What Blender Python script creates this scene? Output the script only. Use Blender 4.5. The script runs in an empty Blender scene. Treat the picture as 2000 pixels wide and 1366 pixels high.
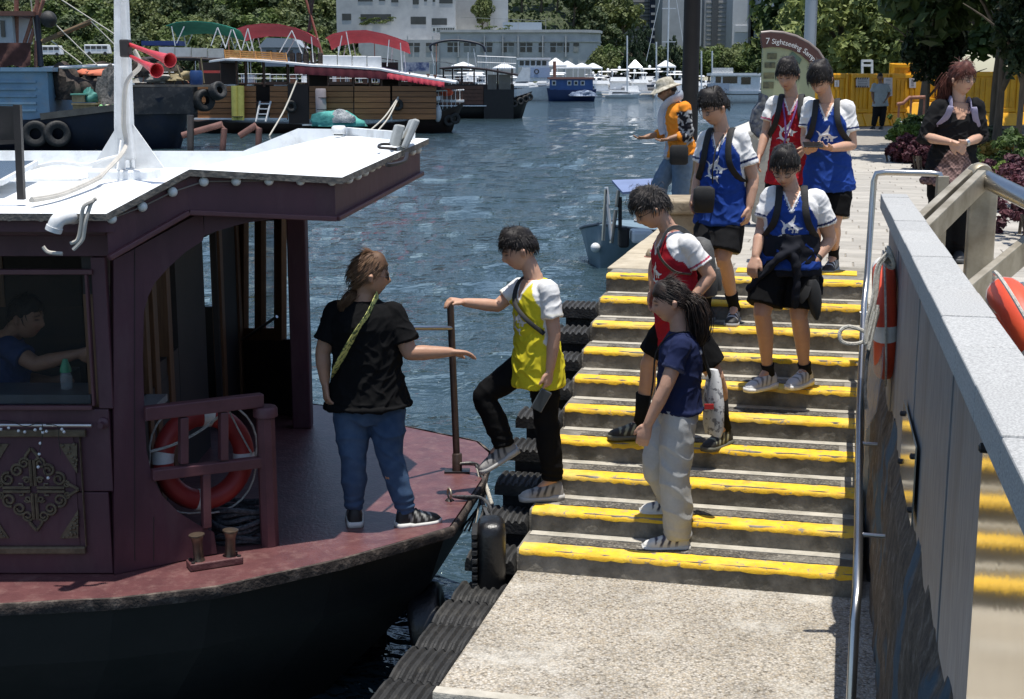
import bpy, bmesh, math, random
import numpy as np
from mathutils import Vector, Matrix
random.seed(7); np.random.seed(7)
SC = bpy.context.scene
COL = SC.collection
PI = math.pi

# ------------------------------------------------------------------ camera, sky, sun, exposure
CAM_Z, FPX, TILT = 1.5, 2700.0, math.atan(525 / 2700.0)
cam_d = bpy.data.cameras.new('camera'); cam = bpy.data.objects.new('camera', cam_d); COL.objects.link(cam)
cam_d.sensor_width = 36.0; cam_d.lens = 36.0 * FPX / 2000.0
cam_d.clip_start = 0.05; cam_d.clip_end = 4000
cam.location = (0, 0, CAM_Z); cam.rotation_euler = (PI / 2 - TILT, 0, 0)
SC.camera = cam
SUN = Vector((0.11, -0.15, 2.1)).normalized()
wd = bpy.data.worlds.new('World'); SC.world = wd; wd.use_nodes = True
nt = wd.node_tree; nt.nodes.clear()
sky = nt.nodes.new('ShaderNodeTexSky'); sky.sky_type = 'NISHITA'; sky.sun_disc = False
sky.sun_elevation = math.asin(SUN.z); sky.sun_rotation = math.atan2(SUN.x, SUN.y)
sky.altitude = 0; sky.air_density = 1.0; sky.dust_density = 0.7; sky.ozone_density = 1.5
bg = nt.nodes.new('ShaderNodeBackground'); bg.inputs["Strength"].default_value = 0.125
wo = nt.nodes.new('ShaderNodeOutputWorld')
nt.links.new(sky.outputs[0], bg.inputs[0]); nt.links.new(bg.outputs[0], wo.inputs[0])
sl = bpy.data.lights.new('sun', 'SUN'); sl.energy = 4.9; sl.angle = math.radians(0.53); sl.color = (1.0, 0.96, 0.89)
so = bpy.data.objects.new('sun', sl); COL.objects.link(so)
so.rotation_euler = SUN.to_track_quat('Z', 'Y').to_euler(); so.location = (0, 0, 60)
SC.view_settings.view_transform = 'Standard'; SC.view_settings.look = 'None'
SC.view_settings.exposure = 0.32; SC.view_settings.gamma = 1.0; SC.view_settings.use_curve_mapping = False
SC.cycles.max_bounces = 6; SC.cycles.transparent_max_bounces = 12; SC.cycles.use_denoising = True
SC.cycles.caustics_reflective = False; SC.cycles.caustics_refractive = False

# ------------------------------------------------------------------ pixel -> place (photograph is 2000 x 1366)
CT, ST = math.cos(TILT), math.sin(TILT)
def ray(u, v):
    a = (u - 1000) / FPX; b = (683 - v) / FPX
    return Vector((a, CT + b * ST, -ST + b * CT))
def aty(u, v, y):
    d = ray(u, v); return Vector((0, 0, CAM_Z)) + d * (y / d.y)
def atz(u, v, z):
    d = ray(u, v); return Vector((0, 0, CAM_Z)) + d * ((z - CAM_Z) / d.z)
def atp(u, v, p, n):
    d = ray(u, v); c = Vector((0, 0, CAM_Z)); p = Vector(p); n = Vector(n)
    return c + d * ((p - c).dot(n) / d.dot(n))
WATER = -2.2

# ------------------------------------------------------------------ scene helpers
PLOC = {}
def setp(o, label=None, cat=None, group=None, kind=None):
    if label: o['label'] = label
    if cat: o['category'] = cat
    if group: o['group'] = group
    if kind: o['kind'] = kind
    return o
def thing(name, label, cat, loc=(0, 0, 0), group=None, kind=None):
    o = bpy.data.objects.new(name, None); o.empty_display_size = 0.1
    COL.objects.link(o); o.location = loc; PLOC[o.name] = Vector(loc)
    return setp(o, label, cat, group, kind)
def link(name, me, mat, parent=None):
    o = bpy.data.objects.new(name, me); COL.objects.link(o)
    if mat is not None and not me.materials: me.materials.append(mat)
    if parent is not None:
        o.parent = parent
    return o
def base_of(parent):
    v = Vector((0, 0, 0)); p = parent
    while p is not None:
        v += PLOC.get(p.name, Vector((0, 0, 0))); p = p.parent
    return v
def copy_tree(o, parent=None):
    c = o.copy(); COL.objects.link(c); c.parent = parent
    if o.name in PLOC: PLOC[c.name] = PLOC[o.name].copy()
    for ch in list(o.children): copy_tree(ch, c)
    return c

class MB:
    def __init__(s, M=None): s.v = []; s.f = []; s.mi = []; s.M = M; s.k = 0
    def add(s, vs, fs):
        o = len(s.v)
        if s.M is not None: vs = [s.M @ Vector(p) for p in vs]
        s.v += [tuple(p) for p in vs]
        for f in fs: s.f.append(tuple(i + o for i in f)); s.mi.append(s.k)
        return s
    def hexa(s, p):
        return s.add(p, [(0, 3, 2, 1), (4, 5, 6, 7), (0, 1, 5, 4), (1, 2, 6, 5), (2, 3, 7, 6), (3, 0, 4, 7)])
    def box(s, c, d, rz=0):
        x, y, z = d[0] / 2, d[1] / 2, d[2] / 2
        P = [(-x, -y, -z), (x, -y, -z), (x, y, -z), (-x, y, -z), (-x, -y, z), (x, -y, z), (x, y, z), (-x, y, z)]
        ca, sa = math.cos(rz), math.sin(rz)
        return s.hexa([(c[0] + a * ca - b * sa, c[1] + a * sa + b * ca, c[2] + e) for a, b, e in P])
    def bbox(s, a, b):
        return s.box([(a[i] + b[i]) / 2 for i in range(3)], [abs(b[i] - a[i]) for i in range(3)])
    def bar(s, a, b, w, h, up=(0, 0, 1)):
        a = Vector(a); b = Vector(b); d = (b - a).normalized(); up = Vector(up)
        if abs(d.dot(up)) > .98: up = Vector((0, 1, 0))
        r = d.cross(up).normalized() * (w / 2); n = r.cross(d).normalized() * (h / 2)
        return s.hexa([a - r - n, a + r - n, b + r - n, b - r - n, a - r + n, a + r + n, b + r + n, b - r + n])
    def rings(s, R, closed=False, cap=True):
        n = len(R[0]); vs = [p for r in R for p in r]; fs = []
        m = len(R)
        for i in range(m if closed else m - 1):
            a = i * n; b = ((i + 1) % m) * n
            for j in range(n):
                k = (j + 1) % n; fs.append((a + j, a + k, b + k, b + j))
        if cap and not closed:
            fs.append(tuple(reversed(range(n)))); fs.append(tuple(range((m - 1) * n, m * n)))
        return s.add(vs, fs)
    def tube(s, pts, r, n=8, closed=False, sq=1.0, up=None):
        pts = [Vector(p) for p in pts]; m = len(pts)
        rs = r if isinstance(r, (list, tuple)) else [r] * m
        R = []; pv = None
        for i in range(m):
            if closed: t = pts[(i + 1) % m] - pts[i - 1]
            else: t = pts[min(i + 1, m - 1)] - pts[max(i - 1, 0)]
            if t.length < 1e-9: t = Vector((0, 0, 1))
            t.normalize()
            if pv is None:
                q = Vector(up) if up is not None else (Vector((0, 0, 1)) if abs(t.z) < .9 else Vector((0, 1, 0)))
            else: q = pv
            x = q - t * q.dot(t)
            if x.length < 1e-6: x = t.orthogonal()
            x.normalize(); y = t.cross(x); pv = x
            R.append([pts[i] + x * (rs[i] * sq * math.cos(2 * PI * j / n)) + y * (rs[i] * math.sin(2 * PI * j / n)) for j in range(n)])
        return s.rings(R, closed)
    def lathe(s, prof, c=(0, 0, 0), ax=(0, 0, 1), n=16, closed=False):
        ax = Vector(ax).normalized(); x = ax.orthogonal().normalized(); y = ax.cross(x); c = Vector(c)
        R = [[c + ax * h + (x * math.cos(2 * PI * j / n) + y * math.sin(2 * PI * j / n)) * max(r, 1e-4) for j in range(n)] for r, h in prof]
        return s.rings(R, closed)
    def prism(s, poly, z0, z1):
        n = len(poly)
        lo = [(p[0], p[1], z0 if len(p) < 3 else p[2] + z0) for p in poly]; hi = [(p[0], p[1], z1 if len(p) < 3 else p[2] + z1) for p in poly]
        return s.rings([lo, hi])
    def plate(s, poly, vec):
        vec = Vector(vec); lo = [Vector(p) for p in poly]
        return s.rings([lo, [p + vec for p in lo]])
    def ball(s, c, r, n=10, m=7):
        r = (r, r, r) if not isinstance(r, (tuple, list)) else r; R = []
        for i in range(m + 1):
            a = PI * i / m; q = max(math.sin(a), .02)
            R.append([(c[0] + r[0] * q * math.cos(2 * PI * j / n), c[1] + r[1] * q * math.sin(2 * PI * j / n), c[2] - r[2] * math.cos(a)) for j in range(n)])
        return s.rings(R)
    def quad(s, a, b, c, d): return s.add([a, b, c, d], [(0, 1, 2, 3)])
    def torus(s, c, ax, R, r, n=32, m=12, sq=1.0):
        ax = Vector(ax).normalized(); x = ax.orthogonal().normalized(); y = ax.cross(x); c = Vector(c); Q = []
        for i in range(n):
            a = 2 * PI * i / n; e = x * math.cos(a) + y * math.sin(a)
            Q.append([c + e * (R + r * math.cos(2 * PI * j / m)) + ax * (r * sq * math.sin(2 * PI * j / m)) for j in range(m)])
        return s.rings(Q, closed=True)
    def mesh(s, name, off=None):
        me = bpy.data.meshes.new(name); V = s.v
        if off is not None and off.length > 0: V = [(p[0] - off.x, p[1] - off.y, p[2] - off.z) for p in V]
        me.from_pydata(V, [], s.f); me.update()
        return me
    def build(s, name, mat, parent=None, smooth=False, label=None, cat=None, group=None, kind=None, bevel=0, fix=True):
        off = base_of(parent) if parent is not None else None
        me = s.mesh(name, off)
        if fix:
            bm = bmesh.new(); bm.from_mesh(me); bmesh.ops.recalc_face_normals(bm, faces=bm.faces); bm.to_mesh(me); bm.free()
        mats = mat if isinstance(mat, (list, tuple)) else [mat]
        for m in mats: me.materials.append(m)
        if len(mats) > 1: me.polygons.foreach_set('material_index', s.mi)
        if smooth: me.polygons.foreach_set('use_smooth', [True] * len(me.polygons))
        o = link(name, me, None, parent); setp(o, label, cat, group, kind)
        if bevel:
            b = o.modifiers.new('bevel', 'BEVEL'); b.width = bevel; b.segments = 2; b.limit_method = 'ANGLE'; b.angle_limit = math.radians(40)
        if smooth:
            try: me.set_sharp_from_angle(angle=math.radians(50))
            except Exception: pass
        return o

def arc(c, r, a0, a1, n, X, Y):
    return [Vector(c) + Vector(X) * (r * math.cos(a0 + (a1 - a0) * i / n)) + Vector(Y) * (r * math.sin(a0 + (a1 - a0) * i / n)) for i in range(n + 1)]
def spline(P, n=6):
    P = [Vector(p) for p in P]; out = []
    for i in range(len(P) - 1):
        a = P[max(i - 1, 0)]; b = P[i]; c = P[i + 1]; d = P[min(i + 2, len(P) - 1)]
        for k in range(n):
            t = k / n
            out.append(.5 * ((2 * b) + (c - a) * t + (2 * a - 5 * b + 4 * c - d) * t * t + (3 * b - a - 3 * c + d) * t ** 3))
    out.append(P[-1]); return out
def vnoise(p, s=1.0, seed=0.0):
    """cheap smooth pseudo noise on an (n,3) array, about -1..1"""
    x, y, z = p[:, 0] * s + seed, p[:, 1] * s + seed * 1.7, p[:, 2] * s - seed
    return (np.sin(x * 1.3 + 1.7 * np.sin(y * .9 + z * .6)) + np.sin(y * 1.7 + 1.3 * np.sin(z * 1.1 + x * .7)) + np.sin(z * 1.5 + 1.9 * np.sin(x * .8 - y * .5))) / 3

# ------------------------------------------------------------------ materials
MC = {}
def _nt(name):
    m = bpy.data.materials.new(name); m.use_nodes = True
    t = m.node_tree; return m, t, t.nodes['Principled BSDF']
def pm(name, c1, c2=None, sc=6.0, rough=.7, bump=0.0, bsc=40.0, metal=0.0, spec=.5, detail=5.0, rnd=0.0, lo=.35, hi=.65, stretch=None, coat=0.0, stain=None, stsc=1.5, stamt=.5):
    if name in MC: return MC[name]
    m, t, b = _nt(name); N = t.nodes; L = t.links
    b.inputs['Roughness'].default_value = rough; b.inputs['Metallic'].default_value = metal
    b.inputs['Specular IOR Level'].default_value = spec; b.inputs['Coat Weight'].default_value = coat
    tc = N.new('ShaderNodeTexCoord'); src = tc.outputs['Object']
    if stretch:
        mp = N.new('ShaderNodeMapping'); mp.inputs['Scale'].default_value = stretch; L.new(src, mp.inputs[0]); src = mp.outputs[0]
    c2 = c2 or tuple(x * .82 for x in c1)
    nz = N.new('ShaderNodeTexNoise'); nz.inputs['Scale'].default_value = sc; nz.inputs['Detail'].default_value = detail; nz.inputs['Roughness'].default_value = .62
    L.new(src, nz.inputs[0])
    cr = N.new('ShaderNodeValToRGB'); cr.color_ramp.elements[0].position = lo; cr.color_ramp.elements[1].position = hi
    cr.color_ramp.elements[0].color = (*c2, 1); cr.color_ramp.elements[1].color = (*c1, 1)
    L.new(nz.outputs[0], cr.inputs[0]); out = cr.outputs[0]
    if stain:
        n2 = N.new('ShaderNodeTexNoise'); n2.inputs['Scale'].default_value = stsc; n2.inputs['Detail'].default_value = 8; n2.inputs['Roughness'].default_value = .7
        L.new(src, n2.inputs[0]); mr = N.new('ShaderNodeMapRange'); mr.inputs[1].default_value = .5; mr.inputs[2].default_value = .68; mr.inputs[4].default_value = stamt
        L.new(n2.outputs[0], mr.inputs[0]); mx = N.new('ShaderNodeMixRGB'); mx.inputs[2].default_value = (*stain, 1)
        L.new(mr.outputs[0], mx.inputs[0]); L.new(out, mx.inputs[1]); out = mx.outputs[0]
    if rnd:
        oi = N.new('ShaderNodeObjectInfo'); mr = N.new('ShaderNodeMapRange'); mr.inputs[3].default_value = 1 - rnd; mr.inputs[4].default_value = 1 + rnd
        L.new(oi.outputs['Random'], mr.inputs[0]); hs = N.new('ShaderNodeHueSaturation'); L.new(mr.outputs[0], hs.inputs['Value']); L.new(out, hs.inputs['Color']); out = hs.outputs[0]
    L.new(out, b.inputs['Base Color'])
    if bump:
        n3 = N.new('ShaderNodeTexNoise'); n3.inputs['Scale'].default_value = bsc; n3.inputs['Detail'].default_value = 4
        L.new(src, n3.inputs[0]); bp = N.new('ShaderNodeBump'); bp.inputs['Strength'].default_value = bump; bp.inputs['Distance'].default_value = .02
        L.new(n3.outputs[0], bp.inputs['Height']); L.new(bp.outputs[0], b.inputs['Normal'])
    MC[name] = m; return m
def vc(name, rough=.85, bump=.15, bsc=300, spec=.3, sss=0.0, sheen=0.0, tr=0.0):
    """colour read from the vertex colour 'Col'"""
    if name in MC: return MC[name]
    m, t, b = _nt(name); N = t.nodes; L = t.links
    a = N.new('ShaderNodeAttribute'); a.attribute_name = 'Col'
    nz = N.new('ShaderNodeTexNoise'); nz.inputs['Scale'].default_value = bsc * .15; nz.inputs['Detail'].default_value = 4
    tc = N.new('ShaderNodeTexCoord'); L.new(tc.outputs['Object'], nz.inputs[0])
    mr = N.new('ShaderNodeMapRange'); mr.inputs[3].default_value = .88; mr.inputs[4].default_value = 1.1; L.new(nz.outputs[0], mr.inputs[0])
    hs = N.new('ShaderNodeHueSaturation'); L.new(mr.outputs[0], hs.inputs['Value']); L.new(a.outputs['Color'], hs.inputs['Color'])
    L.new(hs.outputs[0], b.inputs['Base Color'])
    b.inputs['Roughness'].default_value = rough; b.inputs['Specular IOR Level'].default_value = spec
    b.inputs['Sheen Weight'].default_value = sheen
    if sss:
        b.inputs['Subsurface Weight'].default_value = sss; b.inputs['Subsurface Radius'].default_value = (.012, .005, .003); b.inputs['Subsurface Scale'].default_value = 1.0
    if bump:
        n3 = N.new('ShaderNodeTexNoise'); n3.inputs['Scale'].default_value = bsc; L.new(tc.outputs['Object'], n3.inputs[0])
        bp = N.new('ShaderNodeBump'); bp.inputs['Strength'].default_value = bump; bp.inputs['Distance'].default_value = .004
        L.new(n3.outputs[0], bp.inputs['Height']); L.new(bp.outputs[0], b.inputs['Normal'])
    if tr:
        o = N['Material Output']; ts = N.new('ShaderNodeBsdfTranslucent'); mx = N.new('ShaderNodeMixShader'); mx.inputs[0].default_value = tr
        L.new(hs.outputs[0], ts.inputs[0]); L.new(b.outputs[0], mx.inputs[1]); L.new(ts.outputs[0], mx.inputs[2]); L.new(mx.outputs[0], o.inputs[0])
    MC[name] = m; return m
def glassm(name, col=(.02, .03, .035), alpha=.35, rough=.03):
    if name in MC: return MC[name]
    m, t, b = _nt(name); N = t.nodes; L = t.links; o = N['Material Output']
    b.inputs['Base Color'].default_value = (*col, 1); b.inputs['Roughness'].default_value = rough
    tr = N.new('ShaderNodeBsdfTransparent'); mx = N.new('ShaderNodeMixShader'); mx.inputs[0].default_value = alpha
    L.new(tr.outputs[0], mx.inputs[1]); L.new(b.outputs[0], mx.inputs[2]); L.new(mx.outputs[0], o.inputs[0])
    MC[name] = m; return m

M_steel = pm('brushed_steel', (.55, .54, .52), (.42, .41, .4), sc=3, rough=.28, metal=1, bump=.03, bsc=200)
M_dullsteel = pm('weathered_steel', (.5, .45, .36), (.3, .26, .19), sc=5, rough=.5, metal=.75, bump=.05, bsc=120)
M_rust = pm('rusty_pipe', (.3, .14, .1), (.2, .08, .05), sc=12, rough=.7, bump=.1)
M_darkmetal = pm('dark_metal', (.035, .03, .03), (.02, .018, .018), rough=.45, metal=.3)
M_rubber = pm('black_rubber', (.024, .024, .024), (.010, .010, .010), sc=9, rough=.66, bump=.3, bsc=60, stain=(.10, .095, .085), stsc=7, stamt=.4, rnd=.3)
M_orange = pm('orange_buoy', (.72, .09, .025), (.55, .05, .02), sc=4, rough=.5, bump=.05, stain=(.35, .05, .02), stsc=3, stamt=.3)
M_whiteband = pm('white_band', (.72, .7, .66), (.55, .53, .5), sc=9, rough=.6)
M_rope = pm('white_rope', (.6, .57, .5), (.36, .34, .3), sc=60, rough=.9, bump=.5, bsc=250)
M_blackrope = pm('dark_rope', (.1, .105, .11), (.03, .03, .035), sc=60, rough=.9, bump=.5, bsc=200)
M_white = pm('white_paint', (.78, .79, .79), (.6, .61, .61), sc=5, rough=.5, bump=.05, stain=(.36, .35, .33), stsc=3, stamt=.4)
M_boatwhite = pm('boat_white', (.74, .75, .76), (.62, .63, .64), sc=2, rough=.35)
M_darkglass = pm('dark_glass', (.02, .024, .03), (.01, .012, .014), rough=.08, spec=.6)
# ================================================================== SETTING
# stair frame: s climbs the stair, c runs to the right along a nosing
SA = math.radians(13.5)
SU = Vector((math.sin(SA), math.cos(SA), 0)); SR = Vector((math.cos(SA), -math.sin(SA), 0))
STM = Matrix((( SR.x, SU.x, 0, 0), (SR.y, SU.y, 0, 0), (0, 0, 1, 0), (0, 0, 0, 1)))   # (c, s, z) -> world
def cs(c, s, z=0): return STM @ Vector((c, s, z))
C0, C1 = -1.80, 0.185
S_LAND, S_BASE, TREAD, RISE, NST = 5.95, 7.615, .3405, .136, 10
Z_LAND = -RISE * NST

# --- water
def water_mat():
    m, t, b = _nt('harbour_water'); N = t.nodes; L = t.links
    b.inputs['Roughness'].default_value = .035; b.inputs['IOR'].default_value = 1.33
    tc = N.new('ShaderNodeTexCoord'); prev = None; h = None
    for sx, sy, sc, amt, det in ((1, 1.4, .6, .35, 2), (1, 1.4, 2.2, .22, 3), (1, 1.3, 6.0, .07, 2)):
        mp = N.new('ShaderNodeMapping'); mp.inputs['Scale'].default_value = (sx, sy, 1); mp.inputs['Rotation'].default_value = (0, 0, .25 + sc * .1)
        L.new(tc.outputs['Object'], mp.inputs[0])
        n = N.new('ShaderNodeTexNoise'); n.inputs['Scale'].default_value = sc; n.inputs['Detail'].default_value = det; n.inputs['Distortion'].default_value = .6
        L.new(mp.outputs[0], n.inputs[0])
        mu = N.new('ShaderNodeMath'); mu.operation = 'MULTIPLY'; mu.inputs[1].default_value = amt; L.new(n.outputs[0], mu.inputs[0])
        if h is None: h = mu.outputs[0]
        else:
            ad = N.new('ShaderNodeMath'); ad.operation = 'ADD'; L.new(h, ad.inputs[0]); L.new(mu.outputs[0], ad.inputs[1]); h = ad.outputs[0]
    bp = N.new('ShaderNodeBump'); bp.inputs['Strength'].default_value = 1.0; bp.inputs['Distance'].default_value = .62
    L.new(h, bp.inputs['Height']); L.new(bp.outputs[0], b.inputs['Normal'])
    # slow drift of tone: silt and wind patches
    n = N.new('ShaderNodeTexNoise'); n.inputs['Scale'].default_value = .05; L.new(tc.outputs['Object'], n.inputs[0])
    cr = N.new('ShaderNodeValToRGB'); cr.color_ramp.elements[0].color = (.017, .036, .050, 1); cr.color_ramp.elements[1].color = (.032, .054, .062, 1)
    L.new(n.outputs[0], cr.inputs[0]); L.new(cr.outputs[0], b.inputs['Base Color'])
    return m
ys = [-60.0, 2.0] + [4 * 1.0125 ** i for i in range(440)]; ys = np.array([y for y in ys if y < 930])
tn = np.concatenate([[-40, -6, -1.2], np.linspace(-.52, .50, 420), [1.2, 6, 40]])
XX = np.where(ys[:, None] > 4, ys[:, None] * tn[None, :], tn[None, :] * 20); YY = np.repeat(ys[:, None], len(tn), 1); ZZ = np.zeros_like(XX); rs_ = np.random.RandomState(12)
stp = np.maximum(np.gradient(ys), .03)[:, None]; pw = np.stack([XX.ravel(), YY.ravel(), XX.ravel() * 0], 1)
wob = (vnoise(pw, .9, 2).reshape(XX.shape) + .6 * vnoise(pw, 2.3, 5).reshape(XX.shape)); patch = .75 + .35 * vnoise(pw, .11, 9).reshape(XX.shape)
for lam in np.geomspace(.45, 4.2, 22):
    a = rs_.normal(1.15, .75); k_ = 2 * PI / lam; ph = k_ * (math.cos(a) * XX + math.sin(a) * YY) + rs_.uniform(0, 6) + 1.1 * wob * rs_.uniform(.6, 1.2)
    ZZ += .0125 * lam ** .8 * (1 - 1.7 * np.abs(np.sin(ph / 2))) * np.clip(1.6 - 2.4 * stp / lam, 0, 1)
ZZ *= patch; ZZ[YY < 4.1] = 0; nr, nc = XX.shape
V = np.stack([XX, YY, WATER + ZZ], 2).reshape(-1, 3); I = np.arange(nr * nc).reshape(nr, nc); Fq = np.stack([I[:-1, :-1], I[:-1, 1:], I[1:, 1:], I[1:, :-1]], 2).reshape(-1, 4)
wm = bpy.data.meshes.new('water'); wm.vertices.add(len(V)); wm.vertices.foreach_set('co', V.ravel()); wm.loops.add(Fq.size); wm.loops.foreach_set('vertex_index', Fq.ravel()); wm.polygons.add(len(Fq)); wm.polygons.foreach_set('loop_start', np.arange(0, Fq.size, 4)); wm.polygons.foreach_set('use_smooth', [True] * len(Fq)); wm.update(calc_edges=True)
setp(link('water', wm, water_mat(), None), 'blue grey rippled harbour water', None, kind='structure')

# --- materials of the quay
M_conc = pm('stair_concrete', (.26, .24, .205), (.12, .11, .09), sc=7, rough=.9, bump=.35, bsc=45, stain=(.07, .06, .045), stsc=2.2, stamt=.75)
M_nose = pm('worn_concrete_edge', (.46, .43, .37), (.32, .3, .25), sc=9, rough=.9, bump=.3, bsc=60, stain=(.16, .14, .11), stsc=4, stamt=.5)
def yellow_mat():
    m, t, b = _nt('yellow_step_paint'); N = t.nodes; L = t.links; b.inputs['Roughness'].default_value = .75
    tc = N.new('ShaderNodeTexCoord')
    def noise(sc, det, rough=.65):
        n = N.new('ShaderNodeTexNoise'); n.inputs['Scale'].default_value = sc; n.inputs['Detail'].default_value = det; n.inputs['Roughness'].default_value = rough; L.new(tc.outputs['Object'], n.inputs[0]); return n.outputs[0]
    def ramp(src, lo, hi, out):
        r = N.new('ShaderNodeMapRange'); r.inputs[1].default_value = lo; r.inputs[2].default_value = hi; r.inputs[4].default_value = out; L.new(src, r.inputs[0]); return r.outputs[0]
    def mix(f, a, c):
        x = N.new('ShaderNodeMixRGB'); L.new(f, x.inputs[0]); L.new(a, x.inputs[1]); x.inputs[2].default_value = (*c, 1); return x.outputs[0]
    cr = N.new('ShaderNodeValToRGB'); cr.color_ramp.elements[0].color = (.66, .37, .018, 1); cr.color_ramp.elements[1].color = (.80, .51, .02, 1); cr.color_ramp.elements[0].position = .35; cr.color_ramp.elements[1].position = .65; L.new(noise(11, 5), cr.inputs[0])
    o = mix(ramp(noise(2.1, 4), .5, .72, .55), cr.outputs[0], (.62, .52, .22))        # sun faded stretches
    o = mix(ramp(noise(5, 9, .75), .56, .70, .6), o, (.20, .15, .06))                 # foot dirt
    o = mix(ramp(noise(21, 10, .72), .585, .61, .9), o, (.24, .215, .175))             # chips down to the concrete
    L.new(o, b.inputs['Base Color'])
    bp = N.new('ShaderNodeBump'); bp.inputs['Strength'].default_value = .4; bp.inputs['Distance'].default_value = .01; L.new(noise(60, 4), bp.inputs['Height']); L.new(bp.outputs[0], b.inputs['Normal'])
    return m
M_yellow = yellow_mat()
def grit_mat(name, cols, sc, bump):
    m, t, b = _nt(name); N = t.nodes; L = t.links; b.inputs['Roughness'].default_value = .9
    tc = N.new('ShaderNodeTexCoord'); vo = N.new('ShaderNodeTexVoronoi'); vo.inputs['Scale'].default_value = sc; L.new(tc.outputs['Object'], vo.inputs[0])
    cr = N.new('ShaderNodeValToRGB'); E = cr.color_ramp.elements; E[0].color = (*cols[0], 1); E[1].color = (*cols[-1], 1)
    for i, c in enumerate(cols[1:-1]): e = E.new((i + 1) / (len(cols) - 1)); e.color = (*c, 1)
    sp = N.new('ShaderNodeSeparateColor'); L.new(vo.outputs['Color'], sp.inputs[0]); L.new(sp.outputs[0], cr.inputs[0])
    mr = N.new('ShaderNodeMapRange'); mr.inputs[1].default_value = .0; mr.inputs[2].default_value = .75; mr.inputs[3].default_value = 1.1; mr.inputs[4].default_value = .55
    L.new(vo.outputs['Distance'], mr.inputs[0])
    n2 = N.new('ShaderNodeTexNoise'); n2.inputs['Scale'].default_value = 1.6; n2.inputs['Detail'].default_value = 8; n2.inputs['Roughness'].default_value = .68; L.new(tc.outputs['Object'], n2.inputs[0])
    m2 = N.new('ShaderNodeMapRange'); m2.inputs[1].default_value = .3; m2.inputs[2].default_value = .7; m2.inputs[3].default_value = .78; m2.inputs[4].default_value = 1.28; L.new(n2.outputs[0], m2.inputs[0])
    mu = N.new('ShaderNodeMath'); mu.operation = 'MULTIPLY'; L.new(mr.outputs[0], mu.inputs[0]); L.new(m2.outputs[0], mu.inputs[1])
    hs = N.new('ShaderNodeHueSaturation'); L.new(cr.outputs[0], hs.inputs['Color']); L.new(mu.outputs[0], hs.inputs['Value']); 
    # pale salt patches
    n4 = N.new('ShaderNodeTexNoise'); n4.inputs['Scale'].default_value = 1.1; n4.inputs['Detail'].default_value = 9; n4.inputs['Roughness'].default_value = .75; L.new(tc.outputs['Object'], n4.inputs[0])
    m4 = N.new('ShaderNodeMapRange'); m4.inputs[1].default_value = .52; m4.inputs[2].default_value = .66; m4.inputs[4].default_value = .6; L.new(n4.outputs[0], m4.inputs[0])
    mx = N.new('ShaderNodeMixRGB'); mx.inputs[2].default_value = (.56, .54, .49, 1) if name == 'pebble_dash' else (.3, .28, .24, 1); L.new(m4.outputs[0], mx.inputs[0]); L.new(hs.outputs[0], mx.inputs[1])
    L.new(mx.outputs[0], b.inputs['Base Color'])
    bp = N.new('ShaderNodeBump'); bp.inputs['Strength'].default_value = bump; bp.inputs['Distance'].default_value = .006; bp.invert = True
    L.new(vo.outputs['Distance'], bp.inputs['Height']); L.new(bp.outputs[0], b.inputs['Normal'])
    MC[name] = m; return m
M_pebble = grit_mat('pebble_dash', [(.16, .135, .105), (.46, .42, .35), (.37, .31, .23), (.52, .48, .42), (.28, .25, .21)], 74, .9)
M_grit = grit_mat('grit_strip', [(.03, .03, .028), (.16, .14, .11), (.06, .055, .05), (.26, .24, .2)], 75, .9)

# --- staircase
stair = thing('staircase', 'concrete harbour stairs with yellow painted nosings', None, kind='structure')
rng = random.Random(3)
def rough_box(c0, c1, s0, s1, z0, z1, name, mat, parent, amp=.004, nx=34, seed=0, chip=0.0):
    """slab with worn, uneven top edge on its front (s0 side)"""
    mb = MB(STM); rg = random.Random(seed)
    prof = [(0, 0), (0, .55), (0, .86), (.006, .97), (.02, 1.0), (.35, 1.0), (1, 1.0), (1, 0)]
    R = []
    for i in range(nx + 1):
        c = c0 + (c1 - c0) * i / nx; w = chip * max(0, rg.gauss(0, 1)) if 0 < i < nx else chip
        R.append([(c, s0 + (s1 - s0) * 0 + (p * (s1 - s0) if k > 4 else p * .3 + (w if k in (3, 4) else w * .3 if k == 2 else 0)) + rg.uniform(-amp, amp) * (k in (1, 2, 3)), z0 + (z1 - z0) * q - (w * .5 if k in (3, 4) else 0) + (rg.uniform(-amp, amp) * .4 if 2 < k < 6 else 0)) for k, (p, q) in enumerate(prof)])
    mb.rings(R); return mb.build(name, mat, parent, smooth=True)
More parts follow.
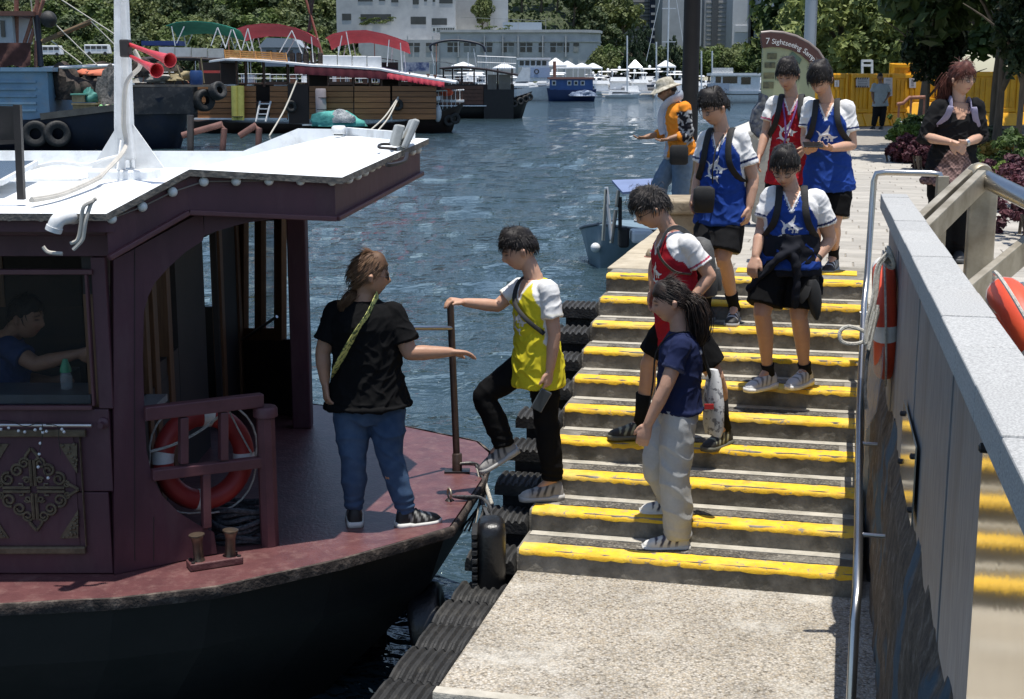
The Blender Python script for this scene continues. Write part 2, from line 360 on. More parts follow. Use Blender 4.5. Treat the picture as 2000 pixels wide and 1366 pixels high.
for i in range(1, NST + 1):
    s0 = S_BASE + (i - 1) * TREAD; z1 = Z_LAND + i * RISE; last = i == NST
    s1 = s0 + (TREAD + .12 if not last else .9)
    st = rough_box(C0, C1, s0, s1, z1 - RISE - (.12 if i > 1 else .4), z1, 'step', M_conc, stair, seed=i, chip=.006)
    # painted nosing: top band and turn-down on the riser
    mb = MB(STM); rg = random.Random(40 + i); n = 60; R = []
    lo = C0 + (.015 if i != NST else .0); hi = C1 - .02
    for k in range(n + 1):
        c = lo + (hi - lo) * k / n; e = rg.uniform(-.006, .006); d = .032 + rg.uniform(-.007, .006)
        R.append([(c, s0 + .124 + e, z1 + .0035), (c, s0 + .02, z1 + .004), (c, s0 + .002, z1 - .006), (c, s0 - .0055, z1 - .016), (c, s0 - .0055, z1 - d), (c, s0 + .03, z1 - d), (c, s0 + .03, z1 - .012), (c, s0 + .124 + e, z1 - .004)])
    mb.rings(R); mb.build('yellow_stripe', M_yellow, st, smooth=True)
    if not last:
        MB(STM).bbox((C0 + .16, s0 + .138, z1 - .004), (C1 - .13 - .02 * (i % 3), s0 + .245, z1 + .005)).build('grit_strip', M_grit, st)
        MB(STM).bbox((C0 + .02, s0 + .262, z1 - .004), (C1 - .01, s0 + .338, z1 + .006)).build('tread_edge', M_nose, st)
# tactile strip on the promenade behind the top step
MB(STM).bbox((-.82, S_BASE + 9 * TREAD + .36, -.002), (.12, S_BASE + 9 * TREAD + .62, .008)).build('yellow_pad', M_yellow, stair)
# landing
mb = MB(STM); mb.bbox((C0, S_LAND, Z_LAND - .35), (C1 + .1, S_BASE + .3, Z_LAND)); mb.build('landing', M_pebble, kind='structure', label='pebble dashed concrete landing at the foot of the stairs', bevel=.012)
rough_box(C0 - .002, C1 + .1, S_LAND - .07, S_LAND + .004, Z_LAND - .36, Z_LAND + .006, 'landing_kerb', M_nose, None, seed=77, chip=.004)['kind'] = 'structure'
# quay body below the stairs
MB(STM).bbox((C0 + .12, S_LAND + .1, WATER - 1.5), (C1 + 3, S_BASE + .25, Z_LAND - .34)).build('quay_foot', M_conc, kind='structure')
MB(STM).bbox((C0 + .12, S_BASE + .26, WATER - 1.5), (C1 + .05, S_BASE + 3.4, Z_LAND - .02)).build('quay_core', M_conc, kind='structure')

# --- rubber fenders bolted along the water edge of the stairs (parts of the staircase)
def fender(c0, c1, s0, s1, ztop, thick, nrib=7):
    mb = MB(STM); n = nrib * 4
    def sec(s, dz):
        pts = []
        for k in range(n + 1):
            c = c0 + (c1 - c0) * k / n; q = k % 4
            pts.append((c, s, ztop + dz - (.016 if q in (0, 3) else 0.0) - (.02 if k in (0, n) else 0)))
        pts.append((c1, s, ztop - thick)); pts.append((c0, s, ztop - thick)); return pts
    rg = random.Random(int(s0 * 100)); m = 5
    mb.rings([sec(s0 + (s1 - s0) * j / m, -.016 * (j in (0, m)) + rg.uniform(-.003, .003)) for j in range(m + 1)])
    return mb.build('rubber_fender', M_rubber, stair, smooth=True)
for i in range(1, NST):
    s0 = S_BASE + (i - 1) * TREAD
    fender(C0 - .30 - .012 * (i % 3), C0 - .006, s0 - .03, s0 + .26, Z_LAND + i * RISE - .055, .10)
    MB(STM).bbox((C0 - .26, s0 + .03, Z_LAND + i * RISE - .42), (C0 - .004, s0 + .22, Z_LAND + i * RISE - .156)).build('fender_block', M_rubber, stair)
ed = [5.72, 6.10, 6.50, 6.84, 7.19, 7.50]
for a, b in zip(ed, ed[1:]): fender(C0 - .30 + random.uniform(-.01, .01), C0 - .006, a + .004, b - .004, Z_LAND - .03, .13, 6)
MB(STM).bbox((C0 - .24, 5.8, WATER - 1), (C0 - .02, 7.55, Z_LAND - .165)).build('fender_backing', M_rubber, stair)

# --- promenade: base sheet, then the pavers one can tell apart
M_paver = pm('granite_paver', (.385, .36, .32), (.30, .28, .245), sc=3.5, rough=.85, bump=.2, bsc=90, rnd=.13, stain=(.25, .22, .18), stsc=1.2, stamt=.4)
M_joint = pm('paver_bed', (.30, .27, .23), (.2, .18, .15), sc=8, rough=.95)
S_TOP = S_BASE + 9 * TREAD + .64
prom = thing('promenade', 'pale granite paved waterfront promenade', None, kind='structure')
MB(STM).bbox((C0 + .02, S_TOP - .02, -1.2), (26, 60, -.012)).build('paving_bed', M_joint, prom)
MB(STM).bbox((C1 + .06, 8.42, -1.2), (26, S_TOP - .021, -.012)).build('paving_bed', M_joint, prom)
MB(STM).bbox((.52, -6, -1.2), (26, 8.419, -.013)).build('paving_bed', M_joint, prom)
MB(STM).bbox((C1 + .004, 8.42, -2), (C1 + .058, S_TOP, -.004)).build('stair_side_kerb', M_nose, prom)
pl_, pw_ = .62, .31
pme = MB().bbox((-.305, -.15, -.03), (.305, .15, 0)).mesh('paver')
bm = bmesh.new(); bm.from_mesh(pme); bmesh.ops.bevel(bm, geom=[e for e in bm.edges if all(v.co.z > -.001 for v in e.verts)], offset=.006, segments=1, affect='EDGES'); bm.to_mesh(pme); bm.free()
pme.materials.append(M_paver); npav = 0; far = MB(STM)
r = 0; s = S_TOP + pw_ / 2
cand = []
while s < 34:
    off = (r % 2) * .31 + (r % 3) * .07
    c = C0 + .62 + off * .9
    while c < 11:
        p = cs(c, s); vis = p.x / p.y < .40
        if vis: cand.append((p.length, c, s, r))
        c += pl_
    s += pw_; r += 1
s = S_TOP - pw_ / 2; r = 1
while s > 8.5:
    c = C1 + .37 + (r % 2) * .31
    while c < 3.4: cand.append((cs(c, s).length - 4, c, s, r)); c += pl_
    s -= pw_; r += 1
cand.sort()
for i, (dd, c, s, r) in enumerate(cand):
    if i < 300:
        o = link('paver', pme, None, prom); p = cs(c, s, random.uniform(-.002, .002)); o.location = p; o.rotation_euler = (random.uniform(-.004, .004), random.uniform(-.004, .004), -SA)
    else: far.bbox((c - .304, s - .15, -.03), (c + .304, s + .15, 0))
s = 8.42 - pw_ / 2; r = 0
while s > -2:
    c = .86 + (r % 2) * .31
    while c < 9: far.bbox((c - .304, s - .15, -.03), (c + .304, s + .15, 0)); c += pl_
    s -= pw_; r += 1
o = far.build('distant_pavers', M_paver, prom); o['kind'] = 'stuff'
# long granite edge slabs of the quay beside the stair head
M_edge = pm('quay_edge_stone', (.47, .41, .31), (.34, .29, .21), sc=3, rough=.9, bump=.3, bsc=30, stain=(.22, .17, .11), stsc=2, stamt=.6)
s = S_TOP - .25; k = 0
while s < 22:
    ln = .98; MB(STM).bbox((C0 - .06, s + .004, -.42), (C0 + .29, s + ln - .004, .006 + .004 * (k % 2))).build('edge_stone', M_edge, prom, bevel=.012); s += ln; k += 1
MB(STM).bbox((C0 - .02, S_TOP - .2, -3.5), (C0 + .018, 60, -.425)).build('quay_face', M_conc, prom)

# --- right-hand parapet wall
wall = thing('parapet_wall', 'granite capped parapet wall along the right side of the stairs', 'wall', cs(.33, 5, 0))
ZC = .85; SW0, SW1 = -1.5, 8.38; TW = .0175
WSM = STM @ Matrix(((1, -TW, 0, TW * 8.38), (0, 1, 0, 0), (0, 0, 1, 0), (0, 0, 0, 1)))
M_granite = pm('grey_granite', (.43, .43, .42), (.25, .25, .245), sc=190, rough=.75, bump=.1, bsc=250, detail=2, lo=.36, hi=.64, rnd=.06, stain=(.34, .33, .31), stsc=1.2, stamt=.4)
M_gran2 = pm('polished_granite_cladding', (.26, .26, .265), (.16, .16, .168), sc=40, rough=.5, bump=.05, detail=3, rnd=.06, stretch=(1, 1, .15), stain=(.09, .075, .06), stsc=5, stamt=.75)
def rock_mat():
    m, t, b = _nt('hacked_rock'); N = t.nodes; L = t.links; b.inputs['Roughness'].default_value = .9
    tc = N.new('ShaderNodeTexCoord'); mp = N.new('ShaderNodeMapping'); mp.inputs['Scale'].default_value = (1, 1, .55); L.new(tc.outputs['Object'], mp.inputs[0])
    n = N.new('ShaderNodeTexNoise'); n.inputs['Scale'].default_value = 16; n.inputs['Detail'].default_value = 10; n.inputs['Roughness'].default_value = .78; L.new(mp.outputs[0], n.inputs[0])
    cr = N.new('ShaderNodeValToRGB'); E = cr.color_ramp.elements; E[0].position = .32; E[0].color = (.035, .027, .02, 1); E[1].position = .72; E[1].color = (.34, .30, .25, 1)
    e = E.new(.52); e.color = (.13, .1, .075, 1); L.new(n.outputs[0], cr.inputs[0])
    # blue paint runs near the stair foot
    n2 = N.new('ShaderNodeTexNoise'); n2.inputs['Scale'].default_value = 3.2; n2.inputs['Detail'].default_value = 6; L.new(mp.outputs[0], n2.inputs[0])
    mr = N.new('ShaderNodeMapRange'); mr.inputs[1].default_value = .54; mr.inputs[2].default_value = .6; mr.inputs[4].default_value = .75; L.new(n2.outputs[0], mr.inputs[0])
    mx = N.new('ShaderNodeMixRGB'); mx.inputs[2].default_value = (.05, .12, .18, 1); L.new(mr.outputs[0], mx.inputs[0]); L.new(cr.outputs[0], mx.inputs[1])
    L.new(mx.outputs[0], b.inputs['Base Color'])
    bp = N.new('ShaderNodeBump'); bp.inputs['Strength'].default_value = 1; bp.inputs['Distance'].default_value = .03; L.new(n.outputs[0], bp.inputs['Height']); L.new(bp.outputs[0], b.inputs['Normal'])
    return m
M_rock = rock_mat()
# hacked rock face below
nu, nv = 150, 40
P = np.array([[SW0 + (10.9 - SW0) * i / nu, Z_LAND - .4 + (-.13 - Z_LAND + .4) * j / nv, 0] for i in range(nu + 1) for j in range(nv + 1)])
Q = np.stack([P[:, 0], P[:, 1] * .6, P[:, 2]], 1)
dis = vnoise(Q, 4.5, 1) * .012 + vnoise(Q, 13, 2) * .012 + vnoise(Q, 31, 3) * .009
mb = MB(WSM)
top = lambda s: 9
vs = []
for (s, z, _), d in zip(P, dis):
    zz = min(z, top(s))
    vs.append((.222 + d + (.05 * max(0, min(1, (z + .3) / .17))), s, zz))
fs = [(i * (nv + 1) + j, i * (nv + 1) + j + 1, (i + 1) * (nv + 1) + j + 1, (i + 1) * (nv + 1) + j) for i in range(nu) for j in range(nv)]
mb.add(vs, fs); mb.build('rock_face', M_rock, wall, smooth=True)
MB(WSM).bbox((.288, SW0, -1.6), (.325, SW1 - .02, ZC - .08)).build('wall_core', M_conc, wall)
# granite cladding panels and coping slabs
s = SW0; k = 0
while s < SW1 - .3:
    ln = .74 if k % 3 else .9
    e = min(s + ln, SW1)
    MB(WSM).bbox((.262 - .004 * (k % 2), s + .004, -.20 - .06 * (k % 3)), (.287, e - .004, ZC - .092)).build('cladding_panel', M_gran2, wall, bevel=.003)
    s = e; k += 1
s = SW0; k = 0
while s < SW1:
    e = min(s + .46, SW1)
    MB(WSM).bbox((.203, s + .0025, ZC - .085), (.352, e - .0025, ZC + .003 * (k % 3 == 0))).build('coping_slab', M_granite, wall, bevel=.005)
    s = e; k += 1
MB(WSM).bbox((.327, SW0, -.01), (.340, SW1, ZC - .09)).build('back_cladding', M_gran2, wall)
# polished steel plates bolted to the wall
M_mirror = pm('polished_steel_plate', (.82, .78, .66), (.74, .7, .6), sc=3, rough=.12, metal=1, bump=.02, bsc=30)
for (s0, s1, z0, z1) in ((.4, 3.22, -1.0, .74), (5.2, 6.0, -.15, .16)):
    o = MB(WSM).bbox((.242, s0, z0), (.248, s1, z1)).build('steel_plate', M_mirror, wall)
    for a in (s0 + .05, s1 - .05):
        for zz in (z0 + .05, z1 - .05): MB(WSM).lathe([(.012, 0), (.012, .012), (.006, .016)], (.242, a, zz), (-1, 0, 0), 8).build('bolt', M_darkmetal, o)

# --- stair handrail of bent tube
hr = thing('stair_handrail', 'bent stainless tube handrail climbing the right side of the stairs', 'handrail', cs(.12, 7, 0))
pA = cs(.19, 9.62, .90); pB = cs(.62, 9.5, .90)
path = [cs(.62, 9.55, 0), cs(.62, 9.55, .84), cs(.60, 9.555, .895), cs(.55, 9.56, .9), cs(.26, 9.6, .9), cs(.2, 9.61, .89), cs(.185, 9.61, .84), cs(.17, 9.55, .22), cs(.155, 9.3, .05), cs(.14, 8.1, -.42), cs(.13, 6.2, -.56), cs(.125, 5.75, -.62), cs(.12, 5.65, -.72), cs(.12, 5.6, -1.36)]
MB().tube(path[1:], .021, 12).build('rail_tube', M_steel, hr, smooth=True)
MB().bar(cs(.62, 9.55, -.01), cs(.62, 9.55, .885), .075, .05, up=(0, 1, 0)).build('post', M_dullsteel, hr, bevel=.004)
for s, z in ((9.2, .01), (7.6, -.456), (6.3, -.553), (5.6, -1.1)):
    MB().tube([cs(.13, s, z), cs(.25, s, z)], .011, 8).build('bracket', M_steel, hr, smooth=True)

# --- heavy steel balustrade with raking bars beyond the wall
bal = thing('balustrade', 'dull steel balustrade with raking flat bars and round tube rail', 'balustrade', (3.1, 8.4, 0))
def P1(u, v, y): return aty(u, v, y)
MB().bar(P1(1922, 345, 8.6), Vector((P1(1922, 345, 8.6).x, 8.6, -.01)), .175, .05, up=(0, 1, 0)).build('post', M_dullsteel, bal, bevel=.01)
def dn_(a, b):
    MB().bar(b + Vector((0, 0, .03)), Vector((b.x, b.y, -.01)), .09, .05, up=(0, 1, 0)).build('foot_post', M_dullsteel, bal, bevel=.004); return b
MB().bar(P1(1918, 352, 8.5), dn_(P1(1918, 352, 8.5), P1(1800, 468, 7.6)), .05, .13).build('raking_bar', M_dullsteel, bal, bevel=.006)
MB().bar(P1(1905, 340, 8.72), dn_(P1(1905, 340, 8.72), P1(1790, 448, 7.8)), .05, .13).build('raking_bar', M_dullsteel, bal, bevel=.006)
MB().bar(P1(2060, 440, 8.4), dn_(P1(2060, 440, 8.4), P1(1880, 590, 7.3)), .05, .15).build('raking_bar', M_dullsteel, bal, bevel=.006)
q_ = P1(2075, 425, 7.6); MB().bar(q_, Vector((q_.x, q_.y, -.01)), .15, .05, up=(0, 1, 0)).build('post', M_dullsteel, bal, bevel=.01)
MB().bar(P1(2060, 440, 8.4) + Vector((.01, 0, .04)), P1(2075, 425, 7.6), .05, .10).build('raking_bar', M_dullsteel, bal, bevel=.006)
MB().tube([P1(1905, 342, 8.75), P1(1925, 350, 8.55), P1(2075, 425, 7.6)], .055, 14).build('tube_rail', M_steel, bal, smooth=True)
MB().lathe([(.075, -.04), (.085, -.02), (.085, .02), (.075, .04)], P1(1912, 345, 8.62), (.3, -1, -.1), 16).build('end_cap', M_dullsteel, bal, smooth=True)
# ================================================================== TOUR BOAT
DZ = -1.08
boat = thing('tour_boat', 'maroon wooden sightseeing boat with white roof moored at the stairs', 'boat', (-3.5, 8.9, WATER))
M_mar = pm('maroon_paint', (.088, .030, .042), (.062, .021, .030), sc=4, rough=.55, bump=.12, bsc=20, stain=(.16, .10, .10), stsc=5, stamt=.22, stretch=(1, 1, .35))
M_marl = pm('maroon_trim', (.12, .045, .052), (.09, .032, .038), sc=6, rough=.5, bump=.08)
M_deck = pm('maroon_deck_paint', (.125, .050, .050), (.088, .034, .036), sc=7, rough=.42, bump=.18, bsc=55, stain=(.26, .16, .14), stsc=9, stamt=.35)
M_hull = pm('black_hull', (.012, .011, .011), (.007, .007, .007), sc=3, rough=.55, bump=.15, bsc=12)
M_rub = pm('chipped_rubbing_strake', (.05, .036, .03), (.018, .014, .012), sc=14, rough=.85, bump=.4, bsc=40, stain=(.34, .27, .22), stsc=9, stamt=.45)
M_wood = pm('varnished_brown_wood', (.17, .08, .036), (.10, .045, .02), sc=5, rough=.4, bump=.05, stretch=(12, 12, 1))
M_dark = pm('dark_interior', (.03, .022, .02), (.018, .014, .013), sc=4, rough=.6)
M_gold = pm('tarnished_gilt', (.16, .12, .075), (.09, .065, .04), sc=20, rough=.5, bump=.1, metal=.2)
M_winglass = glassm('cabin_glass', (.015, .018, .022), .12)
AX = 8.97
def mir(p): p = Vector(p); return Vector((p.x, 2 * AX - p.y, p.z))
# deck outline (plan)
near = [(-8.6, 6.5), (-5, 6.5), (-2.57, 6.58), (-2.02, 6.66), (-1.55, 6.82), (-.957, 7.24), (-.59, 7.58), (-.37, 7.80), (-.30, 8.2), (-.2, 8.8), (-.165, 9.45), (-.26, 9.75)]
farp = [(-.82, 10.2), (-1.55, 10.9), (-2.4, 11.3), (-5, 11.42), (-8.6, 11.42)]
deck = near + farp
MB().prism(deck, DZ - .05, DZ).build('deck', M_deck, boat)
def scaled(poly, k, dx=0): return [((p[0] - -4.3) * (k if p[0] > -4.3 else 1) + -4.3 + dx, (p[1] - AX) * k + AX) for p in poly]
# worn rubbing strake below the deck edge
mb = MB(); o1 = scaled(deck, 1.006); nS = len(o1)
dense = []
for i in range(nS):
    a, b = Vector((*o1[i], 0)), Vector((*o1[(i + 1) % nS], 0)); n = max(1, int((b - a).length / .12))
    dense += [a + (b - a) * k / n for k in range(n)]
rg = random.Random(5)
prof = [(-.012, DZ + .004), (.004, DZ + .002), (.010, DZ - .02), (.004, DZ - .06), (-.02, DZ - .07)]
R = []
for k, (off, z) in enumerate(prof):
    ring = []
    for p in dense:
        d = (Vector((p.x, p.y)) - Vector((min(p.x, -4.3) if p.x < -4.3 else -3.2, AX))).normalized(); j = rg.uniform(-.005, .005)
        ring.append((p.x + d.x * (off + j), p.y + d.y * (off + j), z + j * .7))
    R.append(ring)
mb.rings(R, cap=False); mb.build('rubbing_strake', M_rub, boat, smooth=True)
# hull
mb = MB(); R = []
for k, z in ((.995, DZ - .04), (.97, -1.45), (.90, -1.8), (.80, WATER - .05), (.55, WATER - .5)):
    R.append([(p[0], p[1], z) for p in scaled(deck, k, -.05 * (1 - k) * 10 * .3)])
mb.rings(R); mb.build('hull', M_hull, boat)
MB().tube([atz(738, 1330, WATER - .3) + Vector((0, 0, -.5)), atz(738, 1330, WATER - .3) + Vector((0, 0, .75))], .07, 10).build('rudder_post', M_hull, boat, smooth=True)

# --- cabin near side, straight wall at y = 7
Y1 = 7.0
def w1(u, v, d=0.0): return aty(u, v, Y1) + Vector((0, -d, 0))
def w1box(name, mat, u0, v0, u1, v1, d0, d1, parent, bevel=.004):
    a = w1(u0, v0); b = w1(u1, v1); return MB().bbox((a.x, Y1 - d0, a.z), (b.x, Y1 - d1, b.z)).build(name, mat, parent, bevel=bevel)
w1box('wall_board', M_mar, -700, 800, 221, 960, 0, -.05, boat)
w1box('wall_board', M_mar, -700, 962, 221, 1120, 0.002, -.05, boat)
w1box('wall_board', M_mar, 176, 503, 221, 798.5, 0.001, -.05, boat)
w1box('wall_board', M_mar, -700, 503, -330, 798.5, 0.001, -.05, boat)
w1box('wall_board', M_mar, -700, 430, 221, 501, 0.003, -.05, boat)
w1box('moulding', M_marl, -700, 441, 214, 459, .05, .0, boat, .008)
win = thing('cabin_window', None, None, (0, 0, 0)); win.parent = boat; PLOC[win.name] = -base_of(boat); win.location = -base_of(boat)
for (a, b, c, d) in ((-330, 526, 182, 536), (-330, 792, 182, 800), (172, 536, 182, 792), (-330, 536, -322, 792)):
    w1box('frame', M_marl, a, b, c, d, .022, -.02, win)
w1box('pane', M_winglass, -322, 536, 172, 792, -.006, -.012, win, 0)
w1box('sill', pm('blue_grey_sill', (.06, .075, .09), (.04, .05, .06), rough=.4), -322, 776, 172, 793, -.05, -.35, boat, 0)
# carved panel
cp = thing('carved_panel', None, None, (0, 0, 0)); cp.parent = boat; PLOC[cp.name] = -base_of(boat); cp.location = -base_of(boat)
for (a, b, c, d) in ((-220, 838, 170, 852), (-220, 1066, 170, 1080), (158, 852, 170, 1066), (-220, 852, -208, 1066)):
    w1box('frame', M_gold, a, b, c, d, .028, 0, cp, .006)
w1box('field', M_mar, -207, 853, 157, 1065, .006, .0, cp, 0)
k = 7.05 / FPX
oc = w1(68, 955)
def orn(pts, r=.009):
    for sx in (1, -1):
        for sz in (1, -1):
            MB().tube([(oc.x + sx * p[0] * k, Y1 - .014, oc.z + sz * p[1] * k) for p in pts], r, 6).build('scroll', M_gold, cp, smooth=True)
def spiral(cx, cy, r0, a0, turns, sgn=1, n=22):
    return [(cx + r0 * (1 - .72 * i / n) * math.cos(a0 + sgn * turns * 2 * PI * i / n), cy + r0 * (1 - .72 * i / n) * math.sin(a0 + sgn * turns * 2 * PI * i / n)) for i in range(n + 1)]
orn([(4, 8), (4, 62)]); orn([(7, 4), (62, 4)]); orn([(0, 86), (5, 80), (11, 72), (14, 64)])
orn([(90, 0), (82, 5), (73, 10), (66, 12)])
orn(spiral(16, 55, 11, PI * .8, 1.4, -1), .007); orn(spiral(31, 40, 13, PI * .7, 1.4, -1), .008); orn(spiral(51, 22, 14, PI * .6, 1.4, -1), .008)
orn(spiral(66, 11, 7, PI * .6, 1.2, -1), .006); orn(spiral(14, 20, 7, PI * .1, 1.3, 1), .006); orn([(4, 10), (4, 24), (13, 26)], .006); orn([(22, 4), (22, 12), (30, 12)], .006)
for (ax_, ay_, dx, dy) in ((152, 866, -36, 58), (154, 1050, -36, -56), (-17, 866, 36, 58), (-17, 1050, 36, -56)):
    mb = MB(); a = w1(ax_, ay_); b = w1(ax_ + dx, ay_); c = w1(ax_, ay_ + dy); mb.plate([a, b, c], (0, -.014, 0))
    for q in range(16):
        s_, t_ = random.random(), random.random()
        if s_ + t_ > 1: s_, t_ = 1 - s_, 1 - t_
        p = a + (b - a) * s_ * .85 + (c - a) * t_ * .85; mb.ball((p.x, Y1 - .015, p.z), .008, 6, 4)
    mb.build('corner_carving', M_gold, cp, smooth=True)
# chrome rail and its strand of little globes
MB().tube([w1(-400, 822, .07), w1(187, 825, .07)], .010, 10).build('grab_rail', M_steel, boat, smooth=True)
MB().lathe([(.03, 0), (.03, .02), (.015, .03), (.015, .07)], w1(203, 826, 0), (0, -1, 0), 12).build('rail_boss', M_mar, boat, smooth=True)
gl = thing('globe_lights', 'strand of small white globe lights hung on the cabin grab rail', 'string lights', w1(90, 830, .07))
M_globe = pm('frosted_globe', (.74, .74, .72), (.66, .66, .64), rough=.35)
for (u, v) in ((3, 825), (12, 832), (27, 829), (46, 835), (58, 837), (78, 833), (89, 831), (93, 838), (100, 836), (130, 832), (134, 837), (88, 859), (86, 880), (84, 905), (103, 926)):
    MB().ball(w1(u, v, .075), .0085, 8, 6).build('globe', M_globe, gl, smooth=True)
MB().tube(spline([w1(-60, 824, .08), w1(20, 815, .075), w1(60, 826, .08), w1(90, 818, .08), w1(92, 850, .078), w1(86, 880, .078), w1(92, 897, .078), w1(100, 922, .078)], 5), .0022, 5).build('wire', M_darkmetal, gl)
MB().tube(spline([w1(100, 822, .08), w1(122, 826, .08), w1(124, 850, .078), w1(128, 882, .078)], 5), .002, 5).build('wire', M_darkmetal, gl)

# --- angled panel with the oval opening
E2 = Vector((.839, .544, 0)); N2 = Vector((.544, -.839, 0)); Q2 = Vector((-2.105, 6.995, 0))
def w2(u, v, d=0.0): return atp(u, v, Q2, N2) + N2 * d
pl = [(222, 508), (300, 466), (396, 413), (399, 459), (396, 471), (363, 492), (330, 522), (303, 552), (290, 578), (281, 611), (279, 700), (282, 796), (286, 880), (297, 930), (318, 970), (350, 1002), (385, 1024), (418, 1040), (424, 1081), (224, 1122)]
def strip_panel(outer, inner, name, parent, mat, vec):
    """panel between two polylines with the same number of points"""
    mb = MB(); n = len(outer); v = [Vector(p) for p in outer] + [Vector(p) for p in inner]; v += [p + vec for p in v]; N = 2 * n; fs = []
    for i in range(n - 1):
        fs += [(i, i + 1, n + i + 1, n + i), (N + i, N + n + i, N + n + i + 1, N + i + 1), (n + i, n + i + 1, N + n + i + 1, N + n + i), (i, N + i, N + i + 1, i + 1)]
    fs += [(0, n, N + n, N), (n - 1, N + n - 1, N + 2 * n - 1, 2 * n - 1)]
    mb.add(v, fs); return mb.build(name, mat, parent)
inn = [(399, 459), (396, 471), (363, 492), (330, 522), (303, 552), (290, 578), (281, 611), (279, 700), (282, 796), (286, 880), (297, 930), (318, 970), (350, 1002), (385, 1024), (418, 1040), (424, 1081)]
out = [(396, 413), (385, 419), (340, 444), (300, 466), (262, 487), (240, 499), (222, 508), (222, 640), (222, 780), (223, 900), (223, 980), (224, 1050), (224, 1122), (270, 1113), (330, 1101), (400, 1086)]
strip_panel([w2(*p) for p in out], [w2(*p) for p in inn], 'arched_panel', boat, M_mar, -N2 * .06)
for uu in (263, 300): MB().bar(w2(uu, 1010 if uu == 300 else 480, .002), w2(uu, 1095, .002), .003, .003).build('seam', M_dark, boat)
# roof edge points
R1 = aty(207, 418, 6.75); R2 = aty(370, 331, 7.10); R3 = aty(668, 347, 7.44); RT = aty(838, 271, 9.0)
F3 = aty(652, 257, 10.9); F1 = aty(512, 303, 11.1); L0 = R1 + Vector((-5.5, -.05, .03))
F1s = Vector((F1.x - .15, F1.y, .82)); F2s = Vector((F1.x + .3, 11.05, 1.0)); F3s = Vector((F3.x, F3.y, 1.08)); FL = Vector((L0.x, 11.12, .83))
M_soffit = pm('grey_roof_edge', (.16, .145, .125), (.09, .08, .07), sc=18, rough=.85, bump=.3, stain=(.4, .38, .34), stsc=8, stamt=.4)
M_roof = pm('white_roof_paint', (.80, .82, .83), (.68, .70, .71), sc=3, rough=.55, bump=.08, bsc=15, stain=(.46, .45, .42), stsc=5, stamt=.6)
roof = thing('roof', None, None); roof.parent = boat; PLOC[roof.name] = -base_of(boat); roof.location = -base_of(boat)
top = [L0, R1, R2, R3, RT, F3s, F2s, F1s, FL]; dn = Vector((0, 0, -.035)); tv = [p.copy() for p in top] + [p + dn for p in top]
mb = MB(); mb.add(tv, [(0, 1, 7, 8), (1, 2, 6, 7), (2, 3, 5, 6), (3, 4, 5)]); 
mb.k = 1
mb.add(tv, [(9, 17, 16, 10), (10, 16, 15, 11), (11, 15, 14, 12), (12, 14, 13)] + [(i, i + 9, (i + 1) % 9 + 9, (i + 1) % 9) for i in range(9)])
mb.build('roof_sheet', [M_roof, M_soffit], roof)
for a, b in ((FL, F1s), (F1s, F2s), (F2s, F3s), (F3s, RT)):
    h = .13 if a is not F3s else .0
    if h: MB().plate([a + Vector((0, 0, .001)), b + Vector((0, 0, .001)), b + Vector((0, 0, h if b is not F3s else .05)), a + Vector((0, 0, h))], (0, -.03, 0)).build('upstand', M_roof, roof)
MB().bar(F3s + Vector((.1, -.06, .03)), RT + Vector((-.12, .1, .0)), .05, .07).build('upstand', M_roof, roof)
# fascia boards and moulding under the roof edge
def inset(p, d): 
    c = Vector((-2.6, AX, p.z)); q = (c - p); q.z = 0; return p + q.normalized() * d
fas = [L0, R1, R2, R3, RT, F3s, F2s, F1s, FL]
for i in range(8):
    a, b = inset(fas[i], .06) + Vector((0, 0, -.036)), inset(fas[i + 1], .06) + Vector((0, 0, -.036))
    if i == 0: a.y = 6.80; b.y = 6.80
    h = .20 if i in (1, 2, 3, 4, 5, 6) else .06
    inn_ = (inset(a, .04) - a)
    MB().plate([a, b, b + Vector((0, 0, -h)), a + Vector((0, 0, -h))], inn_).build('fascia', M_mar, roof)
    if i in (1, 2, 3, 4):
        o = -inn_.normalized() * .028; dz = Vector((0, 0, -h + .012))
        MB().bar(a + dz + o * .5, b + dz + o * .5, .03, .028).build('moulding', M_marl, roof, bevel=.006)
# arched beam running forward from the panel
p3 = w2(399, 459); r3 = inset(R3, .10); E3 = Vector((r3.x - p3.x, r3.y - p3.y, 0)).normalized(); N3 = Vector((E3.y, -E3.x, 0))
def w3(u, v): return atp(u, v, p3, N3)
outb = [(398, 405), (430, 404), (478, 402), (528, 401), (561, 400), (655, 397)]; inb = [(399, 460), (429, 450), (478, 436), (528, 429), (561, 426), (655, 421)]
strip_panel([w3(*p) for p in outb], [w3(*p) for p in inb], 'arched_beam', boat, M_mar, -N3 * .06)
# mirrored far side: beam and panel
strip_panel([mir(w3(*p)) for p in outb], [mir(w3(*p)) for p in inb], 'arched_beam', boat, M_mar, Vector((-N3.x, N3.y, 0)) * .06)
fp = aty(580, 430, 10.2); MB().bar((fp.x, 10.2, DZ), (fp.x, 10.2, .80), .14, .14).build('column', M_mar, boat, bevel=.01)
# front cross beam carrying the roof
MB().bar(inset(R3, .16) + Vector((-.05, 0, -.17)), inset(F3s, .16) + Vector((-.05, 0, -.2)), .06, .14).build('cross_beam', M_mar, boat)
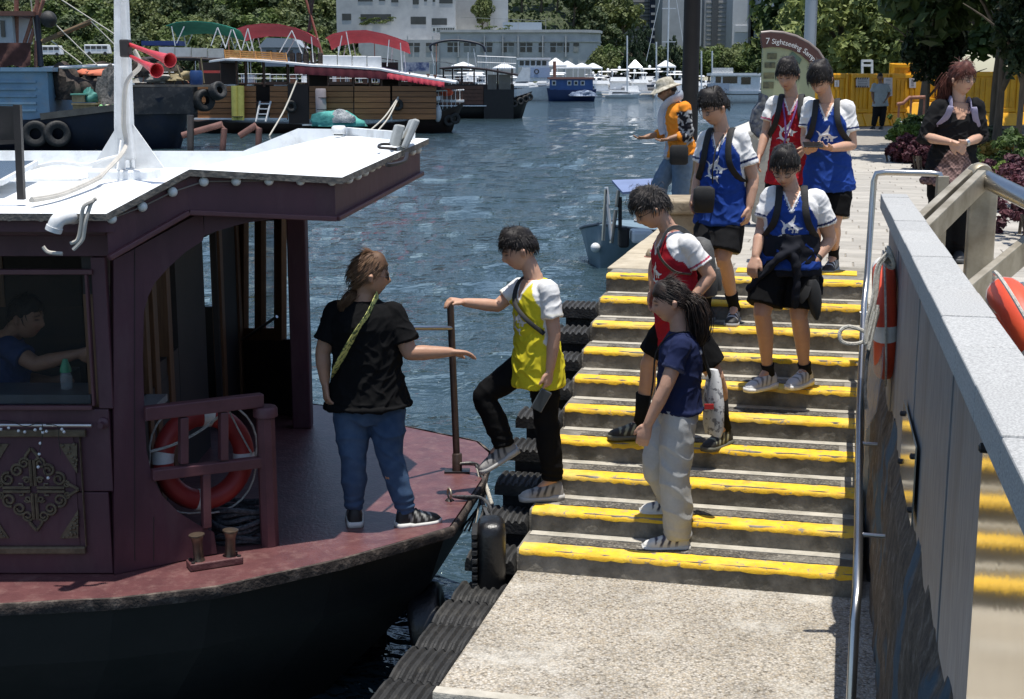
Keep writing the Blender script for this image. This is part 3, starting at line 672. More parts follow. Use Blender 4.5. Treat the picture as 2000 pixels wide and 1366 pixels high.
# --- bulkhead, inside walls, far windows
XB = -2.16
def wb(u, v): return atp(u, v, (XB, 0, 0), (1, 0, 0))
def wbbox(name, mat, u0, v0, u1, v1, th=.05, dx=0):
    a = wb(u0, v0); b = wb(u1, v1); z0 = min(wb(u0, v1).z, b.z); 
    return MB().bbox((XB - th + dx, a.y, z0), (XB + dx, b.y, max(a.z, wb(u1, v0).z))).build(name, mat, boat)
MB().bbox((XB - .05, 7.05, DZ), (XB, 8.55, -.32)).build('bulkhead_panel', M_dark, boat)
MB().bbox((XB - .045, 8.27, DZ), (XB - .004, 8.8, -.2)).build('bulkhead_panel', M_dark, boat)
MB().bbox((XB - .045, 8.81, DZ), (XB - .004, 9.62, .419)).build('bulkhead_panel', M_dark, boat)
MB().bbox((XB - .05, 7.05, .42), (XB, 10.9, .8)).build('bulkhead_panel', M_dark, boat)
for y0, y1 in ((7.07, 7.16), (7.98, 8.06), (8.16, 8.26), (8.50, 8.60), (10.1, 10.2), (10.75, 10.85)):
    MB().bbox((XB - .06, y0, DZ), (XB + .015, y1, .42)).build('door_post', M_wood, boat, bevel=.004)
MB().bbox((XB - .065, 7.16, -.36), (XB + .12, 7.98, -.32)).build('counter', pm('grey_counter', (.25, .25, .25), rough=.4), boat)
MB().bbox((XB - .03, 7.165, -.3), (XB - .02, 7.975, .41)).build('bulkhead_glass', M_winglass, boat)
MB().bbox((XB - .045, 10.06, DZ), (XB - .004, 10.9, .419)).build('bulkhead_panel', M_dark, boat)  # dark sheet standing in for the black shade of the open doorway
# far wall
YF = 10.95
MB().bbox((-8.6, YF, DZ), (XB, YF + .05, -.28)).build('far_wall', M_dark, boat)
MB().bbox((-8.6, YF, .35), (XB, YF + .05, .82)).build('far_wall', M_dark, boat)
MB().bbox((-8.6, YF + .002, -.279), (-3.36, YF + .048, .349)).build('far_wall', M_dark, boat)  # infill added over the far windows to block light and keep the cabin dark
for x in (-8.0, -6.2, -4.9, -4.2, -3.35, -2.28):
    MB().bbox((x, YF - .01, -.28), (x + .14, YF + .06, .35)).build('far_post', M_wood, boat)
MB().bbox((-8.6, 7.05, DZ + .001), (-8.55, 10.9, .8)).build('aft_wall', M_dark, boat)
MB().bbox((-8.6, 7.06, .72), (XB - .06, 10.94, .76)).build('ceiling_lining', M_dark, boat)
MB().bbox((-5.2, 8.6, DZ), (-3.0, 9.4, -.45)).build('bench_locker', M_dark, boat)
# far angled panel with sliding sashes
g0 = Vector((-2.1, 10.9, 0)); g1 = Vector((-1.5, 10.35, 0)); gd = (g1 - g0).normalized(); gn = Vector((gd.y, -gd.x, 0))
def g(u, v): return atp(u, v, g0, gn)
def gp(name, mat, u0, v0, u1, v1, d=.04):
    return MB().plate([g(u0, v0), g(u1, v0), g(u1, v1), g(u0, v1)], gn * d).build(name, mat, boat)
gp('far_panel', M_dark, 472, 662, 600, 980)
for a, b in ((474, 486), (507, 520), (545, 560)): gp('sash_post', M_wood, a, 425, b, 664, .05)
gp('sash_rail', M_wood, 486, 640, 545, 663, .045); gp('sash_rail', M_wood, 486, 420, 545, 431, .045)
gp('sash_glass', glassm('dusty_glass', (.25, .26, .25), .2, .2), 487, 432, 506, 639, .006); gp('sash_glass', glassm('dusty_glass2', (.3, .3, .28), .38, .3), 521, 432, 544, 639, .006)
MB().tube([g(497, 660) + gn * .12, g(565, 615) + gn * .12], .012, 8).build('grab_rail', M_steel, boat, smooth=True)
# --- railing with turned-cap post
def rl(name, a, b, w, h): return MB().bar(w2(*a, -.0), w2(*b, -.0), w, h).build(name, M_marl, boat, bevel=.006)
rl('top_rail', (281, 808), (512, 781), .06, .075); rl('mid_rail', (296, 928), (512, 902), .055, .06)
for a, b in (((358, 815), (358, 905)), ((436, 805), (436, 898)), ((401, 925), (403, 1030))): MB().bar(w2(*a), w2(*b), .045, .05, up=N2).build('baluster', M_marl, boat, bevel=.005)
pp = w2(527, 1062); MB().lathe([(.052, 0), (.052, .74), (.05, .745)], Vector((pp.x, pp.y, DZ)), n=8).build('newel_post', M_marl, boat)
MB().lathe([(.05, 0), (.068, .006), (.068, .05), (.06, .062)], Vector((pp.x, pp.y, DZ + .745)), n=20).build('post_cap', M_marl, boat, smooth=True)
# mooring bollard on the deck edge
bo = atz(420, 1105, DZ); bd = Vector((.84, .42, 0)).normalized(); bl = thing('mooring_bollard', 'two post steel mooring bollard on the deck edge of the maroon boat', 'bollard', bo)
MB(Matrix.Translation(bo) @ Matrix.Rotation(math.atan2(bd.y, bd.x), 4, 'Z')).box((0, 0, .0225), (.29, .10, .04)).build('base', M_deck, bl, bevel=.006)
for s_ in (-1, 1):
    c = bo + bd * (.085 * s_) + Vector((0, 0, .042)); MB().lathe([(.033, 0), (.028, .02), (.027, .10), (.036, .135), (.043, .14), (.043, .148), (.038, .15)], c, (0.05 * s_, 0, 1), 18).build('post', pm('worn_bollard_steel', (.2, .15, .11), (.09, .07, .055), sc=8, rough=.35, metal=.7), bl, smooth=True)
    for t_ in (-1, 1): MB().lathe([(.012, 0), (.012, .008)], bo + bd * (.125 * s_) + Vector((-bd.y, bd.x, 0)) * (.033 * t_) + Vector((0, 0, .042)), n=6).build('bolt', M_darkmetal, bl)
# boarding post with tee handle
bp_ = atz(893, 922, DZ); bt = thing('boarding_post', 'rusty brown boarding post with side handle on the bow deck', 'post', bp_)
tp = aty(879, 584, bp_.y)
M_pole = pm('worn_brown_pole', (.13, .09, .075), (.07, .05, .042), sc=10, rough=.45, metal=.5)
MB().tube([bp_ + Vector((0, 0, .01)), tp], .023, 12).build('pole', M_pole, bt, smooth=True)
MB().lathe([(.034, 0), (.034, .11), (.026, .12)], bp_ + Vector((0, 0, .012)), n=12).build('socket', M_pole, bt, smooth=True)
MB().box(bp_ + Vector((0, 0, .007)), (.17, .09, .012)).build('foot_plate', M_darkmetal, bt)
hb = aty(884, 641, bp_.y); MB().tube([hb, aty(800, 641, bp_.y - .25)], .016, 10).build('side_handle', M_steel, bt, smooth=True)
# rope lashing, ring bolt, bow rope
def rope(name, pts, r, mat, label, n=6, cat='rope', group=None): return MB().tube(spline(pts, n), r, 7).build(name, mat, None, smooth=True, label=label, cat=cat, group=group)
d0 = bp_ + Vector((.02, -.02, .05)); e0 = atz(935, 930, DZ)
lash = thing('lashing', 'pale rope lashing tied from the boarding post over the bow edge', 'rope', d0)
for q in range(5):
    o = Vector((random.uniform(-.01, .01), random.uniform(-.02, .02), random.uniform(0, .02)))
    MB().tube(spline([d0 + o, d0 + Vector((.1, -.04, .0)) + o * 2, e0 + Vector((.0, 0, .02)) + o, e0 + Vector((.03, -.08, -.12)) + o * 2, e0 + Vector((.0 - .03 * q, -.25, -.3))], 5), .007, 6).build('strand', M_rope if q % 2 else M_blackrope, lash, smooth=True)
MB().tube([e0 + Vector((.04, -.06, -.02)), e0 + Vector((.10, -.22, -.16))], .014, 8).build('rope_end', M_rope, lash, smooth=True)
rb = atz(878, 978, DZ); rbt = thing('ring_bolt', 'small rusty ring bolt on the bow deck with dark rope', 'ring bolt', rb)
MB().torus(rb + Vector((0, 0, .045)), (1, .4, 0), .032, .007, 18, 8).build('ring', M_dullsteel, rbt, smooth=True)
MB().lathe([(.03, 0), (.02, .01), (.012, .015)], rb + Vector((0, 0, .001)), n=10).build('eye_plate', M_darkmetal, rbt)
for q in range(3): MB().tube(spline([rb + Vector((.02, -.01, .03)), rb + Vector((.1, .0 - .01 * q, .012 + .01 * q)), rb + Vector((.2, .02, .01)), rb + Vector((.26, -.03 * q, -.06)), rb + Vector((.27, -.1, -.3))], 5), .009, 6).build('rope_turn', M_blackrope, rbt, smooth=True)
# tyre hung at the bow
def ringe_(c, a, b, n=20):
    return [c + Vector((a * math.copysign(abs(math.cos(2 * PI * j / n)) ** .6, math.cos(2 * PI * j / n)), b * math.copysign(abs(math.sin(2 * PI * j / n)) ** .6, math.sin(2 * PI * j / n)), 0)) for j in range(n)]
def tyre(name, c, ax, R, w, label=None, parent=None, cat='tyre', group=None, tread=True, n=28, mat=None):
    mb = MB(); r_in = R * .42
    mb.lathe([(r_in, -w * .36), (R * .7, -w * .5), (R * .88, -w * .5), (R * .97, -w * .42), (R, -w * .25), (R, w * .25), (R * .97, w * .42), (R * .88, w * .5), (R * .7, w * .5), (r_in, w * .36), (r_in * 1.1, 0)], c, ax, n, closed=True)
    if tread:
        A = Vector(ax).normalized(); X = A.orthogonal().normalized(); Y = A.cross(X)
        for i in range(n):
            for s_ in (-1, 1):
                a = 2 * PI * (i + .25 * s_) / n; e = X * math.cos(a) + Y * math.sin(a); mb.bar(Vector(c) + e * (R + .006) + A * (w * .08 * s_), Vector(c) + e * (R + .004) + A * (w * .42 * s_), .05 * R / .4, .009, up=e)
    return mb.build(name, mat or M_rubber, parent, smooth=True, label=label, cat=cat if parent is None else None, group=group)
ty = aty(950, 1075, 7.75); MC_ = pm('black_cushion', (.011, .011, .012), (.006, .006, .007), sc=8, rough=.38, bump=.15, bsc=50)
bf_ = thing('bow_fender', 'black rubber fender cushion hung between the bow and the stairs', 'fender', ty)
MB().rings([ringe_(ty + Vector((.03, 0, z)), .085 * k_, .13 * k_) for z, k_ in ((-.32, .8), (-.28, .97), (0, 1.0), (.11, 1.0), (.16, .93), (.185, .75), (.195, .4))]).build('cushion', MC_, bf_, smooth=True)
for q in range(9): MB().bbox(ty + Vector((-.085, -.11, -.30 + q * .05)), ty + Vector((-.05, .11, -.265 + q * .05))).build('tread_lug', M_rubber, bf_, bevel=.006)
tyre('bow_fender', aty(838, 1218, 7.95), (.99, .0, .15), .25, .2, 'dark rubber fender cushion hanging low under the bow of the maroon boat', tread=False, mat=MC['black_cushion'])
MB().tube(spline([ty + Vector((.02, 0, .18)), e0 + Vector((.02, -.2, -.1)), e0 + Vector((-.02, -.1, 0))], 6), .012, 6).build('tyre_rope', M_blackrope, None, smooth=True, label='dark rope holding the fender tyre at the bow', cat='rope')
# lifebuoy behind the railing, coil of rope under it
def lifebuoy(c, ax, R, r, label, spin=.4, group='orange lifebuoys', mat=None):
    ax = Vector(ax).normalized(); t = thing('lifebuoy', label, 'lifebuoy', c, group)
    MB().torus(c, ax, R, r, 48, 16).build('ring', mat or M_orange, t, smooth=True)
    x = ax.orthogonal().normalized(); y = ax.cross(x)
    for q in range(4):
        a0 = spin + q * PI / 2; Rr = []
        for i in range(5):
            a = a0 - .13 + .26 * i / 4; e = x * math.cos(a) + y * math.sin(a)
            Rr.append([Vector(c) + e * (R + (r + .0025) * math.cos(2 * PI * j / 16)) + ax * ((r + .0025) * math.sin(2 * PI * j / 16)) for j in range(16)])
        MB().rings(Rr).build('white_band', M_whiteband, t, smooth=True)
        pts = []
        for i in range(9):
            a = a0 + PI / 2 * i / 8; e = x * math.cos(a) + y * math.sin(a); pts.append(Vector(c) + e * (R + r + .012 + .03 * math.sin(PI * i / 8)))
        MB().tube(pts, .006, 6).build('grab_line', M_rope, t, smooth=True)
    return t
lc = w2(420, 908, -.17); lifebuoy(lc, N2 + Vector((0, 0, .12)), .235, .058, 'shade-darkened red lifebuoy with silver bands behind the maroon boat railing', spin=.75, mat=pm('shade_red_buoy', (.34, .03, .025), (.26, .02, .018), sc=4, rough=.5))  # shade behind the railing is put into this darker red colour
ln = thing('hanging_line', 'thin pale rope slung across the lifebuoy behind the railing', 'rope', lc)
MB().tube(spline([w2(303, 890, -.09), w2(350, 876, -.09), w2(400, 850, -.09), w2(440, 822, -.1)], 6), .008, 6).build('strand', M_rope, ln, smooth=True)
MB().tube(spline([w2(455, 800, -.09), w2(480, 850, -.09), w2(505, 895, -.09)], 6), .005, 6).build('strand', M_rope, ln, smooth=True)
coil = thing('rope_coil', 'coiled dark mooring rope on deck below the lifebuoy', 'rope', w2(468, 1050, -.12)); cc = atz(455, 1072, DZ) + Vector((0, .16, 0))
for q in range(8):
    o = Vector((random.uniform(-.015, .015), random.uniform(-.015, .015), .018 + .026 * q)); rr = .15 + .015 * math.sin(q * 2.1)
    MB().tube([cc + o + Vector((rr * math.cos(a / 20 * 2 * PI), rr * .8 * math.sin(a / 20 * 2 * PI), .014 * math.sin(a * .9 + q))) for a in range(20)], .014, 6, closed=True).build('turn', M_blackrope, coil, smooth=True)
# --- things on the roof
sl_ = thing('festoon_lights', 'festoon string of round white bulbs along the roof fascia', 'string lights', R2)
BF = []
def fasc(u, v, k0):
    a, b = (fas[k0], fas[k0 + 1]); a = inset(a, .06); b = inset(b, .06); n = Vector((b.y - a.y, -(b.x - a.x), 0)).normalized(); return atp(u, v, a + n * .022, n)
bul = [(18, 422, 0), (80, 423, 0), (218, 427, 1), (278, 404, 1), (337, 375, 1), (398, 355, 2), (461, 354, 2), (525, 353, 2), (587, 353, 2), (648, 354, 2), (681, 350, 3), (698, 343, 3), (712, 336, 3), (725, 328, 3), (737, 322, 3), (749, 315, 3), (760, 309, 3), (772, 304, 3), (783, 299, 3), (805, 296, 3), (816, 292, 3)]
for (u, v, q) in bul:
    p = fasc(u, v, q) if q else aty(u, v, 6.785); BF.append(p); b_ = MB().ball(p, .026, 12, 9).build('bulb', M_globe, sl_, smooth=True)
MB().tube(BF, .004, 5).build('wire', pm('grey_wire', (.2, .17, .15), rough=.7), sl_)
mast = thing('roof_mast', 'white painted steel mast with flared foot on the boat roof', 'mast', aty(250, 335, 9.6))
mx = aty(250, 335, 9.6); mt = aty(236, -60, 9.6)
MB().tube([mx + Vector((0, 0, .08)), mx + Vector((-.01, 0, .3)), mt], [.085, .08, .055], 4, up=(1, 1, 0)).build('column', M_white, mast, bevel=.01)
for dx, dy in ((1, 0), (-1, 0), (0, -1), (0, 1)):
    a = mx + Vector((dx * .05, dy * .05, .02)); MB().plate([a, a + Vector((dx * .2, dy * .2, 0)), a + Vector((0, 0, .3))], (dy * .012 + .001, dx * .012 + .001, 0)).build('gusset', M_white, mast)
MB().bar(aty(236, 270, 9.5), aty(228, -60, 9.5), .035, .035).build('side_pole', M_white, mast)
MB().bbox(mx + Vector((-.22, -.2, -.10)), mx + Vector((.19, .16, .018))).build('plinth', M_roof, mast, bevel=.012)
MB().bbox(Vector((-8, 9.25, .80)), mx + Vector((-.24, .06, -.03))).build('roof_kerb', M_roof, roof)
cb = thing('roof_cable', 'bundle of pale cables running down the mast and across the roof', 'cable', mx)
for q in range(3):
    o = Vector((.006 * q, -.004 * q, .008 * (q % 2)))
    MB().tube(spline([aty(262, 100, 9.5) + o, aty(272, 130, 9.48) + o, aty(245, 165, 9.48) + o, aty(240, 240, 9.46) + o, aty(243, 290, 9.4) + o, aty(200, 340, 9.0) + o, aty(185, 352, 8.6) + o, aty(120, 380, 7.6) + o, aty(60, 392, 7.1) + o], 6), .011, 7).build('cable', pm('grey_cable', (.5, .47, .42), (.38, .36, .32), rough=.7), cb, smooth=True)
MB().tube(spline([aty(60, 330, 9.3), aty(110, 318, 9.3), aty(170, 322, 9.3), aty(205, 312, 9.3), aty(235, 305, 9.35)], 6), .013, 7).build('cable', M_white, cb, smooth=True)
hn = thing('air_horn', 'pair of red trumpet air horns on the white mast', 'horn', aty(246, 95, 9.45)); M_red = pm('red_horn', (.55, .05, .06), (.42, .03, .04), rough=.35)
for (a, b) in (((250, 86), (332, 118)), ((252, 108), (306, 138))):
    A = aty(*a, 9.42); B = aty(*b, 9.0); D = (B - A); ln_ = D.length
    MB().lathe([(.012, 0), (.016, ln_ * .5), (.028, ln_ * .8), (.036, ln_ * .95), (.048, ln_), (.042, ln_), (.02, ln_ * .75)], A, D, 18).build('trumpet', M_red, hn, smooth=True)
MB().bbox(aty(240, 78, 9.46) , aty(252, 112, 9.36)).build('compressor', M_darkmetal, hn, bevel=.01)
bf = thing('signboard_frame', 'black panel on a dark post standing on the boat roof', 'frame', aty(42, 388, 7.2))
MB().bar(aty(42, 390, 7.2), aty(34, 205, 7.2), .035, .035).build('post', M_darkmetal, bf)
MB().plate([aty(-120, 205, 7.22), aty(38, 208, 7.22), aty(40, 275, 7.22), aty(-120, 280, 7.22)], (0, .02, 0)).build('panel', M_darkmetal, bf)
MB().bar(aty(-120, 285, 7.2), aty(40, 277, 7.2), .02, .02).build('brace', M_darkmetal, bf)
sp = thing('solar_panel', 'blue solar panel in a white frame lying on the roof', 'solar panel', aty(20, 335, 8.2))
A, B, C_, D_ = aty(-160, 372, 7.6), aty(5, 352, 7.7), aty(74, 314, 9.2), aty(-160, 314, 9.2)
MB().plate([A, B, C_, D_], (0, 0, -.03)).build('frame', M_roof, sp); ins = lambda p, c=(A + B + C_ + D_) / 4: p + (c - p) * .06 + Vector((0, 0, .004))
MB().plate([ins(A), ins(B), ins(C_), ins(D_)], (0, 0, -.004)).build('cells', pm('solar_cells', (.02, .035, .11), (.015, .025, .08), rough=.15, spec=.6), sp)
pe = thing('vent_elbow', 'white plastic pipe elbow sticking out under the roof eave', 'pipe', aty(120, 430, 6.75))
MB().tube(spline([aty(150, 425, 6.84), aty(132, 424, 6.72), aty(114, 430, 6.66), aty(105, 448, 6.65)], 5), .036, 14).build('elbow', M_white, pe, smooth=True)
MB().tube([aty(107, 443, 6.65), aty(104, 452, 6.65)], .040, 14).build('socket', M_white, pe, smooth=True)
ec = thing('eave_cables', 'loop of grey cables spilling over the roof edge by the pipe elbow', 'cable', aty(165, 440, 6.7))
for P_ in ([(184, 392), (165, 402), (160, 420), (158, 440), (152, 468), (138, 476)], [(188, 388), (178, 398), (168, 430), (164, 455), (160, 470), (143, 488)], [(84, 482), (95, 493), (122, 496)]):
    MB().tube(spline([aty(u, v, 6.70 + .02 * (v < 400)) for u, v in P_], 6), .010, 7).build('cable', MC['grey_cable'], ec, smooth=True)
fl = thing('floodlight', 'grey rectangular floodlight tilted on the front corner of the roof', 'floodlight', aty(795, 285, 8.6))
A = aty(765, 285, 8.75); B = aty(805, 292, 8.5); U = aty(818, 236, 8.55) - aty(797, 290, 8.6)
M_flood = pm('grey_floodlight', (.42, .43, .42), (.3, .31, .3), rough=.5)
MB().plate([aty(796, 292, 8.35), aty(788, 290, 8.85), aty(810, 238, 8.85), aty(821, 236, 8.35)], (-.035, 0, .015)).build('lamp_front', M_flood, fl, bevel=.01)
MB().plate([aty(780, 288, 8.45), aty(774, 286, 8.75), aty(786, 246, 8.75), aty(792, 246, 8.45)], (-.05, 0, .01)).build('driver_box', M_flood, fl, bevel=.01)
MB().tube(spline([aty(775, 292, 8.5), aty(758, 290, 8.5), aty(740, 288, 8.5), aty(745, 282, 8.6), aty(770, 282, 8.65)], 5), .009, 6).build('bracket', M_darkmetal, fl, smooth=True)
MB().tube(spline([aty(795, 300, 8.2), aty(790, 315, 8.1), aty(765, 322, 7.9), aty(755, 322, 7.85)], 5), .012, 6).build('lead', M_darkmetal, fl, smooth=True)
o = MB().lathe([(.05, 0), (.055, .01), (.055, .05), (.045, .062)], aty(662, 262, 10.6), n=16).build('roof_vent', M_white, None, smooth=True, label='small white vent cap on the far edge of the roof', cat='vent')
for i_, (P_, lab) in enumerate((([(372, 310), (372, 262)], None),)): pass
for pts, lab in (([(356, 265), (434, 243), (438, 252), (434, 300)], 'longer rusty pipe handrail on the far side of the roof'), ([(468, 266), (500, 245), (506, 251), (504, 300)], 'shorter rusty pipe handrail on the far side of the roof')):
    MB().tube([aty(u, v, 11.25 + (.0 if v > 255 and k_ > 1 else 0)) for k_, (u, v) in enumerate(pts)], .026, 10).build('pipe_handrail', pm('dark_rust_pipe', (.16, .075, .06), (.1, .045, .035), sc=12, rough=.7), None, smooth=True, label=lab, cat='handrail')
MB().tube([aty(372, 312, 11.2), aty(372, 225, 11.2)], .028, 8).build('roof_post', M_darkmetal, None, smooth=True, label='thin dark post at the far edge of the boat roof', cat='post')
# bottle on the sill inside the cabin
bt_ = aty(132, 782, 7.2); bb = thing('water_bottle', 'clear plastic water bottle with a green top on the cabin sill', 'bottle', bt_)
MB().lathe([(.03, 0), (.032, .01), (.03, .08), (.032, .13), (.022, .165), (.014, .18)], bt_, n=14).build('body', glassm('bottle_plastic', (.35, .4, .42), .4, .1), bb, smooth=True)
MB().lathe([(.03, .155), (.03, .17), (.02, .2), (.012, .225)], bt_, n=14).build('cap', pm('green_plastic', (.05, .3, .15), rough=.4), bb, smooth=True)
# ================================================================== PEOPLE
M_skin = vc('skin', rough=.5, bump=.06, bsc=260, spec=.35, sss=.12)
M_cloth = vc('cloth', rough=.92, bump=.2, bsc=420, spec=.1)
M_hair = vc('hair', rough=.5, bump=.5, bsc=240, spec=.25)
M_crest = pm('printed_crest', (.70, .69, .69), (.62, .62, .62), sc=30, rough=.8)
from mathutils.bvhtree import BVHTree
M_shoe = vc('shoe', rough=.6, bump=.1, bsc=200, spec=.4)
SKIN = np.array((.49, .285, .195))
def remesh(mb, vox, smooth=2):
    me = mb.mesh('tmp'); ob = bpy.data.objects.new('tmp', me); COL.objects.link(ob)
    m = ob.modifiers.new('r', 'REMESH'); m.mode = 'VOXEL'; m.voxel_size = vox; m.use_smooth_shade = True
    if smooth:
        q = ob.modifiers.new('s', 'SMOOTH'); q.factor = .5; q.iterations = smooth
    dg = bpy.context.evaluated_depsgraph_get(); dg.update()
    e = ob.evaluated_get(dg); out = bpy.data.meshes.new_from_object(e, depsgraph=dg)
    bpy.data.objects.remove(ob); bpy.data.meshes.remove(me)
    return out
def verts(me):
    a = np.empty(len(me.vertices) * 3); me.vertices.foreach_get('co', a); return a.reshape(-1, 3)
def normals(me):
    a = np.empty(len(me.vertices) * 3); me.vertex_normals.foreach_get('vector', a); return a.reshape(-1, 3)
def setcol(me, C):
    C = np.clip(np.asarray(C, dtype=float), 0, 1)
    at = me.color_attributes.new('Col', 'FLOAT_COLOR', 'POINT')
    at.data.foreach_set('color', np.concatenate([C, np.ones((len(C), 1))], 1).ravel())
def putmesh(name, me, mat, parent, disp=None, col=None, label=None):
    P = verts(me)
    if disp is not None:
        P2 = P + normals(me) * disp[:, None]; me.vertices.foreach_set('co', P2.ravel())
    if col is not None: setcol(me, col)
    off = base_of(parent); me.transform(Matrix.Translation(-off)); me.update()
    me.polygons.foreach_set('use_smooth', [True] * len(me.polygons))
    me.materials.clear(); me.materials.append(mat)
    o = link(name, me, None, parent)
    if label: o['label'] = label
    return o
def N_(v): return v.normalized() if v.length > 1e-9 else Vector((0, 0, 1))
def ringe(c, X, Y, a, b, n=16, pw=1.0):
    out = []
    for j in range(n):
        t = 2 * PI * j / n; co, si = math.cos(t), math.sin(t)
        if pw != 1.0: co = math.copysign(abs(co) ** pw, co); si = math.copysign(abs(si) ** pw, si)
        out.append(c + X * (a * co) + Y * (b * si))
    return out
def limb(mb, pts, rs, n=14, fl=1.0, side=None):
    """tapered tube through joints, rounded ends"""
    P = spline(pts, 5) if len(pts) > 2 else [Vector(pts[0]).lerp(Vector(pts[1]), i / 6) for i in range(7)]
    m = len(P); R = np.interp(np.linspace(0, len(rs) - 1, m), range(len(rs)), rs)
    t0 = N_(P[0] - P[1]); t1 = N_(P[-1] - P[-2])
    P = [P[0] + t0 * R[0] * .8, P[0] + t0 * R[0] * .5] + P + [P[-1] + t1 * R[-1] * .5, P[-1] + t1 * R[-1] * .8]
    R = [R[0] * .5, R[0] * .86] + list(R) + [R[-1] * .86, R[-1] * .5]
    mb.tube(P, [float(r) for r in R], n, sq=fl, up=side)
def smooth01(x, a, b):
    t = np.clip((x - a) / (b - a), 0, 1); return t * t * (3 - 2 * t)
def seg_dist(P, a, b):
    a = np.array(a); b = np.array(b); d = b - a; t = np.clip(((P - a) @ d) / (d @ d), 0, 1)
    return np.linalg.norm(P - (a + t[:, None] * d), axis=1), t
def head_pts(n=44, m=34):
    """unit-size head surface in head space: x right, y front, z up (metres)"""
    G = []
    for i in range(m + 1):
        a = PI * i / m
        for j in range(n):
            b = 2 * PI * j / n; q = max(math.sin(a), .01); G.append((q * math.cos(b), q * math.sin(b), -math.cos(a)))
    S = np.array(G); x, y, z = S[:, 0] * .076, S[:, 1] * .097, S[:, 2] * .118
    lo = np.clip(-S[:, 2], 0, 1)
    x = x * (1 - .30 * lo ** 1.3); y = np.where(S[:, 1] < 0, y * (1 - .45 * lo), y * (1 - .10 * lo))
    y = y + np.where(S[:, 1] < 0, -.012 * (1 - lo) * (np.abs(S[:, 1])), 0)
    fr = smooth01(S[:, 1], .25, .75)
    y = y + fr * (.024 * np.exp(-(x / .011) ** 2 - ((z + .022) / .02) ** 2) + .010 * np.exp(-(x / .010) ** 2 - ((z - .005) / .025) ** 2)
                  - .010 * (np.exp(-((np.abs(x) - .031) / .014) ** 2 - ((z - .012) / .012) ** 2)) + .005 * np.exp(-((z - .033) / .010) ** 2 - (x / .05) ** 2)
                  + .006 * np.exp(-(x / .02) ** 2 - ((z + .06) / .010) ** 2) + .010 * np.exp(-(x / .022) ** 2 - ((z + .098) / .016) ** 2)
                  + .004 * np.exp(-((np.abs(x) - .04) / .016) ** 2 - ((z + .02) / .016) ** 2))
    return np.stack([x, y, z], 1), n, m
HP, HN, HM = head_pts()
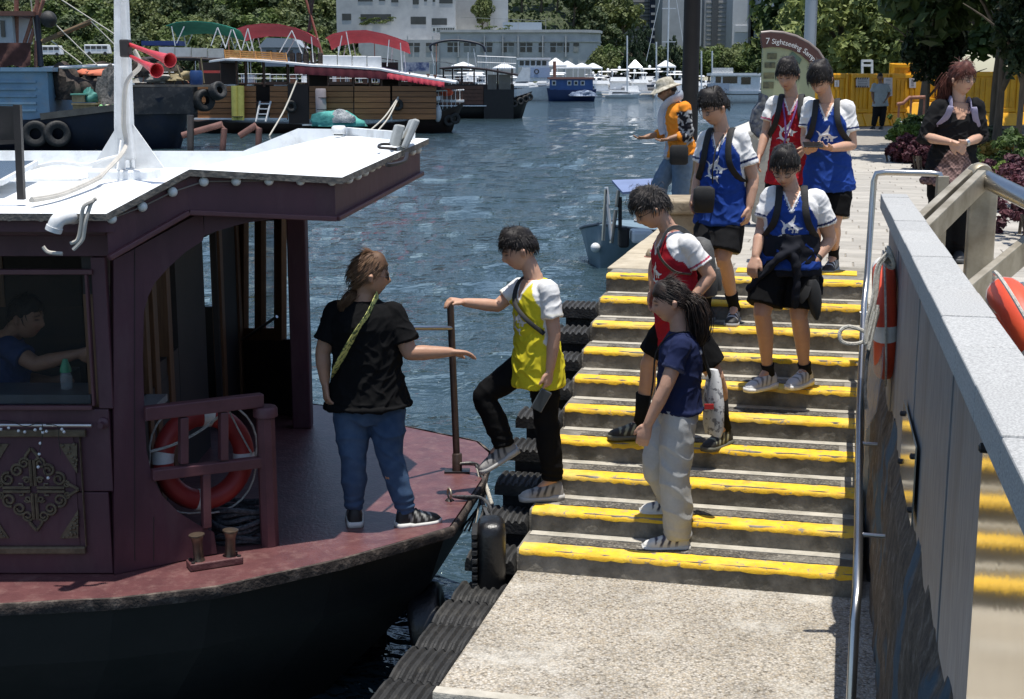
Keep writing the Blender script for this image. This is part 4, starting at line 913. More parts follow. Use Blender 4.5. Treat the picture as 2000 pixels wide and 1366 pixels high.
def person(spec):
    """spec: y (ground distance), j: joints in photo pixels with dy, plus clothing"""
    y0 = spec['y']; J = {}
    for k_, v_ in spec['j'].items(): J[k_] = aty(v_[0], v_[1], y0 + (v_[2] if len(v_) > 2 else 0))
    sc = spec.get('scale', 1.0); vox = spec.get('vox', .0062)
    sL, sR, hL, hR = J['sL'], J['sR'], J['hL'], J['hR']
    nb = (sL + sR) / 2 + Vector((0, 0, .045 * sc)) if 'nb' not in J else J['nb']
    pc = (hL + hR) / 2
    base = Vector((pc.x, pc.y, spec['z']))
    T = thing('person', spec['label'], 'person', base)
    up = N_(nb - pc); lat = N_((sL - sR) - up * (sL - sR).dot(up)); fwd = N_(up.cross(lat)) * -1     # lat: towards the person's left
    if spec.get('fsign', 1) < 0: fwd = -fwd
    # make sure fwd is really forward: left x up = forward for a right-handed person
    fwd = N_(lat.cross(up)); 
    hlat = N_((hL - hR) - up * (hL - hR).dot(up))
    def frame(P):
        d = P - np.array(nb); return d @ np.array(lat), d @ np.array(fwd), d @ np.array(up)
    L_ = (nb - pc).length
    bw = spec.get('bulk', 1.0)
    # ---- body
    mb = MB(); wd_ = spec.get('w', 1.0)
    sw = (sL - sR).length / 2
    TR = [(-.20, .07, .07), (-.14, .145, .105), (0, .165, .118), (.16, .155, .112), (.34, .138, .102), (.55, .15, .112), (.75, .165, .118), (.88, .155, .10), (.96, .11, .075), (1.02, .06, .058), (1.08, .05, .052)]
    R = []
    for (f, a, b) in TR:
        q = min(max(f, 0), 1); X = N_(hlat.lerp(lat, q)); Y = N_(X.cross(up)); R.append(ringe(pc + (nb - pc) * f, X, Y, a * sc * bw, b * sc * bw, 18))
    mb.rings(R)
    hc = J['head']; look = Vector(spec['look']).normalized()
    hup = N_(spec.get('hup') and Vector(spec['hup']) or Vector((0, 0, 1))); hr_ = N_(look.cross(hup)); hup = N_(hr_.cross(look))
    HMx = Matrix((( hr_.x, look.x, hup.x, hc.x), (hr_.y, look.y, hup.y, hc.y), (hr_.z, look.z, hup.z, hc.z), (0, 0, 0, 1))) @ Matrix.Scale(sc * spec.get('hs', .98), 4)
    hv = [HMx @ Vector(p) for p in HP]
    mb.rings([hv[i * HN:(i + 1) * HN] for i in range(HM + 1)])
    limb(mb, [nb - up * .03, nb.lerp(hc, .35) - look * .01 * sc, HMx @ Vector((0, -.028, -.045))], [.064 * sc * bw ** .5, .054 * sc, .054 * sc], 14)
    for s_ in (-1, 1):
        mb.tube([HMx @ Vector((s_ * .066, -.012, -.03)), HMx @ Vector((s_ * .080, -.014, -.015)), HMx @ Vector((s_ * .086, -.018, .012)), HMx @ Vector((s_ * .07, -.012, .03))], [.008, .015, .017, .008], 8)
    arms = {}
    for s_, sh in (('L', sL), ('R', sR)):
        el, wr, hd = J['e' + s_], J['w' + s_], J['n' + s_]
        limb(mb, [sh, sh.lerp(el, .5) , el], [.058 * sc * bw, .05 * sc * bw, .041 * sc * bw ** .5])
        limb(mb, [el, el.lerp(wr, .35), wr], [.040 * sc * bw ** .5, .042 * sc * bw ** .5, .027 * sc])
        # hand: palm, four fingers, thumb
        d = N_(hd - wr); pn = Vector(spec.get('palm' + s_, (0, 0, 0)))
        if pn.length < .1: pn = -lat if s_ == 'L' else lat
        pn = N_(pn - d * pn.dot(d)); wv = N_(d.cross(pn)); curl = spec.get('curl' + s_, .5)
        Rp = [ringe(wr + d * (t * sc), wv, pn, a * sc, b * sc, 10) for t, a, b in ((-.01, .026, .022), (.02, .032, .019), (.06, .041, .017), (.088, .041, .014), (.10, .034, .010))]
        mb.rings(Rp)
        tsg = 1 if wv.dot(fwd) > 0 else -1
        if 'thumb' + s_ in spec: tsg = spec['thumb' + s_]
        for q, (off, ln_) in enumerate(((.031, .068), (.0105, .077), (-.0105, .072), (-.031, .056))):
            p = wr + d * (.086 * sc) + wv * (off * sc * tsg); dd = d.copy(); pts = [p - d * .02, p]
            for seg in (.42, .32, .26):
                dd = N_(dd * math.cos(curl * .62) + pn * math.sin(curl * .62)) if seg > 0 else dd
                p = p + dd * (ln_ * seg * sc); pts.append(p.copy())
                pp_ = N_(pn - dd * pn.dot(dd)); 
                pn_l = pp_
            mb.tube(pts, [.0105 * sc, .010 * sc, .0095 * sc, .009 * sc, .0065 * sc], 8)
        p = wr + d * (.025 * sc) + wv * (.026 * sc * tsg)
        td = N_(d * .75 + wv * (.6 * tsg) + pn * .3); mb.tube([p, p + td * .03 * sc, p + N_(td + d * .3) * .058 * sc, p + N_(td + d * .55 + pn * .2) * .083 * sc], [.016 * sc, .0135 * sc, .0115 * sc, .008 * sc], 8)
        arms[s_] = (sh, el, wr, hd, d, pn)
    for s_, hp in (('L', hL), ('R', hR)):
        kn, an, to = J['k' + s_], J['a' + s_], J['t' + s_]
        limb(mb, [hp, hp.lerp(kn, .5), kn], [.088 * sc * bw, .076 * sc * bw, .056 * sc * bw ** .5])
        cf = N_(kn - an); back = N_(-(to - an) + cf * (to - an).dot(cf))
        limb(mb, [kn, kn.lerp(an, .33) + back * .012 * sc, kn.lerp(an, .75), an], [.054 * sc * bw ** .5, .056 * sc * bw ** .5, .040 * sc, .034 * sc])
        limb(mb, [an, an.lerp(to, .4)], [.036 * sc, .022 * sc])
    me = remesh(mb, vox, 1); P = verts(me)
    C = np.tile(np.array(spec.get('skin', SKIN)), (len(P), 1)) * (1 + .05 * vnoise(P, 22, 1))[:, None]
    inv = np.array(HMx.inverted()); H = P @ inv[:3, :3].T + inv[:3, 3]
    hx, hy, hz = H[:, 0], H[:, 1], H[:, 2]; f = (hy > .045) & (np.abs(hz) < .12)
    def paint(mask, c, a=1.0): 
        w = (mask * a)[:, None]; C[:] = C * (1 - w) + np.array(c) * w
    br = np.exp(-((np.abs(hx) - .031) / .017) ** 4 - ((hz - .034 + .25 * (np.abs(hx) - .03)) / .0062) ** 4) * f
    paint(br, (.03, .02, .016), .85)
    ey = np.exp(-((np.abs(hx) - .031) / .0135) ** 4 - ((hz - .011) / .0048) ** 4) * f; paint(ey, (.025, .018, .015), .9)
    lp = np.exp(-(hx / .022) ** 4 - ((hz + .058) / .0075) ** 4) * f; paint(lp, (.36, .12, .10), .8)
    pl_ = np.exp(-(hx / .024) ** 4 - ((hz + .057) / .0022) ** 2) * f; paint(pl_, (.12, .04, .035), .6)
    ck = np.exp(-((np.abs(hx) - .04) / .016) ** 2 - ((hz + .02) / .016) ** 2) * f; paint(ck, (.5, .24, .17), .3)
    putmesh('body', me, M_skin, T, col=C)
    # ---- shirt
    if 'shirt' in spec: shirt(spec, T, J, sc, bw, nb, pc, up, lat, hlat, fwd, arms, frame, L_)
    if 'pants' in spec: pants(spec, T, J, sc, bw, pc, up, hlat, L_)
    # ---- shoes
    for s_ in 'LR':
        if 'shoe' not in spec: break
        shoe(T, J['a' + s_], J['t' + s_], J['k' + s_], sc, spec['shoe'], s_, spec.get('sole' + s_))
    if 'hair' in spec: hair(T, HMx, sc, spec['hair'])
    for fn in spec.get('extra', ()): fn(T, dict(J=J, H=HMx, nb=nb, pc=pc, up=up, lat=lat, fwd=fwd, sc=sc, arms=arms))
    return T
def shirt(spec, T, J, sc, bw, nb, pc, up, lat, hlat, fwd, arms, frame, L_):
    S = spec['shirt']; mb = MB(); inf = S.get('inf', .018) * .6; hem = S.get('hem', -.28); R = []
    fl = S.get('flare', 0.0)
    TR = [(hem, .184 + fl, .147 + fl), (hem + .03, .186 + fl, .149 + fl), (0, .182 + fl * .6, .142 + fl * .6), (.16, .170 + fl * .4, .132), (.34, .154 + fl * .3, .121), (.55, .158, .124), (.75, .170, .126), (.88, .158, .106), (.955, .118, .084), (1.0, .074, .07), (1.02, .066, .064)]
    belly = S.get('belly', 0)
    for (f, a, b) in TR:
        q = min(max(f, 0), 1); X = N_(hlat.lerp(lat, q)); Y = N_(X.cross(up))
        bl_ = belly * math.exp(-((f - .25) / .3) ** 2)
        R.append(ringe(pc + (nb - pc) * f + fwd * bl_ * .5, X, Y, (a * bw + inf) * sc, (b * bw + inf + bl_ * .5) * sc, 22))
    mb.rings(R); sl_len = S.get('sleeve', .62)
    for s_, (sh, el, wr, hd, d, pn) in arms.items():
        if S.get('sleeve') == 0: continue
        q = sh.lerp(el, min(sl_len, 1)); ins = (sh - el).normalized() * .03
        r1 = S.get('cuff', .075)
        pts = [sh - lat * (.05 if s_ == 'L' else -.05) * sc, sh + ins * .2, sh.lerp(el, .4 * min(sl_len, 1)), q]; rs = [.058, .065, .063, r1 * .88]
        if sl_len > 1: q2 = el.lerp(wr, sl_len - 1); pts = pts[:3] + [el, q2]; rs = [.07, .07, .064, .056, r1]
        PT = spline(pts, 4); RS = [float(x) * sc * (bw ** .7) for x in np.interp(np.linspace(0, len(rs) - 1, len(PT)), range(len(rs)), rs)]
        mb.tube(PT, RS, 16)
    me = remesh(mb, spec.get('cvox', .007), 3); P = verts(me)
    x, y, z = frame(P)
    sd = hash(spec['label']) % 17 if False else spec.get('seed', 1)
    Fz = np.stack([x * 1.0, y * 1.0, z * 1.0], 1)
    disp = .006 * vnoise(np.stack([x * 14 + z * 9, y * 12, z * 11 - x * 6], 1), 1, sd) + .0045 * vnoise(np.stack([x * 28 - z * 22, y * 26, z * 20 + x * 12], 1), 1, sd + 3) + .0022 * vnoise(np.stack([x * 60 + z * 45, y * 50, z * 40], 1), 1, sd + 5)
    rid = lambda a, sd_: (1 - np.abs(vnoise(a, 1, sd_))) ** 5
    disp = disp * .7 + .009 * rid(np.stack([x * 15 + z * 13, y * 13, z * 10 - np.abs(x) * 9], 1), sd + 7) * (.35 + .65 * smooth01(-z, .12, .4)) + .006 * rid(np.stack([x * 26 - z * 9, y * 22, z * 30], 1), sd + 9)
    disp = disp * (1 - .6 * smooth01(z, -.12, 0)) * S.get('fold', 1.0)
    da = {}
    for s_, A in arms.items(): da[s_] = seg_dist(P, A[0], A[1])
    dm = np.minimum(da['L'][0], da['R'][0]); tt = np.where(da['L'][0] < da['R'][0], da['L'][1], da['R'][1])
    C = S['col'](x, y, z, dm, tt, P, sc)
    so_ = putmesh('shirt', me, M_cloth, T, disp=disp, col=C)
    cr_ = getattr(S['col'], 'crest', None)
    if cr_ is not None:
        cx, cz, s_ = cr_; tree_ = BVHTree.FromPolygons([v.co.copy() for v in me.vertices], [tuple(p.vertices) for p in me.polygons]); off = base_of(T); n = 64
        gx, gz = np.meshgrid(np.linspace(-1.2, 1.2, n + 1), np.linspace(-1.25, 1.25, n + 1), indexing='ij'); ctr = flame((gx[:-1, :-1] + gx[1:, 1:]) / 2, (gz[:-1, :-1] + gz[1:, 1:]) / 2)
        ids = {}; vs = []; fs = []
        def vid(i, j):
            if (i, j) not in ids:
                o_ = nb - off + lat * (cx + gx[i, j] * s_) + up * (cz + gz[i, j] * s_) + fwd * .5; h = tree_.ray_cast(o_, -fwd, 1.0)
                ids[(i, j)] = len(vs) if h[0] is not None else None
                if h[0] is not None: vs.append(h[0] + fwd * .003)
            return ids[(i, j)]
        for i in range(n):
            for j in range(n):
                if ctr[i, j]:
                    q = [vid(i, j), vid(i + 1, j), vid(i + 1, j + 1), vid(i, j + 1)]
                    if None not in q: fs.append(q)
        cm = bpy.data.meshes.new('crest'); cm.from_pydata(vs, [], fs); cm.update(); cm.materials.append(M_crest); link('crest', cm, None, T)
def pants(spec, T, J, sc, bw, pc, up, hlat, L_):
    S = spec['pants']; mb = MB(); Y = N_(hlat.cross(up)); inf = S.get('inf', .014) * .7; R = []
    for (f, a, b) in ((-.19, .10, .10), (-.12, .155, .118), (0, .168, .12), (.16, .158, .114), (.27, .148, .108)):
        R.append(ringe(pc + up * (f * L_), hlat, Y, (a * bw + inf) * sc, (b * bw + inf) * sc, 20))
    mb.rings(R); ln_ = S.get('len', 2.0); w = S.get('wide', 0.0) * .62
    for s_ in 'LR':
        hp, kn, an = J['h' + s_], J['k' + s_], J['a' + s_]
        if ln_ <= 1:
            q = hp.lerp(kn, ln_); pts = [hp, hp.lerp(kn, ln_ * .5), q]; rs = [.096 * bw + inf, .09 * bw + inf + w, .082 * bw + inf + w * 1.6]
        else:
            q = kn.lerp(an, min(ln_ - 1, 1.08)); pts = [hp, hp.lerp(kn, .5), kn, kn.lerp(an, .45), q]; rs = [.098 * bw + inf, .086 * bw + inf + w * .6, .064 * bw + inf + w, .064 * bw ** .5 + inf + w, .048 + inf + w * S.get('hemk', 1.0)]
        PT = spline(pts, 5); RS = [float(x) * sc for x in np.interp(np.linspace(0, len(rs) - 1, len(PT)), range(len(rs)), rs)]
        mb.tube(PT, RS, 18)
    me = remesh(mb, spec.get('cvox', .008), 2); P = verts(me); sd = spec.get('seed', 1) + 11
    dl = {s_: seg_dist(P, J['k' + s_], J['a' + s_]) for s_ in 'LR'}; tl = np.where(dl['L'][0] < dl['R'][0], dl['L'][1], dl['R'][1])
    Q = P - np.array(pc)
    disp = .006 * vnoise(Q * np.array([13, 13, 22]), 1, sd) + .004 * vnoise(Q * np.array([30, 30, 46]), 1, sd + 2)
    low = smooth01(tl, .55, 1.0) * smooth01(np.minimum(dl['L'][0], dl['R'][0]), .2, .1)
    rid = (1 - np.abs(vnoise(Q * np.array([12, 12, 17]), 1, sd + 6))) ** 5; disp = disp * .7 + .007 * rid
    disp = disp * S.get('fold', 1.0) + low * .007 * np.sin(Q[:, 2] * 150 + 3 * vnoise(Q, 14, sd)) * S.get('stack', 1.0)
    putmesh(S.get('name', 'trousers'), me, M_cloth, T, disp=disp, col=S['col'](P, Q, tl, dl))
def shoe(T, an, to, kn, sc, st, side, pitch=None):
    d = to - an; gz = Vector((0, 0, 1)); f = Vector((d.x, d.y, 0)); 
    f = N_(d) if pitch == 'raw' else N_(f); r = N_(f.cross(gz)); u = N_(r.cross(f))
    heel = an - f * (.065 * sc) - u * 0; L_ = .275 * sc
    zb = min(to.z, an.z - .05) if pitch != 'raw' else None
    if pitch == 'raw': o0 = an - u * .085 * sc - f * .06 * sc
    else: o0 = Vector((an.x, an.y, to.z)) - f * .065 * sc
    # upper: rings along the foot: (t, half width, height)
    prof = [(0.0, .024, .06), (.02, .036, .105), (.12, .043, .122), (.25, .044, .124), (.36, .043, .112), (.50, .045, .094), (.66, .049, .076), (.82, .048, .064), (.93, .038, .052), (1.0, .016, .036)]
    R = []; tt_ = [p[0] for p in prof]; fine = []
    for q in range(31):
        t = q / 30; fine.append((t, float(np.interp(t, tt_, [p[1] for p in prof])), float(np.interp(t, tt_, [p[2] for p in prof]))))
    for t, w, h in fine:
        c = o0 + f * (t * L_) + u * (.022 * sc); ring = []
        for j in range(22):
            a = 2 * PI * j / 22; co, si = math.cos(a), math.sin(a)
            ring.append(c + r * (w * sc * math.copysign(abs(co) ** .8, co)) + u * (sc * (h - .02) * (max(si, 0) ** .8) + (-.004 if si < 0 else 0) * sc))
        R.append(ring)
    me = MB().rings(R).mesh('upper'); P = verts(me); o = np.array(o0)
    t = (P - o) @ np.array(f) / L_; hh = (P - o) @ np.array(u) / sc; ww = (P - o) @ np.array(r) / sc
    C = np.tile(np.array(st['up']), (len(P), 1)); 
    if 'acc' in st:
        m = ((np.sin(t * 40 + hh * 55) > .25) & (t > .22) & (t < .74) & (hh > .038) & (hh < .1))[:, None]; C = np.where(m, np.array(st['acc']), C)
    if 'toe' in st: C = np.where((t > .82)[:, None], np.array(st['toe']), C)
    sh = thing('shoe', None, None, (0, 0, 0)); sh.parent = T; sh.location = -base_of(T); PLOC[sh.name] = -base_of(T)
    putmesh('upper', me, M_shoe, sh, col=C)
    # sole
    Rs = []
    for t, w, _ in prof:
        w = w + .006; c = o0 + f * (t * (L_ + .012) - .006); k_ = .026 + .010 * (t < .35) + .004 * (t > .9)
        Rs.append([c - r * w * sc, c + r * w * sc, c + r * (w * sc) + u * k_ * sc, c - r * (w * sc) + u * k_ * sc])
    me = MB().rings(Rs).mesh('sole'); P = verts(me); putmesh('sole', me, M_shoe, sh, col=np.tile(np.array(st['sole']), (len(P), 1)))
    # laces
    if 'lace' in st:
        mb = MB()
        for q in range(4):
            t = .36 + q * .085; hgt = .118 - q * .014; c = o0 + f * (t * L_) + u * hgt * sc; mb.tube([c - r * .02 * sc - u * .008 * sc, c + u * .002 * sc, c + r * .02 * sc - u * .008 * sc], .0045 * sc, 5)
        me = mb.mesh('laces'); putmesh('laces', me, M_shoe, sh, col=np.tile(np.array(st['lace']), (len(me.vertices), 1)))
    if 'sock' in st:
        ln_ = st.get('sockl', .12); k2 = kn; p0 = an - N_(kn - an) * .03; p1 = an + N_(kn - an) * ln_
        mb = MB(); mb.tube([p0, an.lerp(p1, .3), p1], [.045 * sc, .041 * sc, (.044 + ln_ * .05) * sc], 14); me = mb.mesh('sock'); putmesh('sock', me, M_cloth, T, col=np.tile(np.array(st['sock']), (len(me.vertices), 1)))
def hair(T, HMx, sc, S):
    """scalp shell that dips under the skin at the hairline, then many tapering locks"""
    rg = random.Random(S.get('seed', 1)); P = HP.copy(); x, y, z = P[:, 0], P[:, 1], P[:, 2]
    line = S.get('line', .062); side = S.get('side', -.02); nape = S.get('nape', -.06)
    fr = smooth01(y, -.03, .075)          # 0 back .. 1 front
    temple = smooth01(np.abs(x), .03, .07) * S.get('temple', .0)
    hl = nape * (1 - smooth01(y, -.09, -.03)) + side * smooth01(y, -.09, -.03) * (1 - fr) + (line - temple) * fr
    hl = hl + .006 * vnoise(P, 90, S.get('seed', 1))
    m = smooth01(z - hl, -.006, .010); th = S.get('th', .022)
    vol = th * (1 + .5 * smooth01(z, .05, .11)) * (.75 + .25 * smooth01(z, -.02, .05))
    lump = 1 + .25 * vnoise(P, 55, 4)
    k_ = 1 + m * vol * lump / .095 - (1 - m) * .10
    Q = P * k_[:, None]
    col = np.array(S['col']); verts_, faces_ = [tuple(HMx @ Vector(p)) for p in Q], []
    mb = MB(); mb.rings([[Vector(v) for v in verts_[i * HN:(i + 1) * HN]] for i in range(HM + 1)])
    cr_ = Vector(S.get('crown', (0, -.03, .118))); n0 = len(mb.v)
    for q in range(int(S.get('locks', 330) * 5.5)):
        i = rg.randrange(len(P)); 
        if m[i] < .55 or abs(P[i][0]) < 1e-4: continue
        p = Vector(P[i]) * (1 + vol[i] * .6 / .095); nrm = N_(Vector((P[i][0] / .076 ** 2, P[i][1] / .097 ** 2, P[i][2] / .118 ** 2)))
        away = p - cr_; away = N_(away - nrm * away.dot(nrm) + Vector((rg.uniform(-1, 1), rg.uniform(-1, 1), rg.uniform(-1, 1))) * .012)
        if S.get('dir') is not None: away = N_(away * .5 + Vector(S['dir']) * .8 - nrm * nrm.dot(Vector(S['dir'])) * .6)
        ln_ = S.get('ll', .045) * rg.uniform(.6, 1.3); w = rg.uniform(.0013, .0028); sd = N_(nrm.cross(away))
        lift = S.get('lift', .010) * rg.uniform(.1, .9) * (3.2 if rg.random() < .06 else 1)
        pts = [p - nrm * .004, p + away * ln_ * .4 + nrm * lift, p + away * ln_ * .8 + nrm * lift * .8, p + away * ln_ * 1.1 + nrm * (lift * .2 - .004)]
        ws = [w, w * 1.1, w * .7, .0006]; vs = []
        for a, b in zip(pts, ws): vs += [HMx @ (a - sd * b), HMx @ (a + nrm * b * .9), HMx @ (a + sd * b)]
        fs = []
        for a in range(3):
            o_ = a * 3; fs += [(o_, o_ + 1, o_ + 4, o_ + 3), (o_ + 1, o_ + 2, o_ + 5, o_ + 4)]
        mb.add(vs, fs)
    if 'tail' in S:
        pts = [aty(u, v, S['y'] + dy) for u, v, dy in S['tail']]; PT = spline(pts, 5); rr = S.get('tailr', [.02, .03, .034, .03, .02, .006])
        RR = np.interp(np.linspace(0, len(rr) - 1, len(PT)), range(len(rr)), rr)
        for q in range(220):
            o_ = Vector((rg.gauss(0, 1), rg.gauss(0, 1), rg.gauss(0, .6))) * .5
            w_ = rg.uniform(-.01, .01); mb.tube([p + o_ * float(r) * 1.35 + Vector((w_ * math.sin(i_ * .5 + q), w_ * math.cos(i_ * .4), 0)) for i_, (p, r) in enumerate(zip(PT, RR))], [max(.0011, float(r) * .06) for r in RR], 3)
        mb.tube(PT, [float(r) * .8 for r in RR], 10)
    me = mb.mesh('hair'); V = verts(me)
    C = col[None, :] * (1 + .3 * vnoise(V, 120, 2))[:, None]
    if 'col2' in S: 
        w = (smooth01(vnoise(V, 60, 7), -.2, .8))[:, None]; C = C * (1 - w) + np.array(S['col2']) * w
    putmesh('hair', me, M_hair, T, col=C)
# ---- colour schemes
WHT = np.array((.70, .69, .68))
def plain(c):
    c = np.array(c); return lambda x, y, z, dm, tt, P, sc: np.tile(c, (len(x), 1)) * (1 + .05 * vnoise(P, 20, 3))[:, None]
def flame(lx, lz):
    """the white swirl-and-flames crest on the jerseys; lx, lz about -1..1"""
    r = np.hypot(lx, lz + .25); a = np.arctan2(lz + .25, lx)
    m = (np.abs(r - .55 - .05 * np.sin(a)) < .12) & ~((a > -.9) & (a < -.2))
    rr2 = np.hypot(lx - .05, lz + .2); m |= (rr2 < .26) & (rr2 > .14) & (a > -.6) & (a < 2.4)
    def spike(x0, z0, x1, z1, w):
        dx, dz = x1 - x0, z1 - z0; L_ = math.hypot(dx, dz); t = ((lx - x0) * dx + (lz - z0) * dz) / L_ ** 2; d = ((lx - x0) * -dz + (lz - z0) * dx) / L_
        return (t > -.05) & (t < 1) & (np.abs(d + .12 * np.sin(t * 3)) < w * (1 - t))
    m |= spike(-.2, .2, .4, 1.2, .26) | spike(.3, .12, 1.15, .12, .20) | spike(-.42, .0, -.85, .7, .15) | spike(-.3, -.66, -1.0, -.72, .13) | spike(.25, -.62, .42, -1.2, .13)
    return m
def jersey(c, cuff, crest=(0, -.235, .085), dark=None, vneck=True, skin=SKIN):
    c = np.array(c, float); cuff = np.array(cuff, float)
    def f(x, y, z, dm, tt, P, sc):
        C = np.tile(c, (len(x), 1))
        if dark is not None:
            pn = (np.abs(x) > .075 + .25 * np.clip(-z - .1, 0, 1)) & (z < -.12); C[pn] = np.array(dark)
        sl_ = ((np.abs(x) > .062 + .62 * np.clip(-z, 0, .3)) & (z > -.22)) | ((dm < .085 * sc) & (np.abs(x) > .15) & (tt > .2))
        C[sl_] = WHT
        arm = sl_ & (dm < .1) & (tt > .3)
        C[arm & (tt > .52) & (tt < .575)] = cuff
        hem = z < z.min() + .02
        fy = y > .02
        vn = -.105
        if vneck:
            w = (z - vn) * .44; C[fy & (np.abs(x) < w + .017) & (z > vn - .014)] = WHT
            C[fy & (np.abs(np.abs(x) - w - .012) < .0035) & (z > vn)] = cuff
            C[fy & (np.abs(x) < w - .002)] = skin
        return C * (1 + .04 * vnoise(P, 20, 3))[:, None]
    f.crest = crest
    return f
def pplain(c, hem=None, band=None):
    c = np.array(c, float)
    def f(P, Q, tl, dl):
        C = np.tile(c, (len(P), 1)) * (1 + .06 * vnoise(P, 26, 5))[:, None]
        if hem is not None:
            z0 = np.percentile(P[:, 2], 1); C[(P[:, 2] < z0 + .025)] = np.array(hem)
        return C
    return f
def denim(c1, c2):
    c1 = np.array(c1); c2 = np.array(c2)
    def f(P, Q, tl, dl):
        w = np.clip(.5 + .5 * vnoise(Q * np.array([9, 9, 4]), 1, 2) + .25 * vnoise(Q, 60, 3), 0, 1)[:, None]
        return c1 * (1 - w) + c2 * w
    return f
BLK = (.007, .007, .0075)
# ---- worn things
M_black_fab = pm('black_nylon', (.009, .009, .010), (.006, .006, .0065), sc=30, rough=.75, bump=.15, bsc=200)
def glasses(dark=False):
    def f(T, q):
        H = q['H']; mb = MB()
        for s_ in (-1, 1):
            c = Vector((s_ * .032, .098, .010)); mb.tube([H @ (c + Vector((.023 * math.cos(a / 12 * 2 * PI), -.006 * abs(math.cos(a / 12 * 2 * PI)), .019 * math.sin(a / 12 * 2 * PI)))) for a in range(12)], .0018, 5, closed=True)
            mb.tube([H @ Vector((s_ * .055, .092, .014)), H @ Vector((s_ * .074, .06, .014)), H @ Vector((s_ * .081, -.01, .012))], .0018, 5)
        mb.tube([H @ Vector((-.009, .1, .012)), H @ Vector((.009, .1, .012))], .0018, 5)
        o = mb.build('glasses', M_darkmetal, T, smooth=True)
        for s_ in (-1, 1):
            c = Vector((s_ * .032, .0975, .010)); pts = [H @ (c + Vector((.022 * math.cos(a / 12 * 2 * PI), -.006 * abs(math.cos(a / 12 * 2 * PI)), .018 * math.sin(a / 12 * 2 * PI)))) for a in range(12)]
            m = MB(); m.plate(pts, (H.to_3x3() @ Vector((0, .001, 0)))); m.build('lens', M_darkglass if dark else glassm('clear_lens', (.3, .32, .33), .12, .02), o)
    return f
def strap_pts(q, side, front=-.30, out=.085, backz=-.12, lift=.03):
    nb, up, lat, fwd, sc = q['nb'], q['up'], q['lat'], q['fwd'], q['sc']; s_ = 1 if side == 'L' else -1
    P_ = lambda a, b, c: nb + lat * (a * s_ * sc) + fwd * (b * sc) + up * (c * sc)
    return [P_(out + .09, -.03, front - .01), P_(out + .075, .07, front + .02), P_(out + .03, .130, front + .10), P_(out + .010, .142, front + .17), P_(out, .118, -.06), P_(out - .005, .06, .012 + lift * .5), P_(out - .005, -.02, .02 + lift * .5), P_(out, -.11, -.05), P_(out, -.16, backz)]
def backpack(label, col=(.009, .009, .010), w=.15, h=.42, dep=.15, strapw=.024, front=-.30, panel=None, out=.085, straps='LR'):
    def f(T, q):
        nb, up, lat, fwd, sc = q['nb'], q['up'], q['lat'], q['fwd'], q['sc']; c = nb - fwd * (.13 + dep * .5) * sc - up * .25 * sc
        B = thing('backpack', label, 'backpack', c)
        mat = pm('pack_%02x%02x%02x' % tuple(int(x * 255) for x in col), col, tuple(x * .6 for x in col), sc=25, rough=.75, bump=.2, bsc=160)
        R = []
        for t, k_ in ((-1, .6), (-.92, .9), (-.6, 1), (0, 1), (.6, .95), (.9, .75), (1, .35)):
            R.append(ringe(c + up * (t * h / 2 * sc), lat, fwd, w * k_ * sc, dep * .5 * k_ * sc, 20, .55))
        MB().rings(R).build('pack', mat, B, smooth=True)
        pc_ = c - fwd * (dep * .5) * sc - up * .08; R = []
        for t, k_ in ((-1, .5), (-.9, .85), (0, 1), (.8, .85), (1, .4)): R.append(ringe(pc_ + up * (t * h * .22), lat, fwd, w * .8 * k_, .04 * k_, 16, .6))
        MB().rings(R).build('pocket', mat, B, smooth=True)
        for s_ in straps:
            MB().tube(spline(strap_pts(q, s_, front, out), 5), strapw, 10, sq=.25, up=fwd).build('strap', mat, B, smooth=True)
    return f
# ---- the cast
BH = (.016, .013, .012)
BLU, BLUD = (.017, .050, .24), (.012, .040, .21)
RED, REDD = (.38, .018, .028), (.36, .012, .02)
def holding(fn): return fn
